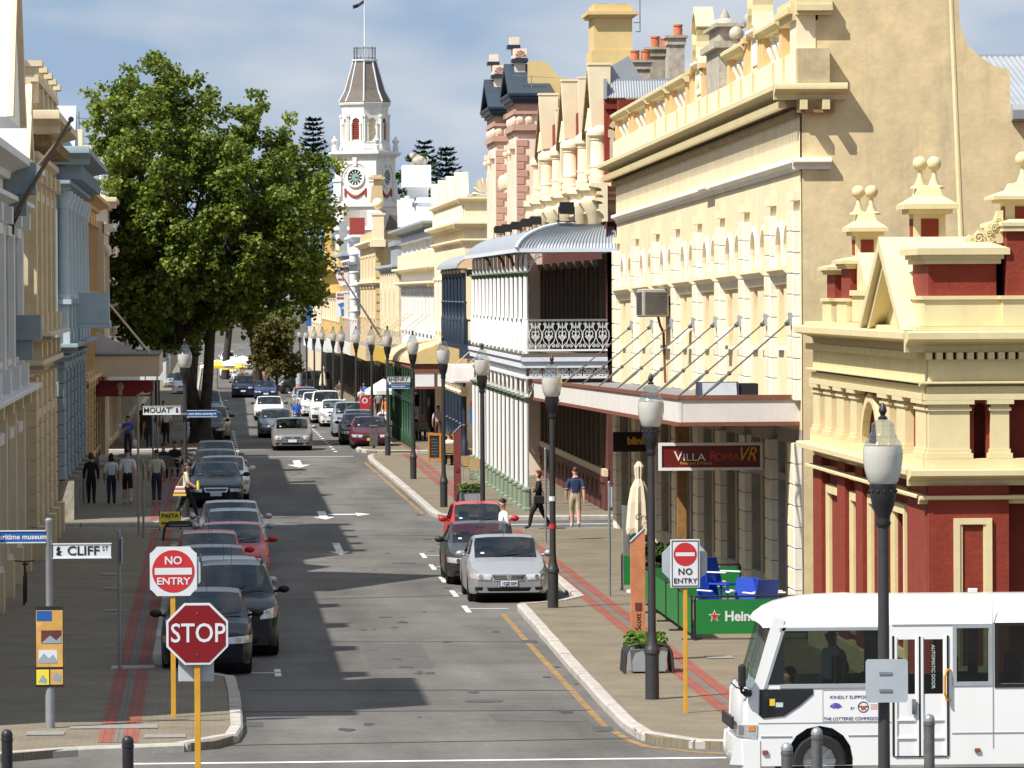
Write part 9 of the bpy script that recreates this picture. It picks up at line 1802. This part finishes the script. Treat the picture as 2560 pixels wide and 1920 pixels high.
def cafe_chair(m, fm):
    t = thing('cafe_chair', 'x', 'chair', (0,0,0), local=True); b = MB(); b.bbox(-.21,.21,-.2,.2,.43,.46,.01); b.build('seat', MATS[m], t)
    b = MB(); b.add([(-.21,.19,.5),(.21,.19,.5),(.22,.24,.84),(.12,.25,.88),(-.12,.25,.88),(-.22,.24,.84),(-.21,.21,.5),(.21,.21,.5),(.22,.26,.84),(.12,.27,.88),(-.12,.27,.88),(-.22,.26,.84)],[(0,1,2,3,4,5),(11,10,9,8,7,6)]+[(i,(i+1)%6,6+(i+1)%6,6+i) for i in range(6)]); b.build('backrest', MATS[m], t)
    for x in (-.2,.2):
        b = MB(); b.tube([(x*1.1,-.22,0),(x,-.19,.44),(x*1.25,-.18,.66),(x*1.2,.2,.68)],.013,5); b.build('leg', MATS[fm], t); b = MB(); b.tube([(x*1.1,.24,0),(x,.19,.44),(x*1.1,.26,.86)],.013,5); b.build('leg', MATS[fm], t)
    return t
wc = cafe_chair('wicker','galv'); first = True
for x,y,rz,lb in ((9.28,189.6,15,'tan wicker chair nearest the white verandah columns'),(9.5,187.4,160,'wicker chair half hidden by the verandah columns'),(9.35,205.75,180,'wicker chair under the woman in the white top'),(9.95,206.5,90,'wicker chair under the fair-haired seated person')):
    o = wc if first else copy_tree(wc); first = False; o.location = (x,y,.12); o.rotation_euler = (0,0,R(rz)); o['label'] = lb; o['group'] = 'wicker chairs on the right footpath'
ac_ = cafe_chair('galv','galv'); first = True
for x,y,rz,lb in ((-1.85,193.1,180,'aluminium chair under the person in the denim jacket'),(-1.45,195.5,0,'aluminium chair facing the camera under the dark-haired person'),(-1.15,196.7,60,'aluminium chair nearest the kerb at the left cafe'),(-1.5,191.4,150,'empty aluminium chair at the near end of the left cafe'),(-3.95,194,40,'aluminium chair by the left facade, left one'),(-3.5,195,-30,'aluminium chair by the left facade, right one'),(9.55,247.1,180,'metal chair under the black-haired person by the green posts'),(9.95,246.3,180,'metal chair under the bald man in pink')):
    o = ac_ if first else copy_tree(ac_); first = False; o.location = (x,y,.12+gz(y)); o.rotation_euler = (0,0,R(rz)); o['label'] = lb; o['group'] = 'metal cafe chairs'
for x,y,m,lb in ((-1.6,194.2,'galv','round metal table of the left kerbside cafe'),(-3.7,194.6,'galv','round metal table against the left facade'),(9.55,206.3,'board_black','dark square table of the right cafe'),(9.75,247.8,'board_black','dark cafe table by the green posts')):
    g = .12+gz(y); t = thing('cafe_table', lb, 'table', (x,y,g)); b = MB(); b.cyl((x,y,g+.70),(x,y,g+.73),.33,.33,18); b.build('tabletop', MATS[m], t); b = MB(); b.cyl((x,y,g),(x,y,g+.70),.03,.03,8); b.cyl((x,y,g),(x,y,g+.03),.22,.2,12); b.build('pedestal', MATS[m], t)
t = thing('sandwich_board', 'yellow PASTA cafe board standing on the left corner by Mouat Street', 'board', (-1.27,151.0,.12)); b = MB(); b.add([(-1.58,150.98,.22),(-.96,150.98,.22),(-.96,151.12,.66),(-1.58,151.12,.66),(-1.58,151.01,.22),(-.96,151.01,.22),(-.96,151.15,.66),(-1.58,151.15,.66)],[(0,1,2,3),(7,6,5,4),(0,4,5,1),(1,5,6,2),(2,6,7,3),(3,7,4,0)]); b.build('face', MATS['pasta_yellow'], t)
text('PASTA', .17, MATS['letter_black'], t, (-1.27,151.06,.545), (72,0,0), .002, bold=.004); text('Cafe', .14, MATS['letter_black'], t, (-1.12,150.998,.34), (72,0,0), .002, bold=.003); b = MB(); b.add([(-1.54,151.012,.34),(-1.46,151.025,.385),(-1.46,151.018,.36),(-1.3,151.018,.36),(-1.3,151.006,.32),(-1.46,151.006,.32),(-1.46,151.0,.295)],[(0,1,2,3,4,5,6)]); b.v = [(x_,y_-.03,z_) for x_,y_,z_ in b.v]; b.build('arrow', MATS['letter_black'], t); b = MB(); b.tube([(-1.57,150.97,.12),(-1.57,151.13,.68),(-1.57,151.4,.12)],.015,5); b.tube([(-.97,150.97,.12),(-.97,151.13,.68),(-.97,151.4,.12)],.015,5); b.build('frame', MATS['board_black'], t)
t = thing('bike_rack', 'pair of black bent-tube hoops at the kerb before Mouat Street', 'bike rack', (-1.3,145,.12))
for k in range(2): yy = 144.6+k*1.1; b = MB(); b.tube([(-1.42,yy,.12),(-1.36,yy,.5),(-1.24,yy,.6),(-.68,yy,.6),(-.56,yy,.5),(-.5,yy,.12)],.03,8); b.build('hoop', MATS['lamp_black'], t, True)
b = MB(); b.box(-1.3,-.62,144.75,145.6,.5,.54); b.build('slat', MATS['lamp_black'], t)
t = thing('post_sign', 'red POST pillar sign with white ring emblem on the right kerb', 'sign', (7.66,262,.12+gz(262))); g = .12+gz(262); b = MB(front(262)); b.prism([(7.45,g),(7.87,g),(7.9,g+1.3),(7.87,1.72),(7.8,1.8),(7.5,1.8),(7.45,1.72),(7.42,g+1.3)],-.15,0); b.build('slab', MATS['sign_red2'], t); text('POST', .19, MATS['sign_white'], t, (7.66,261.98,1.0), bold=.012, ext=.002); b = MB(front(262)); q = disc(7.66,1.55,.15,20); p = disc(7.66,1.55,.085,20)
for k in range(20): b.prism([q[k],q[(k+1)%20],p[(k+1)%20],p[k]],.001,.006)
b.box(7.62,7.66,.001,.006,1.42,1.5); b.build('ring_emblem', MATS['sign_white'], t)
t = thing('litter_bin', 'grey metal litter bin at the tip of the kerb before the maroon car', 'bin', (7.15,231.2,.1)); g = .06; b = MB(); b.bbox(6.97,7.33,231,231.36,g+.1,g+.95,.02); b.build('body', MATS['dark_steel'], t); b = MB(); b.bbox(6.95,7.35,230.98,231.38,g+.952,g+1.04,.02); b.build('lid', MATS['dim_trim'], t); b = MB(); b.cyl((7.15,231.18,g),(7.15,231.18,g+.1),.06,.06,8); b.build('foot', MATS['dark_steel'], t)
t = thing('poster_column', 'round advertising column with blue top near the far lamps', 'column', (7.1,428,gz(428))); g = gz(428); b = MB(); b.lathe([(.27,.1),(.27,1.9)],7.1,428,14,g); b.build('drum', MATS['sign_back'], t, True); b = MB(); b.lathe([(.3,1.9),(.3,2.2),(.1,2.3)],7.1,428,14,g); b.build('cap', MATS['sky_cloth'], t, True); b = MB(); b.lathe([(.275,.6),(.275,.9)],7.1,428,14,g); b.build('poster', MATS['pink_cloth'], t, True)
t = thing('notice_board', 'white tilted menu board with blue corner by the closed umbrella', 'board', (9.4,118.6,.12)); b = MB(); b.add([(9.36,118.4,.95),(9.68,118.6,.9),(9.68,118.6,2.05),(9.34,118.4,2.1),(9.36,118.44,.95),(9.68,118.64,.9),(9.68,118.64,2.05),(9.34,118.44,2.1)],[(0,1,2,3),(7,6,5,4),(0,4,5,1),(1,5,6,2),(2,6,7,3),(3,7,4,0)]); b.build('board', MATS['sign_white'], t); b = MB(); b.add([(9.5,118.48,1.2),(9.67,118.585,1.2),(9.67,118.585,1.45),(9.52,118.49,1.38)],[(0,1,2,3)]); b.build('blue_print', MATS['sky_cloth'], t); b = MB(); b.cyl((9.37,118.45,.12),(9.37,118.45,2.05),.015,.015,5); b.cyl((9.66,118.66,.12),(9.66,118.66,2.0),.015,.015,5); b.build('leg', MATS['galv'], t)
# bags and a bicycle
t = thing('handbag', 'big striped shoulder bag in white, orange and pink carried by the crossing woman', 'bag', (-1.05,158.2,.75)); b = MB()
for k,m in enumerate(('box_leaf','pink_cloth','canvas_white','orange_cloth','canvas_white')):
    w0 = .25-.02*k; b.cm = k; b.bbox(-.98-w0,-.98+w0*.6,158.1,158.24,.84+k*.06,.898+k*.06,.008)
b.build('bag_body', [MATS['pasta_yellow'],MATS['pink_cloth'],MATS['canvas_white'],MATS['orange_cloth'],MATS['canvas_white']], t); b = MB(); b.tube([(-1.1,158.16,1.13),(-1.02,158.16,1.3),(-.9,158.2,1.5),(-.86,158.3,1.52)],.014,5); b.build('strap', MATS['orange_cloth'], t)
t = thing('drink_cup', 'yellow drink bottle in the hand of the crossing woman', 'drink', (-.45,158.2,1.1)); b = MB(); b.lathe([(.04,1.02),(.045,1.2),(.03,1.25),(.03,1.3)],-.47,158.25,10); b.build('bottle', MATS['pasta_yellow'], t, True)
t = thing('handbag', 'black shoulder bag on the hip of the woman in black', 'bag', (9.3,149.7,.8)); b = MB(); b.bbox(9.25,9.6,149.68,149.82,.86,1.1,.03); b.build('bag_body', MATS['black_cloth'], t); b = MB(); b.tube([(9.3,149.75,1.1),(9.42,149.85,1.5),(9.56,149.75,1.1)],.014,5); b.build('strap', MATS['black_cloth'], t)
t = thing('shopping_bag', 'white plastic bag held by the sunlit woman in blue', 'bag', (-3.3,220.4,.5)); b = MB(); b.ball((-3.33,220.4,.66),.14,9,7,.9,.5,1.25); b.tube([(-3.38,220.4,.8),(-3.35,220.4,.92),(-3.3,220.4,.8)],.012,4); b.build('bag_body', MATS['canvas_white'], t, True)
t = thing('bicycle', 'dark bicycle leaning by the facade at the left edge', 'bicycle', (-4.25,115.5,.12)); yc = 115.2
for y_ in (yc,yc+1.05):
    b = MB(); pts = [(-4.2,y_+.33*math.cos(k*.4488),.46+.33*math.sin(k*.4488)) for k in range(15)]; b.tube(pts,.02,5); b.build('wheel', MATS['tyre'], t)
b = MB(); b.tube([(-4.2,yc+1.05,.46),(-4.2,yc+.55,.45),(-4.2,yc+.75,.95),(-4.2,yc+1.05,.46)],.018,5); b.tube([(-4.2,yc+.55,.45),(-4.2,yc+.15,.98),(-4.2,yc+.72,.9)],.018,5); b.tube([(-4.2,yc,.46),(-4.2,yc+.15,1.08)],.018,5); b.build('frame', MATS['lamp_black'], t); b = MB(); b.tube([(-4.42,yc+.12,1.1),(-4.2,yc+.15,1.08),(-3.98,yc+.12,1.1)],.016,5); b.build('handlebar', MATS['lamp_black'], t); b = MB(); b.bbox(-4.26,-4.14,yc+.62,yc+.86,.97,1.02,.01); b.build('saddle', MATS['lamp_black'], t)
